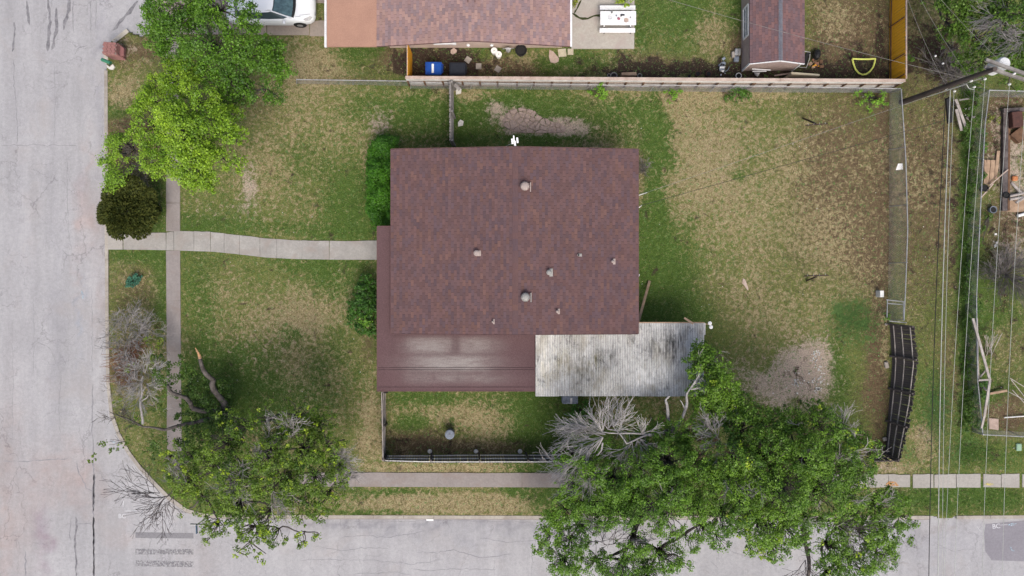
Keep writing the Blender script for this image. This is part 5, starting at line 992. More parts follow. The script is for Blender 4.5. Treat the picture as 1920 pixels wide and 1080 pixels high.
# ---------------------------------------------------------------- car
def car(px, py):
    L, Wd = 4.55, 1.80; c = P(px, py); t = thing('parked_car', (c.x, c.y, .03), 'white hatchback parked nose to the neighbour porch on the driveway', 'car'); O = Vector((c.x, c.y, .03))
    secs = [(-2.27, .62, .45, .50), (-2.2, .76, .30, .80), (-2.0, .84, .22, .95), (-1.5, .88, .20, 1.02), (-.6, .90, .18, 1.0), (.3, .90, .18, .98), (.9, .90, .18, .96), (1.3, .89, .20, .92), (1.7, .87, .22, .84), (1.98, .83, .25, .76), (2.15, .74, .30, .68), (2.24, .60, .36, .58), (2.27, .42, .42, .50)]
    vs = []; fs = []; m = 13
    for (x, hw, zb, zt) in secs:
        ring = [(-hw*.96, zb), (-hw, zb+.12*(zt-zb)), (-hw*1.0, zb+.55*(zt-zb)), (-hw*.985, zb+.82*(zt-zb)), (-hw*.92, zt-.02), (-hw*.75, zt+.015), (0, zt+.045)]
        ring = ring+[(-y, z) for y, z in ring[-2::-1]]
        for (y, z) in ring: vs.append(O+Vector((x, y, z)))
    for i in range(len(secs)-1):
        for j in range(m-1): fs.append((i*m+j, i*m+j+1, (i+1)*m+j+1, (i+1)*m+j))
        fs.append((i*m+m-1, i*m, (i+1)*m, (i+1)*m+m-1))
    fs.append(tuple(range(m))); fs.append(tuple(range((len(secs)-1)*m, len(secs)*m))[::-1])
    b = MB(); b.add(vs, fs); body = b.build('body', M['carpaint'], t, smooth=True); fixwind(body)
    # cabin: glass belt and roof panel
    low = [(-1.75, .70), (-1.2, .79), (0, .82), (.75, .80), (1.12, .66), (1.22, .3)]; topr = [(-1.35, .55), (-.9, .60), (-.2, .62), (.10, .60), (.28, .56), (.34, .3)]
    def half(lst, z): return [(x, -y, z) for x, y in lst]+[(x, y, z) for x, y in lst[::-1]]
    lo = [O+Vector(v) for v in half(low, .97)]; hi = [O+Vector(v) for v in half(topr, 1.43)]; n = len(lo); b = MB(); b.add(lo+hi, [(i, (i+1) % n, n+(i+1) % n, n+i) for i in range(n)]); gl = b.build('side_glass', M['glass'], t); fixwind(gl)
    b = MB(); rp = [(x*1.0+.0, y) for x, y in [(-1.42, .50), (-1.36, .57), (-.9, .63), (-.2, .65), (.12, .63), (.30, .57), (.37, .30), (.39, 0)]]
    ring = [O+Vector((x, -y, 1.43)) for x, y in rp]+[O+Vector((x, y, 1.43)) for x, y in rp[-2::-1]]; r2 = [O+Vector(((p-O).x*.93-.03, (p-O).y*.88, 1.475)) for p in ring]; r3 = [O+Vector(((p-O).x*.6-.12, (p-O).y*.5, 1.50)) for p in ring]; k = len(ring)
    b.add(ring+r2+r3, [(i, (i+1) % k, k+(i+1) % k, k+i) for i in range(k)]+[(k+i, k+(i+1) % k, 2*k+(i+1) % k, 2*k+i) for i in range(k)]+[tuple(range(2*k, 3*k))]); rf_ = b.build('roof', M['carpaint'], t, smooth=True); fixwind(rf_)
    def W3(x, y, z): return O+Vector((x, y, z))
    b = MB(); rows = [(.36, .56, 1.445), (.62, .63, 1.30), (.95, .70, 1.12), (1.16, .72, 1.005)]; v = []; f = []
    for (x, hw, z) in rows:
        for j in range(7): q = j/3-1; v.append(W3(x+.10*(1-q*q), q*hw, z+.015*(1-q*q)+.012))
    for i in range(3):
        for j in range(6): f.append((i*7+j, (i+1)*7+j, (i+1)*7+j+1, i*7+j+1))
    b.add(v, f); b.build('windscreen', M['windscreen'], t, smooth=True)
    b = MB(); v = []
    for j in range(9): q = j/4-1; v.append(W3(1.16+.10*(1-q*q), q*.72, 1.02+.015*(1-q*q)))
    for j in range(9): q = j/4-1; v.append(W3(1.27+.13*(1-q*q), q*.76, .985+.02*(1-q*q)))
    b.add(v, [(j, j+9, j+10, j+1) for j in range(8)]); b.build('wiper_cowl', M['black'], t)
    for s in (-1, 1):
        b = MB(); b.beam(W3(-1.3, s*.60, 1.43), W3(.28, s*.585, 1.44), .035, .03); b.beam(W3(.28, s*.58, 1.44), W3(1.18, s*.77, .99), .06, .035); b.build('roof_rail', M['carpaint'], t)
        b = MB(); b.beam(W3(-1.3, s*.565, 1.465), W3(.26, s*.545, 1.472), .02, .01); b.build('roof_seam', M['black'], t)
        b = MB(); b.box(W3(.80, s*.985, 1.0), (.12, .19, .14), bev=.03); b.build('mirror', M['carpaint'], t)
        b = MB(); b.add([W3(1.72, s*.78, .855), W3(2.05, s*.60, .775), W3(2.16, s*.62, .70), W3(2.02, s*.80, .70), W3(1.82, s*.855, .78)], [(0, 1, 2, 3, 4)] if s < 0 else [(4, 3, 2, 1, 0)]); b.build('headlight', M['metal'], t)
        b = MB(); b.beam(W3(1.55, s*.60, .905), W3(2.05, s*.50, .80), .012, .012); b.beam(W3(1.34, s*.70, .955), W3(1.6, s*.66, .905), .012, .012); b.build('bonnet_seam', M['debris'], t)
        for x in (1.42, -1.38):
            w_ = MB(); cc = W3(x, s*.83, .31); A = [(.16, .10), (.29, .105), (.33, .07), (.33, -.07), (.29, -.105)]
            vs = []; fs = []
            for (r, y) in A:
                for q in range(20): a = 2*math.pi*q/20; vs.append(cc+Vector((r*math.cos(a), y*s, r*math.sin(a))))
            for i in range(4):
                for q in range(20): fs.append((i*20+q, i*20+(q+1) % 20, (i+1)*20+(q+1) % 20, (i+1)*20+q))
            w_.add(vs, fs); wh = w_.build('wheel', M['rubber'], t)
            r_ = MB(); vs = [cc+Vector((0, .07*s, 0))]+[cc+Vector((.21*math.cos(2*math.pi*q/20), .095*s, .21*math.sin(2*math.pi*q/20))) for q in range(20)]; r_.add(vs, [(0, 1+q, 1+(q+1) % 20) for q in range(20)]); r_.build('rim', M['metal'], wh)
    b = MB(); b.box(W3(2.235, 0, .50), (.05, 1.0, .16), bev=.02); b.build('grille', M['black'], t)
    b = MB(); b.box(W3(-.95, 0, 1.52), (.16, .05, .05), bev=.015); b.build('antenna_fin', M['black'], t)
    return t
car(515, 19)

# ---------------------------------------------------------------- neighbour yard things
def bin_(px, py, mat, label, sticker):
    p = P(px, py, 1.0); t = thing('wheelie_bin', (p.x, p.y, 0), label, 'wheelie bin', 'wheelie bins behind the fence'); b = MB()
    w0, w1 = .27, .33; z = [(.05, .26, .22), (.95, .36, .31)]
    vs = [(p.x+sx*a, p.y+sy*c, h) for (h, a, c) in z for (sx, sy) in ((-1, -1), (1, -1), (1, 1), (-1, 1))]; b.add(vs, [(3, 2, 1, 0), (4, 5, 6, 7), (0, 1, 5, 4), (1, 2, 6, 5), (2, 3, 7, 6), (3, 0, 4, 7)]); b.build('body', M[mat], t)
    b = MB(); b.box((p.x-.02, p.y, .99), (.84, .66, .07), bev=.035); lid = b.build('lid', M[mat], t); b = MB(); b.box((p.x-.03, p.y+.0, 1.03), (.70, .52, .04), bev=.03); b.build('lid_panel', M[mat], lid)
    b = MB(); b.tube([(p.x+.40, p.y-.22, .97), (p.x+.45, p.y-.22, 1.0), (p.x+.45, p.y+.22, 1.0), (p.x+.40, p.y+.22, .97)], .018, 6); b.build('handle', M[mat], t)
    for s in (-1, 1): b = MB(); b.tube([(p.x+.3, p.y+s*.24, .11), (p.x+.3, p.y+s*.29, .11)], .11, 12); b.build('wheel', M['rubber'], t)
    if sticker:
        b = MB(); b.box((p.x-.05, p.y-.02, 1.052), (.11, .46, .006)); st = b.build('sticker', M['white'], lid)
        for i in range(5):
            b = MB(); b.box((p.x-.05+R.uniform(-.01, .01), p.y+.14-i*.08, 1.058), (.05, .03, .004)); b.build('print', M['blue'], st) if False else None
bin_(813.5, 128, 'blue', 'bright blue wheelie bin with a white strip on its lid', True)
bin_(858.5, 129, 'charcoal', 'charcoal wheelie bin right of the blue one', False)
bl = bpy.data.objects['wheelie_bin']
def stone(px, py, w, h, rz, mat, label, cat='stepping stone', group='stepping stones behind the pale fence', poly=None):
    p = P(px, py); b = MB()
    if poly: b.prism([tuple(P(*q)[:2]) for q in poly], 0, .07)
    else: b.box((p.x, p.y, .03), (w, h, .08), rz=math.radians(rz), bev=.012)
    return tag(b.build('stepping_stone', M[mat]), label, cat, group)
stone(877.5, 112.5, .30, .30, -35, 'paver', 'square paver turned on its corner right above the charcoal bin')
stone(897.5, 124.5, .29, .30, 0, 'paver', 'square paver lying straight between two tilted ones')
stone(933.5, 130, .30, .30, -33, 'paver', 'tilted square paver furthest right of the three grey ones')
stone(850, 97, 0, 0, 0, 'paver_p', 'pinkish pointed flagstone close to the neighbour wall', poly=((845, 100), (845, 95), (851, 90), (857, 95), (856, 99), (849, 103)))
stone(1038, 106, 0, 0, 0, 'paver_p', 'large irregular pinkish flagstone near the patio', poly=((1030, 94), (1037, 97), (1048, 110), (1047, 116), (1040, 119), (1032, 117), (1029, 107)))
stone(1054, 99.5, .42, .41, 6, 'paver_y', 'large square yellowish paver near the patio corner')
stone(1069.5, 97.5, .30, .32, 0, 'paver_y', 'small square yellowish paver touching the patio corner')
for (px, py, lb) in ((926.5, 95, 'white round bucket lid nearer the neighbour wall'), (935, 102, 'white round bucket lid further from the neighbour wall')):
    p = P(px, py, .35); t = thing('white_bucket', (p.x, p.y, 0), lb.replace('bucket lid', 'bucket'), 'bucket', 'white buckets by the neighbour wall'); b = MB(); b.lathe((p.x, p.y, 0), [(.13, 0), (.155, .34)], 20); b.build('body', M['whitep'], t)
    b = MB(); b.lathe((p.x, p.y, .34), [(.165, 0), (.17, .02), (.16, .035), (.14, .028)], 20); ld = b.build('lid', M['whitep'], t); b = MB(); b.lathe((p.x, p.y, .368), [(.03, 0), (.03, .015)], 10); b.build('spout_cap', M['metal'], ld)
gm = thing('gas_meter', P(953, 94), 'grey gas meter with pipes between the white buckets and the black pot', 'gas meter')
b = MB(); p = P(953, 93, .5); b.box((p.x, p.y, .5), (.24, .18, .3), bev=.03); b.build('housing', M['metal'], gm); b = MB(); b.tube([P(942, 92, .4), P(947, 91, .65), P(958, 91, .65), P(964, 90, .3)], .025, 7); b.build('pipe', M['metal'], gm)
b = MB(); b.lathe(P(953, 97, .64), [(.06, 0), (.06, .03)], 12); b.build('dial', M['vent_g'], gm)
def pot(px, py, r, h, mat, label, soil='rubber', group=None, rim=None, n=18):
    p = P(px, py, h); t = thing('plant_pot', (p.x, p.y, 0), label, 'plant pot', group); b = MB(); b.lathe((p.x, p.y, 0), [(r*.75, 0), (r*.98, h*.95), (r*1.04, h*.96), (r*1.04, h), (r*.88, h), (r*.84, h*.82)], n); b.build('body', M[mat], t)
    b = MB(); b.lathe((p.x, p.y, h*.8), [(r*.82, 0), (r*.8, .01)], n); b.build('soil', M[soil], t)
    if rim:
        b = MB(); b.tube([(p.x+r*math.cos(a*2*math.pi/20), p.y+r*math.sin(a*2*math.pi/20), h+.01) for a in range(20)], .018, 5, closed=True); b.build('rim', M[rim], t)
    return t
pot(977, 94, .29, .45, 'black', 'large round black tub against the neighbour wall')
pot(1151, 142, .17, .2, 'vent_g', 'grey rimmed pot beside the fence below the patio', rim='vent_g', group='empty pots along the pale fence')
pot(1142, 141, .08, .15, 'vent_g', 'smallest grey pot left of the grey rimmed pot by the fence', rim='vent_g', group='empty pots along the pale fence')
pot(1199.5, 142, .11, .18, 'vent_g', 'grey ring pot right of the flat wood scrap by the fence', rim='vent_g', group='empty pots along the pale fence')
pot(1309, 138, .14, .25, 'terracotta', 'dark clay pot by the fence, left of a pair', group='empty pots along the pale fence')
pot(1329, 138, .14, .25, 'terracotta', 'dark clay pot by the fence, right of a pair', group='empty pots along the pale fence')
pot(1293, 142, .08, .2, 'black', 'small black pot left of the two dark clay pots', group='empty pots along the pale fence')
pot(1385, 142, .14, .22, 'black', 'black pot with a white rim near the shed corner', rim='whitep', group='empty pots along the pale fence')
k = MB(); k.prism([tuple(P(*q)[:2]) for q in ((1163, 141), (1190, 140), (1191, 146), (1163, 146))], 0, .5); tag(k.build('wood_scrap', M['wood_tan']), 'tan wood scrap standing against the fence between two ring pots', 'wood scrap')
def heap(name, px, py, spread, n, mats, label, cat, zs=.25, size=(.08, .25)):
    t = thing(name, P(px, py), label, cat); c = P(px, py)
    for i in range(n):
        k = MB(); a = R.uniform(0, 6.3); d = abs(R.gauss(0, .5)); q = c+Vector((math.cos(a)*d*spread[0], math.sin(a)*d*spread[1], R.uniform(.03, zs))); s = R.uniform(*size)
        rot = Matrix.Translation(q) @ Matrix.Rotation(R.uniform(0, 3.1), 4, 'Z') @ Matrix.Rotation(R.uniform(-.5, .5), 4, 'X')
        k.box((0, 0, 0), (s, s*R.uniform(.3, .9), s*R.uniform(.15, .5)), M=rot, bev=.01); k.build('scrap', M[R.choice(mats)], t)
    return t
heap('junk_pile', 1352, 128, (.28, .4), 14, ['debris', 'metal', 'black', 'debris', 'whitep'], 'heap of blue grey junk and broken pots left of the shed', 'junk', .3, (.08, .26))
k = MB(); k.tube([P(1358+9*math.cos(a*.4), 125+9*math.sin(a*.4), .12) for a in range(13)], .02, 5); tag(k.build('coiled_hose', M['debris']), 'curl of grey hose around the junk heap left of the shed', 'hose')
sp = thing('concrete_blocks', P(1380, 102), 'two pale blocks and a grey sack leaning by the shed wall', 'blocks')
for q, s_, m_ in (((1375, 102), (.16, .30, .25), 'paver'), ((1380.5, 98), (.16, .36, .3), 'metal'), ((1386, 98), (.15, .36, .3), 'vent_g'), ((1381.5, 110), (.26, .28, .2), 'debris')): k = MB(); p = P(*q, .2); k.box((p.x, p.y, s_[2]/2), s_, rz=R.uniform(-.15, .15), bev=.03); k.build('block', M[m_], sp)
k = MB(); k.beam(P(1410, 129.5, .5), P(1445, 131.5, .55), .05, .05); tag(k.build('white_plank', M['white']), 'narrow white plank against the south wall of the shed, upper one', 'plank')
k = MB(); k.beam(P(1411, 134, .4), P(1437, 133.5, .45), .05, .05); tag(k.build('white_plank', M['white']), 'shorter white plank just below the upper one by the shed', 'plank')
k = MB(); p = P(1418, 139, .3); k.add([(p.x-.12, p.y+.1, .3), (p.x+.25, p.y+.12, .2), (p.x+.05, p.y-.15, .35), (p.x, p.y, .45), (p.x, p.y, .1)], [(0, 2, 3), (2, 1, 3), (1, 0, 3), (0, 4, 2), (2, 4, 1), (1, 4, 0)]); tag(k.build('crumpled_bag', M['whitep']), 'crumpled white bag under the white planks by the shed', 'bag')
beamthing('pale_board', P(1452, 142, .15), P(1487, 136.5, .2), .07, .03, 'wood_pale', 'pale narrow board lying between the shed and the fence', 'board')
k = MB(); k.prism([tuple(P(*q)[:2]) for q in ((1469, 146), (1521, 150), (1521, 153), (1470, 150))], 0, 1.1); tag(k.build('plywood_board', M['paver_y']), 'yellowish panel leaning on the inside of the pale fence below the shed', 'panel')
rk = thing('wire_rack', P(1512, 115), 'dark bundle with a bent white wire rack at the south-east corner of the shed', 'rack')
k = MB(); k.beam(P(1508, 122, .3), P(1515, 99, .9), .22, .08); k.build('black_sheet', M['black'], rk)
k = MB(); k.tube([P(1508, 96, .9), P(1519, 98, .9), P(1518, 110, .8), P(1512, 127, .5), P(1500, 126, .4), P(1494, 123, .4)], .018, 6); k.build('wire_loop', M['metal'], rk)
k = MB(); k.lathe(P(1529, 104, .1), [(.2, 0), (.28, .1), (.22, .3), (.08, .4)], 9, sx=.8); k.lathe(P(1533, 98, .2), [(.1, 0), (.14, .1), (.04, .2)], 7); tag(k.build('black_sack', M['black']), 'black rubbish sack standing right of the wire rack', 'sack')
# pop-up goal
gl = thing('popup_goal', P(1619, 125), 'half round play goal with a fluorescent yellow edge lying on bare soil', 'goal')
k = MB(); k.tube([P(1598, 110, .35), P(1612, 111, .38), P(1628, 111, .38), P(1641, 110, .35)], .045, 6); k.build('crossbar', M['yellow'], gl)
k = MB(); k.tube([P(x, y, .2) for x, y in ((1598, 110), (1600, 119), (1604, 130), (1610, 137), (1617, 140), (1624, 139), (1631, 134), (1637, 126), (1640, 117), (1641, 110))], .045, 6); k.build('hoop', M['yellow'], gl)
k = MB()
for i in range(11): x = 1602+i*3.7; k.tube([P(x, 111, .33), P(x*.7+1619*.3, 124, .12), P(x*.8+1619*.2, 139-abs(x-1619)*.55, .16)], .007, 3)
for i in range(6): y = 114+i*4; hw = 19-max(0, (y-120))*.55; k.tube([P(1619-hw, y, .2), P(1619, y, .1), P(1619+hw, y, .2)], .007, 3)
k.build('net', M['net'], gl)

# picnic table and what is on it
pt_ = thing('picnic_table', P(1158, 36), 'white picnic table with two benches on the concrete patio', 'picnic table')
TZ = .76
tc = P(1159, 34, TZ); w_ = 1.83; 
for i in range(4): k = MB(); k.box((tc.x, tc.y+.27-i*.18, TZ), (w_, .172, .035), bev=.006); k.build('table_plank', M['white'], pt_)
for y_, nm in ((14.5, 0), (57, 1)):
    c = P(1158 if nm == 0 else 1157.5, y_, .46)
    for i in range(2): k = MB(); k.box((c.x, c.y+.06-i*.12, .46), (w_, .115, .035), bev=.006); k.build('bench_plank', M['white'], pt_)
c0 = P(1158, 36, 0); ya, yb = P(0, 14, .46).y+.1, P(0, 58, .46).y-.12
for s in (-1, 1):
    x = tc.x+s*.68
    k = MB(); k.beam((x, ya, .40), (x, yb, .40), .06, .07); k.build('bench_support', M['wood_dark'], pt_)
    for q in (-1, 1): k = MB(); k.beam((x, tc.y+q*.12, .72), (x, tc.y+q*.5, .08), .05, .09); k.build('leg', M['white'], pt_)
def onitem(name, px, py, prof, mat, label, cat, n=16): p = P(px, py, TZ+.018); k = MB(); k.lathe((p.x, p.y, p.z), prof, n); return tag(k.build(name, M[mat]), label, cat)
M['porcelain'] = simple('off_white_porcelain', (.60, .60, .60), (.52, .52, .52), 6, .3, bump=0)
onitem('serving_plate', 1143.5, 32.5, [(.07, 0), (.125, .02), (.12, .022), (.075, .008)], 'porcelain', 'plain round plate on the left side of the picnic table', 'plate', 22)
onitem('small_tumbler', 1147, 24, [(.035, 0), (.045, .09), (.036, .09), (.03, .03)], 'vent_g', 'small grey tumbler above the left plate', 'tumbler')
M['pinkf'] = simple('dusky_pink_petals', (.42, .16, .20), (.30, .10, .14), 20, .7)
onitem('pink_flower_bowl', 1160, 35.5, [(.04, 0), (.075, .05), (.06, .07), (.02, .08)], 'pinkf', 'small bowl of pink flowers in the middle of the picnic table', 'bowl')
onitem('dark_cup', 1155.5, 30, [(.03, 0), (.04, .06), (.03, .06)], 'debris', 'small dark cup left of the pink flower bowl', 'cup')
k = MB(); p = P(1167.5, 28, TZ+.05); k.box((p.x, p.y, p.z), (.20, .07, .06), bev=.015); k.box((p.x-.08, p.y-.03, p.z), (.05, .09, .05)); tag(k.build('black_tool', M['black']), 'black hand tool lying on the right half of the picnic table', 'tool')
fp = onitem('food_plate', 1174, 38, [(.07, 0), (.12, .02), (.115, .022), (.075, .008)], 'paver_p', 'pinkish patterned plate near the right end of the picnic table', 'plate', 22)
onitem('salt_pot', 1182, 33, [(.03, 0), (.035, .05), (.02, .07)], 'vent_g', 'tiny grey pot at the right end of the picnic table', 'pot')

# brick mailbox pillar
bp = thing('brick_mailbox', P(222, 94), 'red brick mailbox pillar at the kerb by the street corner of the driveway', 'mailbox')
zt_ = 1.05; c = P(205, 90, zt_); w2, h2 = .64, .60
ang_ = math.radians(-4); core = MB(); core.box((c.x, c.y, zt_/2-.02), (w2-.03, h2-.03, zt_-.03), rz=ang_); core.build('mortar_core', M['mortar'], bp)
bm_ = MB(); bm_.box((0, 0, 0), (.198, .09, .062), bev=.004); bme = bm_.mesh('brick', M['brick'])
def brick(x, y, z, rz): o = link('brick', bme, bp); q = Matrix.Rotation(ang_, 3, 'Z') @ Vector((x, y, 0)); o.location = Vector((c.x+q.x, c.y+q.y, z))-wloc(bp); o.rotation_euler = (0, 0, rz+ang_); return o
for cz in range(14):
    z = .06+cz*.0735
    if cz == 13: break
    offx = (cz % 2)*.1
    for s in (-1, 1):
        for i in range(3): brick(-.21+i*.21+(offx-.05), s*(h2/2-.035), z, 0)
        for i in range(2): brick(s*(w2/2-.035), -.11+i*.21+(.05-offx)*.6, z, math.pi/2)
for iy in range(6):
    for ix in range(3): brick(-.21+ix*.21+((iy % 2)-.5)*.05, -.245+iy*.098, zt_+.0, 0)
M['redpanel'] = simple('faded_red_boards', (.42, .19, .18), (.33, .14, .135), 4, .85)
k = MB(); a, b_, c_, d_ = P(221, 83, .75), P(232, 90, .45), P(232, 106, .45), P(221, 102, .75); dz = Vector((0, 0, -.05)); k.add([a, b_, c_, d_, a+dz, b_+dz, c_+dz, d_+dz], [(0, 1, 2, 3), (7, 6, 5, 4), (0, 4, 5, 1), (1, 5, 6, 2), (2, 6, 7, 3), (3, 7, 4, 0)]); k.build('side_ledge', M['redpanel'], bp)
k = MB(); a, b_, c_ = P(199, 100, .7), P(222, 101, .75), P(231, 108, .4); d_ = P(210, 107, .4); k.add([a, b_, c_, d_, a+dz, b_+dz, c_+dz, d_+dz], [(3, 2, 1, 0), (4, 5, 6, 7), (0, 1, 5, 4), (1, 2, 6, 5), (2, 3, 7, 6), (3, 0, 4, 7)]); k.build('front_ledge', M['redpanel'], bp)
gm_ = thing('green_mailbox', P(206, 122), 'green tin mailbox on a post in a pale footing beside the kerb', 'mailbox')
a, b_ = P(192, 112, 1.0), P(208, 118.5, 1.0); k = MB(); d_ = (b_-a).normalized(); nn = Vector((-d_.y, d_.x, 0)); vs = []; 
for q in (a, b_):
    for i in range(9):
        t_ = math.pi*i/8; vs.append(q+nn*math.cos(t_)*.085+Vector((0, 0, .06+math.sin(t_)*.085)))
    vs += [q-nn*.085+Vector((0, 0, -.06)), q+nn*.085+Vector((0, 0, -.06))]
k.add(vs, [(i, (i+1) % 11, 11+(i+1) % 11, 11+i) for i in range(11)]+[tuple(range(10, -1, -1)), tuple(range(11, 22))]); k.build('box', M['green_metal'], gm_)
k = MB(); q = (a+b_)/2; k.tube([P(206, 122), Vector((q.x, q.y, .93))], .03, 8); k.build('post', M['black'], gm_)
k = MB(); k.prism([tuple(P(*q)[:2]) for q in ((201, 122), (207, 126), (213, 121), (216, 126), (213, 131), (207, 131), (202, 127))], -.02, .08); k.build('footing', M['stone_w'], gm_)
# street sign
ss = thing('street_sign', P(371, 976), 'street name sign with crossed narrow blades on a pole under the corner tree', 'street sign')
base = P(367, 972); zz = 2.5; top = P(371, 983, zz); k = MB(); k.tube([Vector((top.x, top.y, 0)), Vector((top.x, top.y, zz+.2))], .028, 8); k.build('pole', M['metal'], ss)
M['signb'] = simple('blue_sign_enamel', (.05, .10, .16), (.035, .08, .13), 6, .4, bump=0)
k = MB(); k.beam((top.x-.38, top.y, zz), (top.x+.38, top.y-.02, zz), .03, .17); k.build('blade', M['signb'], ss); k = MB(); k.beam((top.x-.38, top.y, zz+.088), (top.x+.38, top.y-.02, zz+.088), .035, .006); k.build('blade_edge', M['metal'], ss)
k = MB(); k.beam((top.x, top.y+.02, zz+.17), (top.x+.02, top.y-.40, zz+.17), .03, .15); k.build('blade', M['signb'], ss)
k = MB(); p = P(806, 975, -.06); k.box((p.x, p.y, -.08), (.38, .10, .05), bev=.01); tag(k.build('drain_marker', M['white']), 'small white block lying in the gutter of the lower street', 'block')
# metal can in the side yard
cn = thing('metal_bin', P(841, 808), 'round grey metal bin standing alone in the side yard', 'bin'); p = P(843, 815, .7); k = MB(); k.lathe((p.x, p.y, 0), [(.20, 0), (.23, .3), (.245, .68)], 22); k.build('body', M['debris'], cn)
k = MB(); k.lathe((p.x, p.y, .68), [(.235, 0), (.24, .03), (.20, .05), (.12, .06), (.03, .065)], 22); ld = k.build('lid', M['debris'], cn); k = MB(); k.tube([(p.x-.05, p.y, .75), (p.x-.03, p.y, .79), (p.x+.03, p.y, .79), (p.x+.05, p.y, .75)], .012, 5); k.build('handle', M['metal'], ld)
k = MB(); p = P(295, 393, .2); k.lathe((p.x, p.y, 0), [(.08, 0), (.2, .08), (.23, .2), (.18, .32), (.05, .38)], 14); tag(k.build('black_ball', M['charcoal']), 'dark round ball lying beside the juniper near the pavement', 'ball')
# clothes line posts
def tpost(foot, head, bar, label, z=1.8):
    t = thing('clothesline_post', P(*foot), label, 'clothesline post', 'rusty clothesline posts in the back yard'); k = MB(); k.tube([P(*foot, 0), P(*head, z)], .045, 8); k.build('post', M['rust'], t); k = MB(); k.tube([P(*bar[0], z), P(*bar[1], z+.05)], .03, 8); k.build('crossbar', M['rust'], t)
    for i in range(4): q = P(bar[0][0]+(bar[1][0]-bar[0][0])*(i+.5)/4, bar[0][1]+(bar[1][1]-bar[0][1])*(i+.5)/4, z+.05); k = MB(); k.tube([q, q+Vector((0, .04, .06)), q+Vector((.0, .09, .02))], .01, 4); k.build('hook', M['metal'], t)
tpost((1506, 222), (1529, 231.5), ((1510, 235), (1552, 232)), 'rusty T shaped clothesline post at the north of the back yard')
tpost((1513, 526), (1530, 519), ((1508, 517.5), (1553, 516)), 'rusty T shaped clothesline post in the middle of the back yard')
stone(1398, 533, 0, 0, 0, 'wood_pale', 'pale torn scrap lying in the back yard grass', 'scrap', 'x', poly=((1393, 522), (1397, 524), (1403, 541), (1402, 545), (1396, 536), (1391, 531)))
o = bpy.data.objects[[x.name for x in bpy.data.objects if x.name.startswith('stepping_stone')][-1]]; o.name = 'pale_scrap'; del o['group']; o.scale.z = .5
# cracked clay heap: separate clods
cl = thing('cracked_clay_patch', P(1005, 228), 'raised patch of cracked dry clay in the grass north of the house', 'clay patch')
out = [(933, 205), (950, 203), (975, 201), (1000, 207), (1025, 215), (1050, 224), (1075, 226), (1085, 236), (1082, 247), (1050, 250), (1000, 251), (965, 249), (945, 240), (934, 228), (930, 215)]
def clip(poly, mid, nx, ny):
    out_ = []
    for i in range(len(poly)):
        p, q = poly[i-1], poly[i]; dp = (p[0]-mid[0])*nx+(p[1]-mid[1])*ny; dq = (q[0]-mid[0])*nx+(q[1]-mid[1])*ny
        if (dp <= 0) != (dq <= 0): s = dp/(dp-dq); out_.append((p[0]+(q[0]-p[0])*s, p[1]+(q[1]-p[1])*s))
        if dq <= 0: out_.append(q)
    return out_
out = [(948, 214), (958, 206), (972, 203), (988, 205), (1003, 208), (1010, 216), (1025, 222), (1036, 228), (1050, 232), (1062, 240), (1060, 248), (1040, 249), (1015, 250), (985, 250), (960, 246), (945, 238), (942, 228)]
sites = []
while len(sites) < 34:
    q = (R.uniform(942, 1062), R.uniform(203, 250))
    if inpoly(np.array([q[0]]), np.array([q[1]]), out)[0] and all(math.hypot(q[0]-s[0], (q[1]-s[1])*1.2) > 7+.07*max(0, 1010-s[0])*.6 for s in sites): sites.append(q)
    elif R.random() < .002: break
for s in sites:
    poly = out
    for s2 in sites:
        if s2 is not s:
            poly = clip(poly, ((s[0]+s2[0])/2, (s[1]+s2[1])/2), s2[0]-s[0], s2[1]-s[1])
            if len(poly) < 3: break
    if len(poly) < 3: continue
    ring = []
    for p, q in zip(poly, poly[1:]+poly[:1]):
        for f_ in (.12, .5, .88): ring.append((p[0]+(q[0]-p[0])*f_+R.gauss(0, .35), p[1]+(q[1]-p[1])*f_+R.gauss(0, .35)))
    h = R.uniform(.04, .09); sc = R.uniform(.88, .97); n = len(ring); k = MB(); lv = []
    for f_, z_ in ((sc, -.03), (sc*.97, h*.75), (sc*.84, h), (sc*.4, h+R.uniform(-.02, .015))): lv += [P(s[0]+(x-s[0])*f_, s[1]+(y-s[1])*f_, 0)+Vector((0, 0, z_+R.gauss(0, .004))) for x, y in ring]
    k.add(lv, [(L*n+i_, L*n+(i_+1) % n, (L+1)*n+(i_+1) % n, (L+1)*n+i_) for L in range(3) for i_ in range(n)]+[tuple(range(3*n, 4*n))]); o = k.build('clod', M['clod'], cl); fixwind(o)
# chalk flakes and litter
k = MB()
for i in range(170):
    q_ = R.choice(((1528, 675, 5), (1535, 690, 5), (1526, 712, 6), (1538, 712, 4), (1530, 662, 4), (1534, 730, 3), (1494, 718, 4), (1510, 700, 25)))
    px, py = R.gauss(q_[0], q_[2]), R.gauss(q_[1], q_[2])
    p = P(px, py); s = R.uniform(.01, .06); k.prism([(p.x+s*math.cos(a)*R.uniform(.5, 1), p.y+s*math.sin(a)*R.uniform(.5, 1)) for a in (0, 1.2, 2.4, 3.6, 5)], -.01, .03)
tag(k.build('chalk_flakes', M['stone_w']), 'scatter of white chalk flakes on the bare pale soil', 'rubble', kind='stuff')
k = MB()
for i in range(80):
    px, py = R.choice(((R.uniform(340, 700), R.uniform(160, 850)), (R.uniform(1200, 1660), R.uniform(180, 800)), (R.uniform(1700, 1910), R.uniform(200, 860))))
    p = P(px, py); s = R.uniform(.010, .024); k.prism([(p.x+s*math.cos(a), p.y+s*math.sin(a)) for a in (0, 1.3, 2.4, 3.9, 5)], .0, .045)
tag(k.build('litter', M['stone_w']), 'tiny white scraps and pebbles scattered over the lawns', 'litter', kind='stuff')
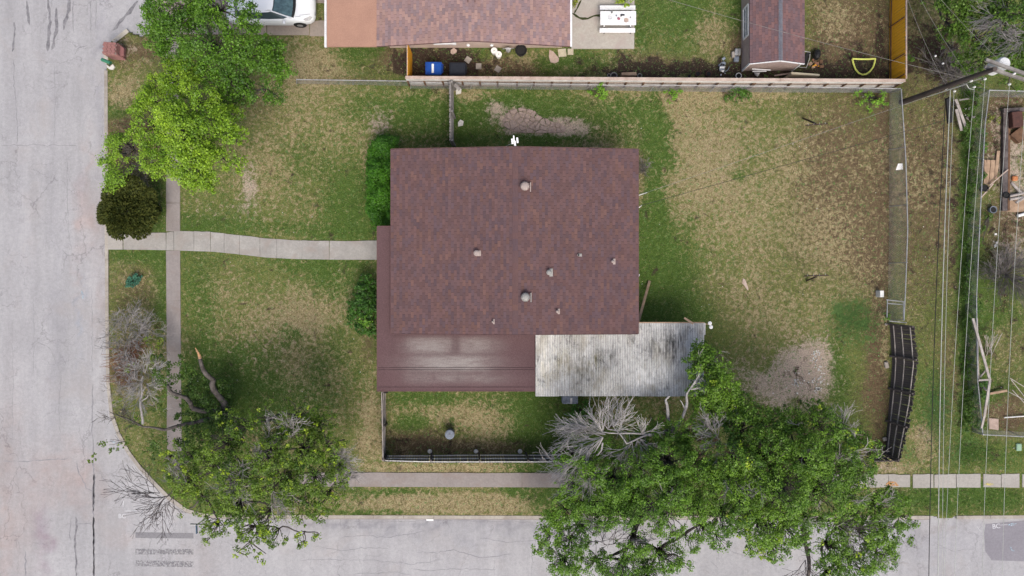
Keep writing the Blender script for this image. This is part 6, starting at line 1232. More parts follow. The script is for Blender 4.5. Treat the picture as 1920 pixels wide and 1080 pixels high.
# stones near the black fence
for px, py, w_, h_, lb in ((1661, 684, .2, .34, 'pale stone beside the second post of the black fence'), (1660, 608, .13, .12, 'small tan stone at the north foot of the black fence'), (1658, 823, .2, .2, 'grey stone near the south foot of the black fence')):
    k = MB(); p = P(px, py); k.box((p.x, p.y, .06), (w_, h_, .16), rz=.2, bev=.04); tag(k.build('stone', M['paver']), lb, 'stone', 'stones along the black fence')
# far yard junk
def fy(name, a, b_, w_, h_, mat, label, cat='timber', group='timber lying in the far yard', z=.1): return beamthing(name, P(*a, z), P(*b_, z+.02), w_, h_, mat, label, cat, group)
fy('plank', (1849, 345), (1856, 300), .30, .05, 'wood_tan', 'wide tan plank leftmost of the boards by the alley fence')
fy('plank', (1858, 345), (1862, 300), .22, .05, 'wood_tan', 'tan plank second from the left by the alley fence', z=.14)
fy('plank', (1866, 335), (1872, 283), .16, .05, 'wood_tan', 'long tan plank nearest the dark sleepers')
fy('plank', (1848, 322), (1846, 300), .16, .05, 'wood_tan', 'short tan board at the left end of the plank pile')
fy('sleeper', (1882, 395), (1884, 205), .26, .2, 'wood_dark', 'long dark sleeper dividing the far yard')
fy('sleeper', (1890, 395), (1891, 240), .10, .14, 'wood_brown', 'narrow brown sleeper beside the long dark one')
fy('sleeper', (1880, 208), (1925, 205), .2, .2, 'wood_dark', 'dark sleeper across the top of the brown scrap heap', z=.25)
for i, (a, b_, lb) in enumerate((((1896, 342), (1915, 362), 'pale log slanting above the log heap'), ((1893, 368), (1925, 361), 'pale log topmost across the log heap'), ((1893, 374), (1918, 370), 'pale log in the middle of the log heap'), ((1905, 380), (1925, 368), 'pale log lowest in the log heap'))):
    k = MB(); k.tube([P(*a, .12+i*.05), P(*b_, .16+i*.05)], .07, 8); tag(k.build('log', M['rail']), lb, 'log', 'logs in the far yard')
k = MB(); k.tube([P(1908, 405, .12), P(1928, 399, .14)], .08, 10); tag(k.build('white_pipe', M['whitep']), 'short thick white pipe below the log heap', 'pipe')
k = MB(); k.prism([tuple(P(*q)[:2]) for q in ((1886, 374), (1925, 372), (1925, 398), (1887, 397))], -.03, .05); tag(k.build('plywood_sheet', M['wood_tan']), 'flat tan plywood sheet under the log heap', 'plywood')
k = MB(); k.prism([tuple(P(*q)[:2]) for q in ((1888, 255), (1907, 240), (1925, 258), (1905, 270))], -.0, .3); tag(k.build('brown_crate', M['wood_brown']), 'brown flat crate at the top right of the far yard', 'crate')
k = MB(); k.box(P(1903, 225, .3), (.55, .8, .5), rz=.1, bev=.03); tag(k.build('brown_cupboard', M['terracotta']), 'dark brown box beside the flat crate in the far yard', 'cupboard')
pot(1848, 353, .17, .35, 'black', 'black pot beside the plank pile by the alley fence', group='pots in the far yard')
pot(1888, 366, .16, .3, 'black', 'black pot left of the log heap', group='pots in the far yard')
pot(1863, 393, .18, .3, 'debris', 'blue grey pot below the plank pile', group='pots in the far yard')
fy('cut_branch', (1838, 372), (1862, 345), .05, .05, 'wood_pale', 'pale cut branch slanting below the plank pile', 'branch', 'cut branches by the plank pile', .3)
fy('cut_branch', (1855, 348), (1890, 318), .05, .05, 'wood_pale', 'pale cut branch reaching from the plank pile to the dark sleeper', 'branch', 'cut branches by the plank pile', .3)
for a, b_, lb in (((1792, 186), (1812, 242), 'long pale board lying below the utility pole, right one'), ((1793, 205), (1803, 245), 'grey board lying below the utility pole, left one'), ((1798, 188), (1828, 183), 'thin grey board lying crosswise below the utility pole')):
    fy('board', a, b_, .14 if b_[1] > 190 else .07, .05, 'rail' if b_[1] > 190 else 'wood_grey', lb, 'board', 'boards below the utility pole', .3)
heap('rubble_pile', 1813, 215, (.18, .45), 12, ['stone_w', 'rail', 'paver'], 'scatter of pale broken pieces below the utility pole', 'rubble', .2, (.06, .18))
heap('white_rubble', 1866, 455, (.2, .5), 8, ['stone_w', 'whitep'], 'few white pieces in the far yard near the bare bush', 'rubble', .1, (.05, .14))
heap('leaf_litter_pile', 1530, 122, (.5, .25), 26, ['wood_brown', 'rustwood', 'wood_tan', 'orange'], 'heap of orange brown dead palm litter right of the shed', 'litter pile', .2, (.05, .22))
k = MB(); p = P(1866, 349+0, .1); k.box((P(1900, 335).x, P(1900, 335).y, .1), (.28, .26, .2), bev=.05); tag(k.build('orange_bag', simple('orange_plastic', (.5, .2, .08), (.4, .15, .06), 6, .6)), 'small orange bag above the log heap', 'bag')
# ---------------------------------------------------------------- vegetation
def foliage_arrays(blobs, n_clump, per, size, lo, hi, gap=.38, seed=0, flat=.55, clr=(.16, .34), gapscale=1.1, tone_noise=1.2, hang=.0):
    """leaves in clumps over the upper shells of the blobs; blob = (px, py, r_px, z)"""
    rng = np.random.default_rng(seed); C = []; 
    for bl in blobs:
        px, py, rp, z = bl[:4]; dens = bl[4] if len(bl) > 4 else 1.0; c = P(px, py, z); r = rp/PXM*(CAMH-z)/CAMH
        n = max(4, int(n_clump*r*r*dens)); a = rng.uniform(0, 2*math.pi, n); q = np.sqrt(rng.random(n))*(1+rng.normal(0, .10, n)); lay = rng.random(n)
        x = c.x+np.cos(a)*q*r; y = c.y+np.sin(a)*q*r; zz = z+(np.sqrt(np.clip(1-q**2, 0, 1))-.5)*r*flat*2*(1-.75*(lay < .35)*rng.random(n))-(lay < .3)*rng.uniform(.1, .6, n)*r*.6
        cr = rng.uniform(clr[0], clr[1], n); cr *= np.where(q > .85, .7, 1)
        relief = (fbm(x+seed*3, y, 1.5, seed+90, 3)-.5)*min(r, 1.0)*2.6; zz = zz+relief*np.clip(1.2-q*.6, .3, 1)
        C.append(np.stack([x, y, np.maximum(zz, .12), cr], 1))
    C = np.concatenate(C); g = fbm(C[:, 0]+seed, C[:, 1], gapscale, seed+70, 3); C = C[(g > gap) | (rng.random(len(C)) < .12)]
    k = vnoise(C[:, 0], C[:, 1], tone_noise, seed+5)*.55+rng.random(len(C))*.55; k = np.clip(k, 0, 1)[:, None]
    zr = C[:, 2:3]; T = np.array(lo)*(1-k)+np.array(hi)*k
    n = len(C)*per; ci = np.repeat(np.arange(len(C)), per); off = rng.normal(0, 1, (n, 3)); off /= np.linalg.norm(off, axis=1)[:, None]+1e-6; off *= (rng.random(n)**.45)[:, None]*C[ci, 3:4]; 
    nrm = off/(C[ci, 3:4])*.8+rng.normal(0, .42, (n, 3))+np.array([0, 0, .75]); off[:, 2] *= .65; nrm /= np.linalg.norm(nrm, axis=1)[:, None]
    pos = C[ci, :3]+off; pos[:, 2] -= hang*rng.random(n); pos[:, 2] = np.maximum(pos[:, 2], .03)
    t = np.cross(nrm, rng.normal(0, 1, (n, 3))); t /= np.linalg.norm(t, axis=1)[:, None]+1e-9; b = np.cross(nrm, t)
    s = (size*rng.uniform(.6, 1.3, n))[:, None]; w = s*rng.uniform(.32, .5, n)[:, None]
    v = np.stack([pos-t*s*.5, pos+b*w, pos+t*s*.5-nrm*s*.12, pos-b*w], 1)
    col = T[ci]*rng.uniform(.72, 1.28, n)[:, None]
    return v.reshape(-1, 3), np.repeat(col, 4, 0), C
def foliage(name, parent, blobs, n_clump, per, size, lo, hi, mat='leaf', **kw):
    v, c, C = foliage_arrays(blobs, n_clump, per, size, lo, hi, **kw); 
    if parent is not None: v = v-np.array(wloc(parent))
    me = np_mesh(name, v, np.arange(len(v)).reshape(-1, 4), c, M[mat]); o = link(name, me, parent)
    if name not in ('crown', 'foliage'): o['kind'] = 'stuff'
    return o, C
def limb(mb, a, b, r0, r1, wob=.12, n=6, sides=7, sag=0.0):
    a, b = Vector(a), Vector(b); L = (b-a).length; pts = []; rs = []; w1 = Vector((R.gauss(0, 1), R.gauss(0, 1), R.gauss(0, .6)))*wob*L*.35; w2 = Vector((R.gauss(0, 1), R.gauss(0, 1), R.gauss(0, .6)))*wob*L*.25
    for i in range(n+1):
        t = i/n; pts.append(a.lerp(b, t)+w1*math.sin(math.pi*t)+w2*math.sin(2*math.pi*t)-Vector((0, 0, sag*math.sin(math.pi*t)))); rs.append((r0+(r1-r0)*t)*(1+R.uniform(-.10, .10)))
    mb.tube(pts, rs, sides); return pts
def skeleton(mb, base, blobs, C, r=.2, fork=None, twigs=.25, seed=0, sides=6):
    """trunk, limbs towards every blob and thin branches into the leaf clumps"""
    rr = random.Random(seed); f = Vector(fork) if fork else Vector((base[0], base[1], min(b[3] for b in blobs)*.5))
    limb(mb, base, f, r, r*.75, .08, 6, 9); byc = [P(b[0], b[1], b[3]) for b in blobs]
    order = sorted(range(len(byc)), key=lambda i: (byc[i].xy-f.xy).length); done = []
    for i in order:
        c = byc[i]-Vector((0, 0, .7)); best = f; bd = (c-f).length
        for q in done:
            d = (c-q).length+ .25*(q-f).length
            if d < bd: best = q; bd = d
        rad = r*.36*max(.22, 1-(c-f).length/8); limb(mb, best, c, rad, rad*.5, .16, 5, sides); done.append(c)
    for i in range(0, len(C)):
        if rr.random() > twigs: continue
        p = Vector(C[i][:3]); q = min(done, key=lambda d: (d-p).length); 
        if (q-p).length < 3: limb(mb, q, p, .028, .008, .2, 3, 3)
def twigs(mb, p, d, L, r, depth, spread=.5, split=3, up=.0, rr=R, seg=3, sides=3, rmin=.006):
    """bare branching twigs"""
    pts = [Vector(p)]; d = Vector(d).normalized(); q = Vector(p)
    for i in range(seg):
        d = (d+Vector((rr.gauss(0, .16), rr.gauss(0, .16), rr.gauss(0, .10)+up))).normalized(); q = q+d*L/seg; pts.append(q.copy())
        if q.z < .05: q.z = .05
    rs = [max(rmin, r*(1-.45*i/seg)) for i in range(seg+1)]; mb.tube(pts, rs, sides, cap=False)
    if depth <= 0: return
    for k in range(split):
        j = rr.randint(1, seg); nd = (d+Vector((rr.gauss(0, spread*.75), rr.gauss(0, spread*.75), rr.gauss(0, spread*.4)))).normalized()
        twigs(mb, pts[j], nd, L*rr.uniform(.5, .85), r*.6, depth-1, spread, split, up, rr, seg, sides, rmin)
def fan(mb, px, py, z, tx, ty, tz, n=7, depth=3, L=None, r=.03, spread=.38, split=3, up=0.0, rmin=.007):
    """a spray of twigs from one point, aimed at another"""
    a = P(px, py, z); b = P(tx, ty, tz); d = b-a; L = L or d.length*.5
    if depth >= 3: depth = 2; split = 4; n = max(3, int(n*.62+.5)); L *= 1.32; r *= .85; r *= .9; rmin = max(rmin, .0075)
    for i in range(n): twigs(mb, a, d.normalized()+Vector((R.gauss(0, spread), R.gauss(0, spread), R.gauss(0, .2))), L*R.uniform(.7, 1.1), r, depth, spread, split, up, rmin=rmin)

def tree(name, base, blobs, label, cat, lo, hi, n_clump, per, size, r=.2, seed=0, fork=None, bark='bark', tw=.25, layers=None, mat='leaf', **kw):
    t = thing(name, Vector((base[0], base[1], 0)), label, cat)
    o, C = foliage('crown', t, blobs, n_clump, per, size, lo, hi, seed=seed, mat=mat, **kw)
    k = MB(); skeleton(k, base, blobs, C, r, fork, tw, seed); k.build('trunk', M[bark], t, smooth=True)
    return t
# bright young tree by the pavement
tb = [(345, 150, 42, 5.2), (300, 185, 45, 4.6), (365, 190, 48, 5.6), (280, 235, 44, 4.6), (340, 240, 58, 6.0), (402, 240, 48, 5.2), (430, 262, 27, 4.6), (300, 290, 42, 4.8), (360, 300, 48, 5.4), (408, 292, 38, 4.8), (360, 330, 26, 4.2), (385, 338, 22, 4.0), (425, 220, 25, 4.4), (330, 120, 24, 4.6)]
t_ = tree('bright_green_tree', P(345, 240), tb, 'bright yellow-green young tree covering the pavement below the darker tree', 'tree', (.070, .165, .010), (.245, .385, .022), 125, 26, .085, r=.15, seed=3, gap=.37, gapscale=1.5, fork=P(345, 240, 2.2))
# darker tree behind it
td = [(300, 22, 38, 5.6), (350, 10, 50, 6.2), (405, 10, 48, 6.4), (452, 40, 40, 6.0), (330, 70, 45, 5.8), (390, 75, 58, 6.8), (450, 92, 54, 6.2), (495, 112, 38, 5.0), (523, 120, 26, 5.0), (490, 158, 38, 4.2), (420, 132, 46, 5.4), (300, 75, 30, 5.0), (505, 92, 26, 5.0), (440, 176, 30, 3.8), (515, 178, 20, 3.2), (370, -35, 55, 6.2), (280, 42, 22, 5.0)]
tree('dark_green_tree', P(415, 95), td, 'large mid-green tree hanging over the driveway and the white car', 'tree', (.024, .078, .006), (.120, .245, .016), 115, 26, .085, r=.2, seed=5, gap=.38, gapscale=1.4, fork=P(415, 95, 2.4))
# small ragged shrub-tree at the kerb, left of the bright tree
tree('ragged_kerb_tree', P(235, 290), [(215, 275, 26, 2.6), (196, 300, 14, 2.4), (240, 275, 26, 2.8), (215, 325, 24, 2.4), (255, 300, 18, 2.2, .5), (205, 345, 14, 2.0), (262, 272, 18, 2.6)], 'small ragged yellow-green tree leaning over the kerb above the dark juniper', 'tree', (.08, .18, .012), (.22, .36, .025), 130, 22, .075, r=.08, seed=8, gap=.40, tw=.5)
k = MB(); 
for q in range(10): fan(k, 245+R.uniform(-15, 25), 315+R.uniform(-25, 25), .8, 245+R.uniform(-40, 50), 310+R.uniform(-45, 45), 1.8, 3, 2, .5, .016)
bs = thing('bare_grey_bush', P(262, 320), 'thin bare grey bush between the bright tree and the juniper', 'bush'); k.build('twigs', M['deadwood_dim'], bs)
# juniper
jb = [(215, 368, 24, 1.3), (245, 360, 30, 1.5), (275, 372, 22, 1.3), (205, 400, 22, 1.2), (235, 400, 34, 1.7), (270, 400, 28, 1.5), (225, 425, 24, 1.2), (262, 425, 24, 1.2), (196, 390, 12, 1.0), (195, 410, 11, 1.0), (290, 395, 12, 1.0)]
def spray_bush(name, base, blobs, label, lo, hi, n, L, seed, mat='leafm', cat='shrub', wd=.045):
    """feathery sprays radiating from the centre"""
    rng = np.random.default_rng(seed); t = thing(name, base, label, cat); vs = []; cs = []
    for (px, py, rp, z) in blobs:
        c = P(px, py, z); r = rp/PXM*(CAMH-z)/CAMH; m = int(n*r*r)
        a = rng.uniform(0, 6.283, m); q = np.sqrt(rng.random(m))*r; o = np.stack([c.x+np.cos(a)*q, c.y+np.sin(a)*q, z+np.sqrt(np.clip(1-(q/r)**2, 0, 1))*r*.5*rng.uniform(.3, 1, m)], 1)
        ctr = np.array([base[0], base[1], .3]); d = o-ctr; d /= np.linalg.norm(d, axis=1)[:, None]; d = d+rng.normal(0, .3, (m, 3)); d[:, 2] = np.abs(d[:, 2])*.7; d /= np.linalg.norm(d, axis=1)[:, None]
        w = np.cross(d, rng.normal(0, 1, (m, 3))+np.array([0, 0, 1.5])); w /= np.linalg.norm(w, axis=1)[:, None]; l = (L*rng.uniform(.5, 1.2, m))[:, None]; ww = wd*rng.uniform(.5, 1.2, m)[:, None]
        vs.append(np.stack([o-d*l*.5, o+w*ww, o+d*l*.5, o-w*ww], 1).reshape(-1, 3)); kk = rng.random(m)[:, None]; cs.append(np.repeat((np.array(lo)*(1-kk)+np.array(hi)*kk)*rng.uniform(.7, 1.3, m)[:, None], 4, 0))
    v = np.concatenate(vs)-np.array(t.location); link('foliage', np_mesh('foliage', v, np.arange(len(v)).reshape(-1, 4), np.concatenate(cs), M[mat]), t)
    k = MB()
    for (px, py, rp, z) in blobs: limb(k, base, P(px, py, z), .05, .02, .1, 4, 5)
    k.build('stem', M['bark'], t); return t
spray_bush('juniper', P(242, 398), jb, 'dark olive juniper bush with spiky sprays beside the front walk', (.028, .042, .010), (.095, .105, .022), 2600, .22, 21)
# hedge and foundation shrubs
foliage_h = thing('clipped_hedge', P(712, 350), 'dense clipped green hedge along the west wall of the house', 'hedge')
hb = [(716, y, 30 if 285 < y < 400 else 26, 1.25) for y in range(278, 410, 14)]+[(703, y, 17, 1.0) for y in range(285, 405, 12)]+[(722, 270, 22, 1.1), (716, 412, 22, 1.0), (724, 424, 16, .9), (735, 268, 16, 1.0)]
foliage('foliage', foliage_h, hb, 420, 20, .047, (.015, .075, .003), (.075, .22, .008), gap=.05, seed=31, clr=(.08, .14), flat=.5)
k = MB()
for b_ in hb: limb(k, P(b_[0], b_[1], 0), P(b_[0], b_[1], b_[3]), .03, .012, .1, 3, 4)
k.build('stems', M['bark'], foliage_h)
sb = thing('wall_shrub', P(685, 580), 'dark green shrub with a bare twiggy patch at the carport corner', 'shrub')
hb = [(690, 530, 18, .9), (684, 545, 18, 1.0), (672, 575, 24, 1.2), (690, 580, 22, 1.3), (668, 600, 20, 1.0), (688, 610, 22, 1.1), (697, 560, 16, 1.1), (700, 625, 12, .8)]
foliage('foliage', sb, hb, 160, 20, .075, (.016, .062, .006), (.06, .16, .014), gap=.2, seed=33, clr=(.10, .2)); foliage('light_sprigs', sb, [(684, 604, 7, 1.7)], 300, 14, .07, (.10, .24, .02), (.16, .32, .03), gap=0, seed=34)
k = MB()
for q in range(9): fan(k, 682, 556, .9, 678+R.uniform(-10, 10), 549+R.uniform(-8, 8), 1.7, 3, 2, .28, .012)
for b_ in hb: limb(k, P(685, 580, 0), P(b_[0], b_[1], b_[3]), .03, .015, .1, 3, 4)
k.build('bare_twigs', M['deadwood_dim'], sb)
def bush(px, py, r, z, label, lo, hi, seed, size=.07, extra=(), cat='bush', per=16, n=160, name='small_bush', gap=.25, group=None):
    t = thing(name, P(px, py), label, cat, group); foliage('foliage', t, [(px, py, r, z)]+[e for e in extra], n, per, size, lo, hi, gap=gap, seed=seed, clr=(.08, .16)); k = MB()
    for e in [(px, py, r, z)]+list(extra):
        for q in range(4): limb(k, P(px, py, 0), P(e[0]+R.uniform(-r, r)*.5, e[1]+R.uniform(-r, r)*.5, e[3]), .018, .006, .1, 3, 4)
    k.build('stem', M['bark'], t); return t
BL, BH = (.09, .22, .015), (.19, .36, .03)
bush(1127, 170, 12, .7, 'bright green bush with a small side sprout against the fence, leftmost of the fence bushes', BL, BH, 41, extra=((1107, 174, 6, .4), (1128, 182, 9, .5), (1131, 160, 7, .9)))
bush(1259, 175, 12, .7, 'bright green bush against the fence, second from the left', BL, BH, 42, extra=((1271, 174, 9, .5), (1256, 186, 6, .4)))
bush(1384, 174, 17, .4, 'flat dark green clump by the fence below the shed', (.04, .11, .012), (.09, .19, .02), 43, extra=((1400, 180, 10, .3), (1370, 182, 9, .3)), gap=.3)
bush(1640, 184, 16, .7, 'loose bright green sapling near the fence corner', BL, BH, 44, extra=((1608, 172, 8, .5), (1655, 176, 9, .6), (1613, 192, 6, .4), (1628, 206, 6, .4), (1658, 195, 8, .5)), gap=.35)
bush(1710, 105, 9, .3, 'small green tuft in the undergrowth beside the orange fence', (.05, .12, .015), (.1, .2, .02), 45)
bush(1662, 594, 8, .5, 'small green weed at the foot of the gate frame', (.05, .13, .02), (.1, .2, .03), 46)
bush(1172, 0, 12, .8, 'yellow-green bush at the north end of the patio', (.16, .26, .01), (.32, .42, .02), 47, extra=((1160, -4, 9, .7), (1185, -3, 8, .6)))
bush(1082, 0, 8, .5, 'yellowish plant beside the neighbour gutter', (.12, .18, .01), (.25, .26, .03), 48, extra=((1076, 12, 5, .3),))
bush(1088, 768, 18, .7, 'mid-green bush between the air conditioner and the grey dead tree', (.03, .11, .012), (.07, .19, .02), 49, extra=((1075, 790, 16, .6), (1100, 790, 16, .6)), size=.08)
bush(1855, 405, 9, .4, 'low green weed by the far yard pots', (.05, .10, .015), (.1, .17, .03), 50, extra=((1838, 430, 10, .4), (1840, 455, 9, .4)))
bush(1846, 275, 9, .5, 'green weed growing through the alley chain link fence near the planks', (.04, .11, .015), (.08, .17, .02), 51, extra=((1844, 250, 8, .5), (1843, 330, 7, .4)))
bush(1842, 720, 12, .9, 'green vine growing through the broken timber frame', (.03, .10, .01), (.07, .17, .02), 52, extra=((1836, 700, 9, .8), (1840, 745, 12, .7), (1832, 770, 11, .7), (1838, 795, 10, .6), (1828, 730, 8, .6)), gap=.35)
bush(1852, 222, 9, .4, 'yellow-green weeds by the dark sleeper in the far yard', (.10, .15, .02), (.2, .2, .04), 53, extra=((1868, 225, 8, .3),))
# agave like rosette
ag = thing('blue_green_rosette', P(249, 526), 'blue-green leafy rosette in the small lawn by the kerb', 'plant'); foliage('leaves', ag, [(249, 526, 10, .35), (241, 532, 8, .25), (256, 520, 7, .3)], 320, 14, .085, (.03, .10, .065), (.07, .19, .125), gap=.1, seed=55, clr=(.07, .12), mat='leafm')
# dead grey brush and red stems on the kerb strip
db = thing('dead_grey_brush', P(245, 650), 'big tangle of dead grey twigs with reddish stems on the kerb strip', 'brush')
k = MB()
for (a, b_, n, L, sp) in (((245, 610, .9), (240, 560, 1.9), 8, .6, .4), ((235, 625, .7), (212, 605, 1.8), 9, .6, .6), ((262, 625, .8), (290, 605, 1.8), 9, .6, .6), ((225, 640, .6), (212, 650, 1.7), 8, .55, .6), ((262, 630, .9), (265, 600, 2.0), 9, .55, .6), ((235, 660, .7), (225, 640, 1.9), 9, .5, .6), ((285, 620, .6), (308, 605, 1.5), 6, .5, .5), ((220, 600, .6), (230, 610, 1.5), 7, .5, .7)):
    fan(k, *a, *b_, n, 3, L, .022, sp, 3)
for q in range(85): x_, y_ = R.uniform(206, 305), R.uniform(580, 770); fan(k, x_, y_, .7, x_+R.uniform(-22, 22), y_+R.uniform(-30, 20), 1.5, 2, 2, .45, .011, .5, rmin=.005)
k.build('grey_twigs', M['deadwood2'], db)
k = MB()
for q in range(70):
    a = R.uniform(-.6, .9)+math.pi; c = P(R.uniform(225, 262), R.uniform(655, 720), .15); e = c+Vector((math.cos(a)*R.uniform(.4, .9), math.sin(a)*R.uniform(.3, .7), R.uniform(.2, .6))); k.tube([c, c.lerp(e, .5)+Vector((0, 0, .12)), e], [.02, .015, .007], 4)
for q in range(12): fan(k, R.uniform(240, 265), R.uniform(640, 670), .5, R.uniform(225, 270), R.uniform(640, 680), 1.2, 3, 2, .4, .018, .6)
k.build('red_stems', M['rustwood'], db)
k = MB()
for (a, b_, n, L, sp) in (((265, 690, 1.8), (225, 700, 2.8), 8, .7, .45), ((268, 715, 1.8), (240, 735, 2.6), 8, .6, .5), ((272, 700, 1.9), (275, 660, 2.9), 8, .6, .45), ((275, 720, 1.8), (300, 735, 2.4), 8, .5, .5), ((265, 740, 1.6), (225, 750, 2.4), 8, .6, .45), ((280, 690, 2), (305, 690, 2.6), 6, .5, .5)): fan(k, *a, *b_, n, 3, L, .02, sp, 3)
limb(k, P(267, 795, 1.2), P(263, 750, 1.5), .07, .06); limb(k, P(263, 750, 1.5), P(268, 705, 1.9), .055, .03); limb(k, P(263, 755, 1.5), P(278, 740, 1.8), .04, .02)
k.build('pale_branches', M['deadwood'], db)
foliage('green_sprigs', db, [(277, 638, 9, 1.4), (300, 640, 6, 1.4), (240, 688, 10, 1.2), (290, 665, 14, 1.6, .6), (262, 780, 12, 1.2, .5), (222, 755, 10, 1.0, .4), (285, 690, 12, 1.5, .5)], 110, 12, .07, (.08, .15, .01), (.20, .28, .02), gap=.3, seed=57, clr=(.07, .14))
# corner tree with broken limb
ct = thing('corner_tree', P(415, 765), 'big half-bare tree on the street corner with a broken limb and hanging leafy twigs', 'tree')
cb = [(350, 855, 36, 4.6), (395, 870, 40, 5.0), (350, 905, 34, 4.6), (370, 940, 34, 4.6, .8), (420, 830, 40, 5.6), (460, 800, 38, 5.6, .8), (500, 790, 42, 5.6), (550, 782, 40, 5.4), (590, 800, 34, 5.0), (605, 840, 34, 5.0), (560, 845, 48, 6.0), (500, 850, 50, 6.4), (450, 890, 50, 6.2), (520, 905, 50, 6.2), (580, 895, 44, 5.6), (630, 880, 26, 4.6, .8), (610, 925, 34, 4.8), (560, 945, 38, 5.0), (500, 960, 40, 5.2), (440, 950, 42, 5.2), (400, 985, 26, 4.4, .8), (470, 995, 34, 4.6), (515, 1000, 28, 4.4), (460, 1025, 20, 4.0, .8), (490, 1048, 11, 3.6), (600, 965, 20, 4.2, .6), (563, 1005, 10, 3.4, .7), (592, 1010, 8, 3.4, .5), (565, 1022, 7, 3.2), (385, 1014, 5, 3), (440, 1045, 6, 3), (455, 1055, 5, 3), (345, 960, 14, 4, .6), (640, 830, 10, 4, .4)]
lo_, hi_ = (.026, .070, .007), (.140, .225, .014)
cb += [(430, 790, 28, 4.6, .8), (330, 880, 24, 4.2, .7), (310, 860, 16, 3.8, .5), (640, 900, 20, 4.2, .6)]
o, Cc = foliage('crown', ct, cb, 104, 26, .070, lo_, hi_, gap=.43, seed=61, clr=(.12, .24), gapscale=1.5)
foliage('bright_sprigs', ct, [(b[0], b[1], b[2]*.95, b[3]+.5) for b in cb], 6, 12, .08, (.16, .25, .012), (.28, .37, .02), gap=.40, seed=62, clr=(.08, .16), gapscale=2.0)
foliage('understory', ct, [(375, 735, 32, 1.6), (400, 765, 36, 1.9), (360, 775, 30, 1.5), (415, 735, 24, 2.0), (335, 690, 22, 2.0, .7), (310, 700, 24, 2.2, .6), (350, 700, 16, 2.2), (395, 805, 34, 2.2), (290, 680, 16, 2.2, .5), (430, 790, 24, 2.2), (300, 760, 16, 1.6, .4), (325, 730, 18, 2.0, .6), (250, 790, 14, 1.4, .4), (300, 830, 20, 2.0, .5), (340, 820, 24, 2.6, .7), (280, 850, 16, 1.8, .4)], 110, 22, .075, (.018, .050, .006), (.065, .130, .013), gap=.26, seed=63, clr=(.12, .22))
foliage('low_street_branch', ct, [(190, 832, 8, 2.4), (205, 845, 6, 2.4), (180, 855, 6, 2.2), (222, 838, 7, 2.4), (237, 828, 8, 2.4), (170, 864, 4, 2.2)], 160, 10, .085, (.05, .10, .012), (.13, .20, .02), gap=.1, seed=64, clr=(.06, .12))
k = MB(); f = P(425, 775, 1.7)
limb(k, P(418, 770, -.1), f, .32, .26, .03, 4, 12)
skeleton(k, f, cb, Cc, .34, P(450, 830, 3.0), .45, 62)
limb(k, f, P(400, 712, 2.6), .17, .125, .12, 6, 10); pts_b = limb(k, P(400, 712, 2.6), P(375, 672, 3.2), .12, .085, .14, 6, 10)
limb(k, f, P(360, 765, 2.0), .17, .12, .12, 5, 9); limb(k, P(360, 765, 2.0), P(315, 722, 2.6), .115, .07, .16, 6, 8)
limb(k, f, P(370, 792, 2.0), .15, .11, .08, 5, 9); limb(k, P(370, 792, 2.0), P(310, 806, 2.4), .10, .07, .14, 6, 8); limb(k, P(310, 806, 2.4), P(268, 800, 2.6), .07, .04, .16, 5, 7); limb(k, P(268, 800, 2.6), P(205, 772, 2.8), .05, .015, .12, 5, 5)
for q in range(5): fan(k, 225+q*9, 783+q*4, 2.6, 190+q*14, 765+R.uniform(-14, 30), 2.8, 3, 2, .55, .013, .5)
fan(k, 235, 828, 2.4, 175, 860, 2.3, 3, 1, 1.0, .015, .15, 2)
k.build('trunk', M['bark'], ct, smooth=True)
k = MB(); limb(k, P(375, 672, 3.2), P(366, 652, 3.5), .082, .02, .05, 4, 7); k.build('broken_end', simple('fresh_split_wood', (.48, .27, .12), (.26, .17, .11), 5, .9), ct)
k = MB()
for (a, b_, n, L, sp) in (((485, 870, 6.2), (500, 835, 7.2), 7, .6, .45), ((480, 880, 6.2), (455, 860, 7), 5, .5, .5), ((545, 820, 6), (555, 780, 7), 7, .6, .4), ((550, 805, 6), (535, 775, 6.8), 5, .6, .4), ((430, 905, 6), (480, 935, 6.4), 9, .7, .5), ((450, 900, 6), (410, 925, 6.2), 8, .6, .5), ((510, 920, 6), (545, 950, 6.2), 8, .6, .5), ((520, 945, 5), (545, 965, 5), 6, .5, .5), ((350, 905, 4.6), (310, 895, 4.6), 8, .6, .5), ((330, 880, 4.2), (350, 870, 4.6), 6, .5, .5), ((500, 830, 6), (525, 840, 6.4), 6, .5, .5)): fan(k, *a, *b_, n, 3, L, .026, sp, 3)
for q in range(16): fan(k, 625+R.uniform(-10, 16), 870+R.uniform(-45, 50), 4.2, 660+R.uniform(-15, 12), 855+R.uniform(-40, 60), 4.0, 2, 3, .5, .012, .4, rmin=.005)
k.build('bare_branches', M['deadwood2'], ct)
k = MB(); limb(k, P(400, 880, 3.5), P(315, 930, 3.4), .07, .04)
for (a, b_, n, L) in (((315, 930, 3.4), (275, 920, 3.4), 4, .9), ((300, 925, 3.4), (255, 900, 3.4), 3, 1.0), ((310, 930, 3.4), (285, 980, 3.2), 4, .9), ((280, 925, 3.4), (235, 900, 3.3), 3, .8), ((305, 960, 3.3), (260, 990, 3.1), 4, .7), ((325, 930, 3.4), (315, 985, 3.1), 3, .7), ((345, 920, 3.5), (330, 900, 3.8), 5, .6)): fan(k, *a, *b_, n, 3, L, .022, .42, 3)
k.build('street_branches', M['twig_dark'], ct)
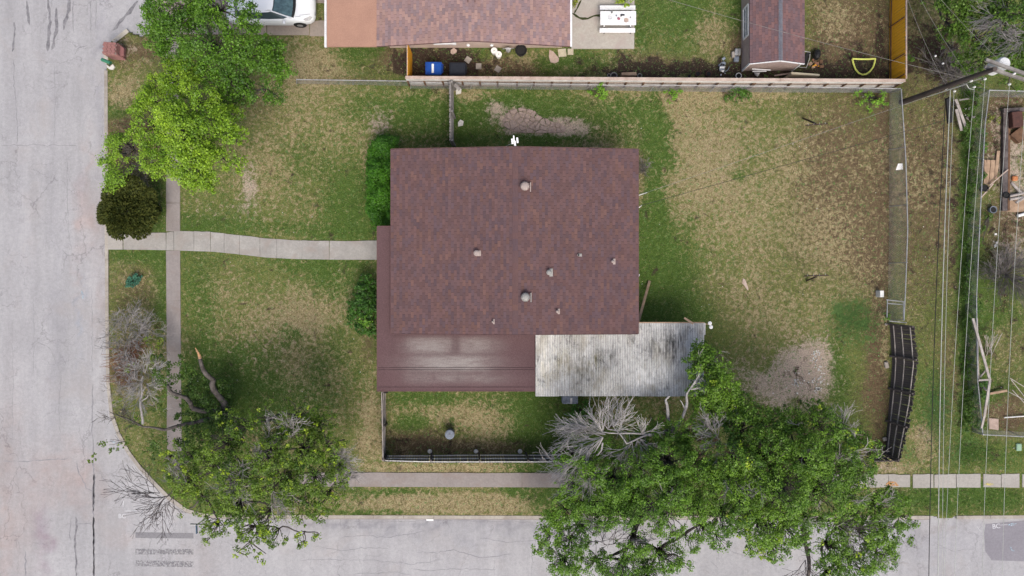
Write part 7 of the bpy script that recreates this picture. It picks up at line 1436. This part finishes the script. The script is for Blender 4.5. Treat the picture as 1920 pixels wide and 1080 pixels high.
# big south-east trees
A = [(1318, 690, 34, 4.8), (1325, 740, 34, 5.0, .8), (1365, 760, 30, 5.4), (1320, 668, 26, 4.6), (1338, 695, 34, 5.0), (1352, 730, 38, 5.4), (1340, 770, 36, 5.6), (1385, 770, 34, 5.4), (1395, 810, 40, 6.0), (1310, 648, 14, 4.2), (1306, 690, 14, 4.2, .7), (1440, 800, 38, 6.0), (1490, 810, 44, 6.2), (1540, 800, 42, 6.0), (1585, 815, 34, 5.2), (1618, 830, 22, 4.6), (1570, 860, 44, 5.8), (1510, 860, 56, 7.0), (1440, 860, 56, 7.0), (1610, 880, 32, 5.0), (1640, 842, 16, 4.4, .7),
     (1380, 870, 50, 6.8), (1400, 930, 56, 7.4), (1470, 920, 60, 7.6), (1540, 920, 52, 6.8), (1600, 925, 40, 5.6), (1350, 910, 46, 6.6), (1360, 960, 46, 6.4), (1430, 985, 48, 6.6), (1480, 990, 42, 6.2), (1455, 1030, 26, 5.0, .8), (1420, 1030, 24, 5.0, .7), (1520, 975, 30, 5.6, .7), (1650, 945, 40, 5.0), (1585, 985, 36, 5.2, .8), (1620, 1000, 40, 5.0), (1665, 1000, 34, 4.8), (1560, 1025, 36, 5.0, .8), (1600, 1050, 40, 5.0), (1655, 1045, 34, 4.8, .8), (1700, 975, 20, 4.2, .6), (1698, 1015, 14, 4.0, .6), (1560, 1080, 30, 5, .8), (1690, 940, 16, 4.4, .6)]
B = [(1070, 860, 34, 4.6), (1110, 885, 42, 5.2), (1150, 905, 44, 5.4), (1080, 915, 38, 4.8), (1060, 960, 34, 4.6, .8), (1110, 950, 44, 5.2), (1160, 960, 42, 5.4), (1030, 1000, 28, 4.2, .8), (1070, 1015, 34, 4.4, .7), (1020, 1028, 20, 3.8, .9), (1060, 1055, 36, 4.4), (1120, 1060, 34, 4.6, .9), (1095, 985, 30, 4.6), (1040, 975, 26, 4.4), (1210, 940, 46, 5.8), (1205, 880, 44, 5.6), (1255, 870, 50, 6.0), (1270, 920, 46, 6.0), (1250, 970, 40, 5.4, .8), (1190, 1010, 36, 5.0, .9), (1240, 1040, 40, 4.8), (1170, 1060, 40, 4.8), (1300, 870, 44, 6.0), (1310, 950, 40, 5.8), (1300, 820, 36, 5.4, .8), (1260, 820, 34, 5.0), (1320, 990, 30, 5.0, .8), (1350, 1010, 24, 4.6, .5), (1290, 1010, 30, 4.6, .6), (1175, 920, 40, 5.4), (1130, 860, 34, 4.8), (1220, 1080, 34, 4.8), (1280, 1060, 20, 4.4, .7), (1215, 820, 30, 4.4, .8), (1075, 830, 22, 4.2, .6)]
t1 = thing('east_corner_tree', P(1440, 925), 'huge spreading green tree over the south-east corner of the back yard', 'tree')
o, C1 = foliage('crown', t1, A, 130, 27, .074, (.026, .080, .007), (.145, .265, .020), gap=.33, seed=71, clr=(.13, .27), gapscale=1.3, tone_noise=.55)
foliage('bright_sprigs', t1, [b for b in A if 1350 < b[0] < 1640], 4, 16, .10, (.15, .26, .014), (.27, .36, .022), gap=.45, seed=72, clr=(.12, .22), gapscale=.8)
k = MB(); skeleton(k, P(1440, 925), A, C1, .36, P(1440, 925, 2.6), .4, 71); limb(k, P(1505, 985, 3.6), P(1515, 1085, 4.4), .12, .07, .1); k.build('trunk', M['bark'], t1, smooth=True)
k = MB()
for (a, b_, n, L) in (((1570, 960, 5.0), (1530, 975, 5.4), 5, .8), ((1550, 985, 5.0), (1600, 1000, 5.2), 5, .8), ((1510, 1050, 4.5), (1490, 1075, 4.6), 5, .8), ((1515, 1060, 4.5), (1530, 1085, 4.4), 5, .7), ((1560, 975, 5.0), (1585, 960, 5.2), 5, .8)): fan(k, *a, *b_, n, 3, L, .022, .5, 3)
k.build('dark_branches', M['twig_dark'], t1, kind='stuff')
k = MB()
for (a, b_, n, L) in (((1345, 815, 5.8), (1315, 790, 6.3), 7, .6), ((1350, 825, 5.8), (1305, 810, 6.2), 7, .6), ((1350, 830, 5.8), (1310, 845, 6.2), 7, .6), ((1345, 820, 5.8), (1335, 785, 6.3), 5, .6), ((1580, 800, 5.2), (1590, 765, 5.4), 8, .55), ((1575, 790, 5.0), (1560, 765, 5.2), 4, .5), ((1590, 850, 5.6), (1640, 860, 5.4), 6, .6), ((1375, 895, 6.8), (1360, 910, 7.4), 4, .5), ((1430, 890, 7), (1440, 910, 7.6), 4, .6), ((1560, 880, 6), (1580, 850, 6.3), 5, .6), ((1640, 950, 5), (1670, 930, 5.3), 6, .6)): fan(k, *a, *b_, n, 3, L, .02, .5, 3)
for q in range(26): b_ = R.choice(A); fan(k, b_[0]+R.uniform(-20, 20), b_[1]+R.uniform(-20, 20), b_[3]+.2, b_[0]+R.uniform(-45, 45), b_[1]+R.uniform(-45, 45), b_[3]+.9, 2, 2, .5, .012, .5, rmin=.005)
k.build('bare_branches', M['deadwood2'], t1)
t2 = thing('south_street_tree', P(1215, 955), 'sprawling darker green tree overhanging the lower street, left of the huge one', 'tree')
o, C2 = foliage('crown', t2, B, 122, 27, .072, (.026, .080, .007), (.130, .250, .018), gap=.35, seed=75, clr=(.12, .26), gapscale=1.4, tone_noise=.6)
k = MB(); skeleton(k, P(1205, 965), B, C2, .32, P(1205, 960, 2.4), .5, 75); limb(k, P(1205, 965, 2.4), P(1180, 1025, 3.6), .16, .10, .08); limb(k, P(1180, 1025, 3.6), P(1140, 1045, 4.0), .09, .06, .1); limb(k, P(1205, 960, 2.5), P(1235, 945, 3.5), .18, .12, .1); k.build('trunk', M['bark'], t2, smooth=True)
k = MB()
for (a, b_, n, L) in (((1105, 895, 5.4), (1095, 920, 5.8), 4, .5), ((1110, 890, 5.4), (1130, 905, 5.9), 3, .5), ((1140, 980, 5), (1110, 975, 5.4), 6, .6), ((1150, 985, 5), (1130, 965, 5.4), 5, .6), ((1170, 1050, 4.8), (1160, 1075, 5), 7, .6), ((1230, 1000, 5.2), (1245, 985, 5.7), 6, .55), ((1235, 1010, 5.2), (1215, 1030, 5.6), 5, .5), ((1045, 985, 4.4), (1035, 1000, 4.6), 5, .5), ((1250, 950, 5.9), (1260, 930, 6.2), 5, .5)): fan(k, *a, *b_, n, 3, L, .02, .5, 3)
k.build('bare_branches', M['deadwood2'], t2, kind='stuff')
k = MB()
for (a, b_, n, L) in (((1130, 1015, 4.0), (1090, 1000, 4.2), 6, .8), ((1150, 1020, 4.0), (1160, 1000, 4.2), 6, .7), ((1170, 1040, 4), (1200, 1060, 4.2), 6, .8), ((1240, 945, 4), (1255, 925, 4.4), 6, .5)): fan(k, *a, *b_, n, 3, L, .022, .5, 3)
k.build('dark_branches', M['twig_dark'], t2, kind='stuff')
# grey leafless tree south of the metal cover
dt = thing('leafless_grey_tree', P(1262, 812), 'leafless silver-grey tree with fans of twigs reaching left below the metal cover', 'tree')
k = MB(); hub = P(1264, 806, 4.2); limb(k, P(1258, 815, 0), hub, .18, .12, .05, 6, 10)
limb(k, hub, P(1248, 750, 4.8), .10, .055, .1, 6, 8); limb(k, P(1248, 750, 4.8), P(1255, 742, 4.9), .05, .04); limb(k, hub, P(1285, 768, 4.8), .10, .065, .1, 6, 8); limb(k, P(1285, 768, 4.8), P(1290, 735, 5.1), .08, .04, .1); limb(k, P(1285, 768, 4.8), P(1275, 750, 5.0), .035, .015); limb(k, P(1290, 735, 5.1), P(1312, 700, 5.5), .04, .015)
limb(k, hub, P(1215, 815, 4.9), .10, .07, .08, 6, 8); limb(k, P(1215, 815, 4.9), P(1175, 832, 5.3), .055, .035, .1); limb(k, P(1175, 832, 5.3), P(1150, 800, 5.5), .035, .02, .1); limb(k, P(1215, 815, 4.9), P(1130, 810, 5.4), .045, .025, .1)
k.build('trunk', M['deadwood'], dt, smooth=True)
k = MB()
for (a, b_, n, L, sp) in (((1135, 815, 5.3), (1070, 790, 5.6), 9, .9, .30), ((1130, 820, 5.3), (1065, 830, 5.6), 9, .9, .28), ((1130, 812, 5.3), (1110, 765, 5.8), 9, .8, .32), ((1140, 805, 5.4), (1145, 762, 5.9), 8, .75, .30), ((1125, 825, 5.3), (1075, 860, 5.4), 7, .8, .30), ((1105, 800, 5.4), (1060, 800, 5.6), 6, .7, .35), ((1150, 800, 5.5), (1165, 770, 6.0), 8, .6, .35), ((1165, 800, 5.5), (1150, 775, 6), 6, .6, .4), ((1195, 825, 5.1), (1200, 860, 5.3), 9, .7, .38), ((1185, 830, 5.2), (1175, 865, 5.2), 8, .65, .38), ((1200, 822, 5.1), (1225, 850, 5.3), 7, .6, .38), ((1205, 815, 5.0), (1220, 790, 5.6), 6, .5, .4), ((1075, 895, 4.4), (1035, 895, 4.3), 7, .7, .4), ((1100, 800, 5.4), (1050, 815, 5.5), 7, .8, .3), ((1110, 850, 5.2), (1045, 860, 5.2), 7, .8, .35), ((1100, 870, 5), (1050, 895, 4.8), 5, .7, .4), ((1095, 905, 4.6), (1055, 930, 4.3), 6, .7, .4), ((1295, 730, 5.2), (1320, 720, 5.5), 5, .4, .5), ((1085, 875, 4.8), (1045, 880, 4.7), 6, .7, .35)): fan(k, *a, *b_, n, 3, L, .028, sp, 3)
limb(k, P(1130, 820, 5.3), P(1095, 905, 4.7), .04, .02, .1); limb(k, P(1130, 830, 5.3), P(1080, 880, 4.8), .04, .02, .1)
k.build('twigs', M['deadwood'], dt)
# trees in the top right corner
T = [(1790, 30, 40, 4.6, .8), (1830, 15, 44, 5.2), (1850, 60, 44, 5.2), (1895, 30, 48, 5.8), (1900, 90, 42, 5.2), (1800, 80, 34, 4.4, .8), (1815, 120, 26, 3.8, .8), (1860, 105, 34, 4.4), (1770, 0, 34, 4.2, .7), (1920, 60, 40, 5.6), (1930, 120, 34, 5.0), (1850, -30, 50, 5.6), (1905, -30, 50, 5.6), (1775, 60, 20, 3.6, .6), (1910, 150, 20, 3.6, .6)]
t3 = thing('alley_tree', P(1845, 40), 'dark green tree with fine bare twigs in the top right corner behind the utility pole', 'tree')
o, C3 = foliage('crown', t3, T, 80, 24, .088, (.032, .085, .010), (.10, .18, .018), gap=.36, seed=81, clr=(.14, .28), gapscale=1.2)
k = MB(); skeleton(k, P(1850, 45), T, C3, .25, P(1850, 45, 2.2), .35, 81); k.build('trunk', M['bark'], t3, smooth=True)
k = MB()
for (a, b_, n, L) in (((1905, 15, 6), (1860, 25, 6), 6, .9), ((1900, 30, 6), (1860, 50, 6), 6, .8), ((1925, 40, 6), (1870, 60, 6), 5, .9), ((1925, 70, 6), (1895, 85, 6), 8, .7), ((1925, 60, 6), (1900, 60, 6), 8, .6), ((1900, 70, 5), (1850, 75, 5.2), 4, .9)): fan(k, *a, *b_, n, 3, L, .018, .35, 3)
k.build('bare_branches', M['deadwood2'], t3, kind='stuff')
ub = thing('bare_alley_scrub', P(1775, 135), 'thin bare grey scrub left of the utility pole crossarms', 'bush'); k = MB()
for q in range(14): fan(k, R.uniform(1765, 1800), R.uniform(135, 155), .5, R.uniform(1750, 1840), R.uniform(95, 150), 1.8, 2, 3, .8, .014, .4)
k.build('twigs', M['deadwood_dim'], ub)
ub = thing('bare_far_bush', P(1885, 510), 'bare grey spreading bush at the right edge of the far yard', 'bush'); k = MB()
for q in range(22): a = R.uniform(0, 6.28); fan(k, 1886, 515, .3, 1886+math.cos(a)*30, 515+math.sin(a)*40, 1.0, 2, 3, .75, .014, .3)
k.build('twigs', M['deadwood_dim'], ub)
ub = thing('pale_reed_clump', P(1860, 645), 'sheaf of pale dry reeds beside the broken timber frame', 'reeds'); k = MB()
for q in range(16): a, b_ = P(R.uniform(1846, 1862), R.uniform(650, 668), .2), P(R.uniform(1845, 1880), R.uniform(622, 640), 1.0); k.tube([a, a.lerp(b_, .5), b_], .010, 4)
k.build('reeds', M['rail'], ub)
bb_ = thing('bare_wall_bush', P(1206, 312), 'small bare grey bush against the east wall of the house', 'bush'); k = MB()
for q in range(10): fan(k, 1203, 318, .2, R.uniform(1200, 1218), R.uniform(300, 330), .9, 2, 2, .4, .01, .4)
k.build('twigs', M['deadwood_dim'], bb_)
vb = [(1822+R.uniform(-9, 8)-(y-400)*.012, y, R.uniform(7, 13), R.uniform(.25, .6), R.uniform(.5, 1)) for y in range(165, 830, 11)]
o, _c = foliage('vines', None, vb, 220, 18, .06, (.020, .062, .007), (.075, .150, .016), gap=.34, seed=95, clr=(.07, .15)); tag(o, 'dark green vines and rank weeds growing along the foot of the alley chain link fence', 'vines', kind='stuff')
# fallen leaves and dead twigs
n = 9000; rng = np.random.default_rng(97)
zones = [(1700, 1835, 160, 880, .30, 0), (1845, 1915, 180, 800, .16, 0), (780, 1400, 95, 144, .10, 0), (1510, 1660, 5, 144, .08, 0), (205, 310, 70, 430, .08, 0), (300, 650, 730, 885, .08, 0), (1040, 1640, 750, 965, .08, 0), (340, 700, 160, 850, .06, 0), (720, 1040, 740, 850, .03, 0), (1200, 1660, 170, 740, .03, 0)]
px = []; py = []
for x0_, x1_, y0_, y1_, w_, _ in zones: m_ = int(n*w_); px.append(rng.uniform(x0_, x1_, m_)); py.append(rng.uniform(y0_, y1_, m_))
px = np.concatenate(px); py = np.concatenate(py); kp = (fbm(px, py, 1/22, 98) > .45) & inpoly(px, py, LAWN)
for h in HARD: kp &= ~inpoly(px, py, h)
px, py = px[kp], py[kp]; n = len(px); x = (px-960)/PXM; y = (540-py)/PXM; a = rng.uniform(0, 6.28, n); l = rng.uniform(.02, .06, n); tw_ = rng.random(n) < .25; l = np.where(tw_, l*4, l); wd_ = np.where(tw_, .006, l*.35)
ca, sa = np.cos(a), np.sin(a); z0 = rng.uniform(.03, .06, n); dz = rng.uniform(-.01, .02, n)
v = np.stack([np.stack([x-ca*l*.5, y-sa*l*.5, z0], 1), np.stack([x-sa*wd_, y+ca*wd_, z0+dz], 1), np.stack([x+ca*l*.5, y+sa*l*.5, z0+dz*.5], 1), np.stack([x+sa*wd_, y-ca*wd_, z0], 1)], 1).reshape(-1, 3)
c = np.where(rng.random(n)[:, None] < .5, np.array((.20, .12, .06)), np.array((.30, .24, .17)))*rng.uniform(.5, 1.4, n)[:, None]
link('leaf_litter', np_mesh('leaf_litter', v, np.arange(len(v)).reshape(-1, 4), np.repeat(c, 4, 0), M['leafm']), kind='stuff', label='brown fallen leaves and dead twigs scattered over the alley and yards', category='leaf litter')
# weed tufts on the weedy patches
gw = MB(); 
n = 20000; rng = np.random.default_rng(91); px = np.concatenate([rng.normal(1600, 24, n//4)+rng.choice([-12, 0, 14], n//4), rng.normal(1758, 14, n//4), rng.normal(1820, 26, n//8), rng.normal(1808, 7, n//4), rng.uniform(1620, 1915, n//8)]); py = np.concatenate([rng.normal(600, 22, n//4), rng.normal(765, 40, n//4), rng.normal(850, 16, n//8), rng.uniform(160, 800, n//4), rng.uniform(918, 965, n//8)])
ok_ = ~((py > 886) & (py < 917)); px, py = px[ok_], py[ok_]
n = len(px); x = (px-960)/PXM; y = (540-py)/PXM; z = rng.uniform(.02, .10, n); a = rng.uniform(0, 6.28, n); s = rng.uniform(.03, .075, n)
nr = np.stack([rng.normal(0, .4, n), rng.normal(0, .4, n), np.ones(n)], 1); nr /= np.linalg.norm(nr, axis=1)[:, None]; t = np.cross(nr, np.stack([np.cos(a), np.sin(a), np.zeros(n)], 1)); b = np.cross(nr, t); p = np.stack([x, y, z], 1)
v = np.stack([p-t*s[:, None]*.5, p+b*s[:, None]*.22, p+t*s[:, None]*.5, p-b*s[:, None]*.22], 1).reshape(-1, 3); bl_ = ((px < 1700) | ((px > 1715) & (px < 1800) & (py < 880)))[:, None]
c = np.where(bl_, np.array((.068, .135, .035)), np.array((.045, .100, .014)))*rng.uniform(.6, 1.5, n)[:, None]
link('weeds', np_mesh('weeds', v, np.arange(len(v)).reshape(-1, 4), np.repeat(c, 4, 0), M['leafm']), kind='stuff', label='low leafy weeds spreading over the alley and the back yard', category='weeds')
print('TRIS', sum(sum(max(0, n_-2) for n_ in [len(p.vertices) for p in m_.polygons]) if len(m_.polygons) < 5000 else len(m_.loops)-2*len(m_.polygons) for m_ in bpy.data.meshes), len(bpy.data.objects))
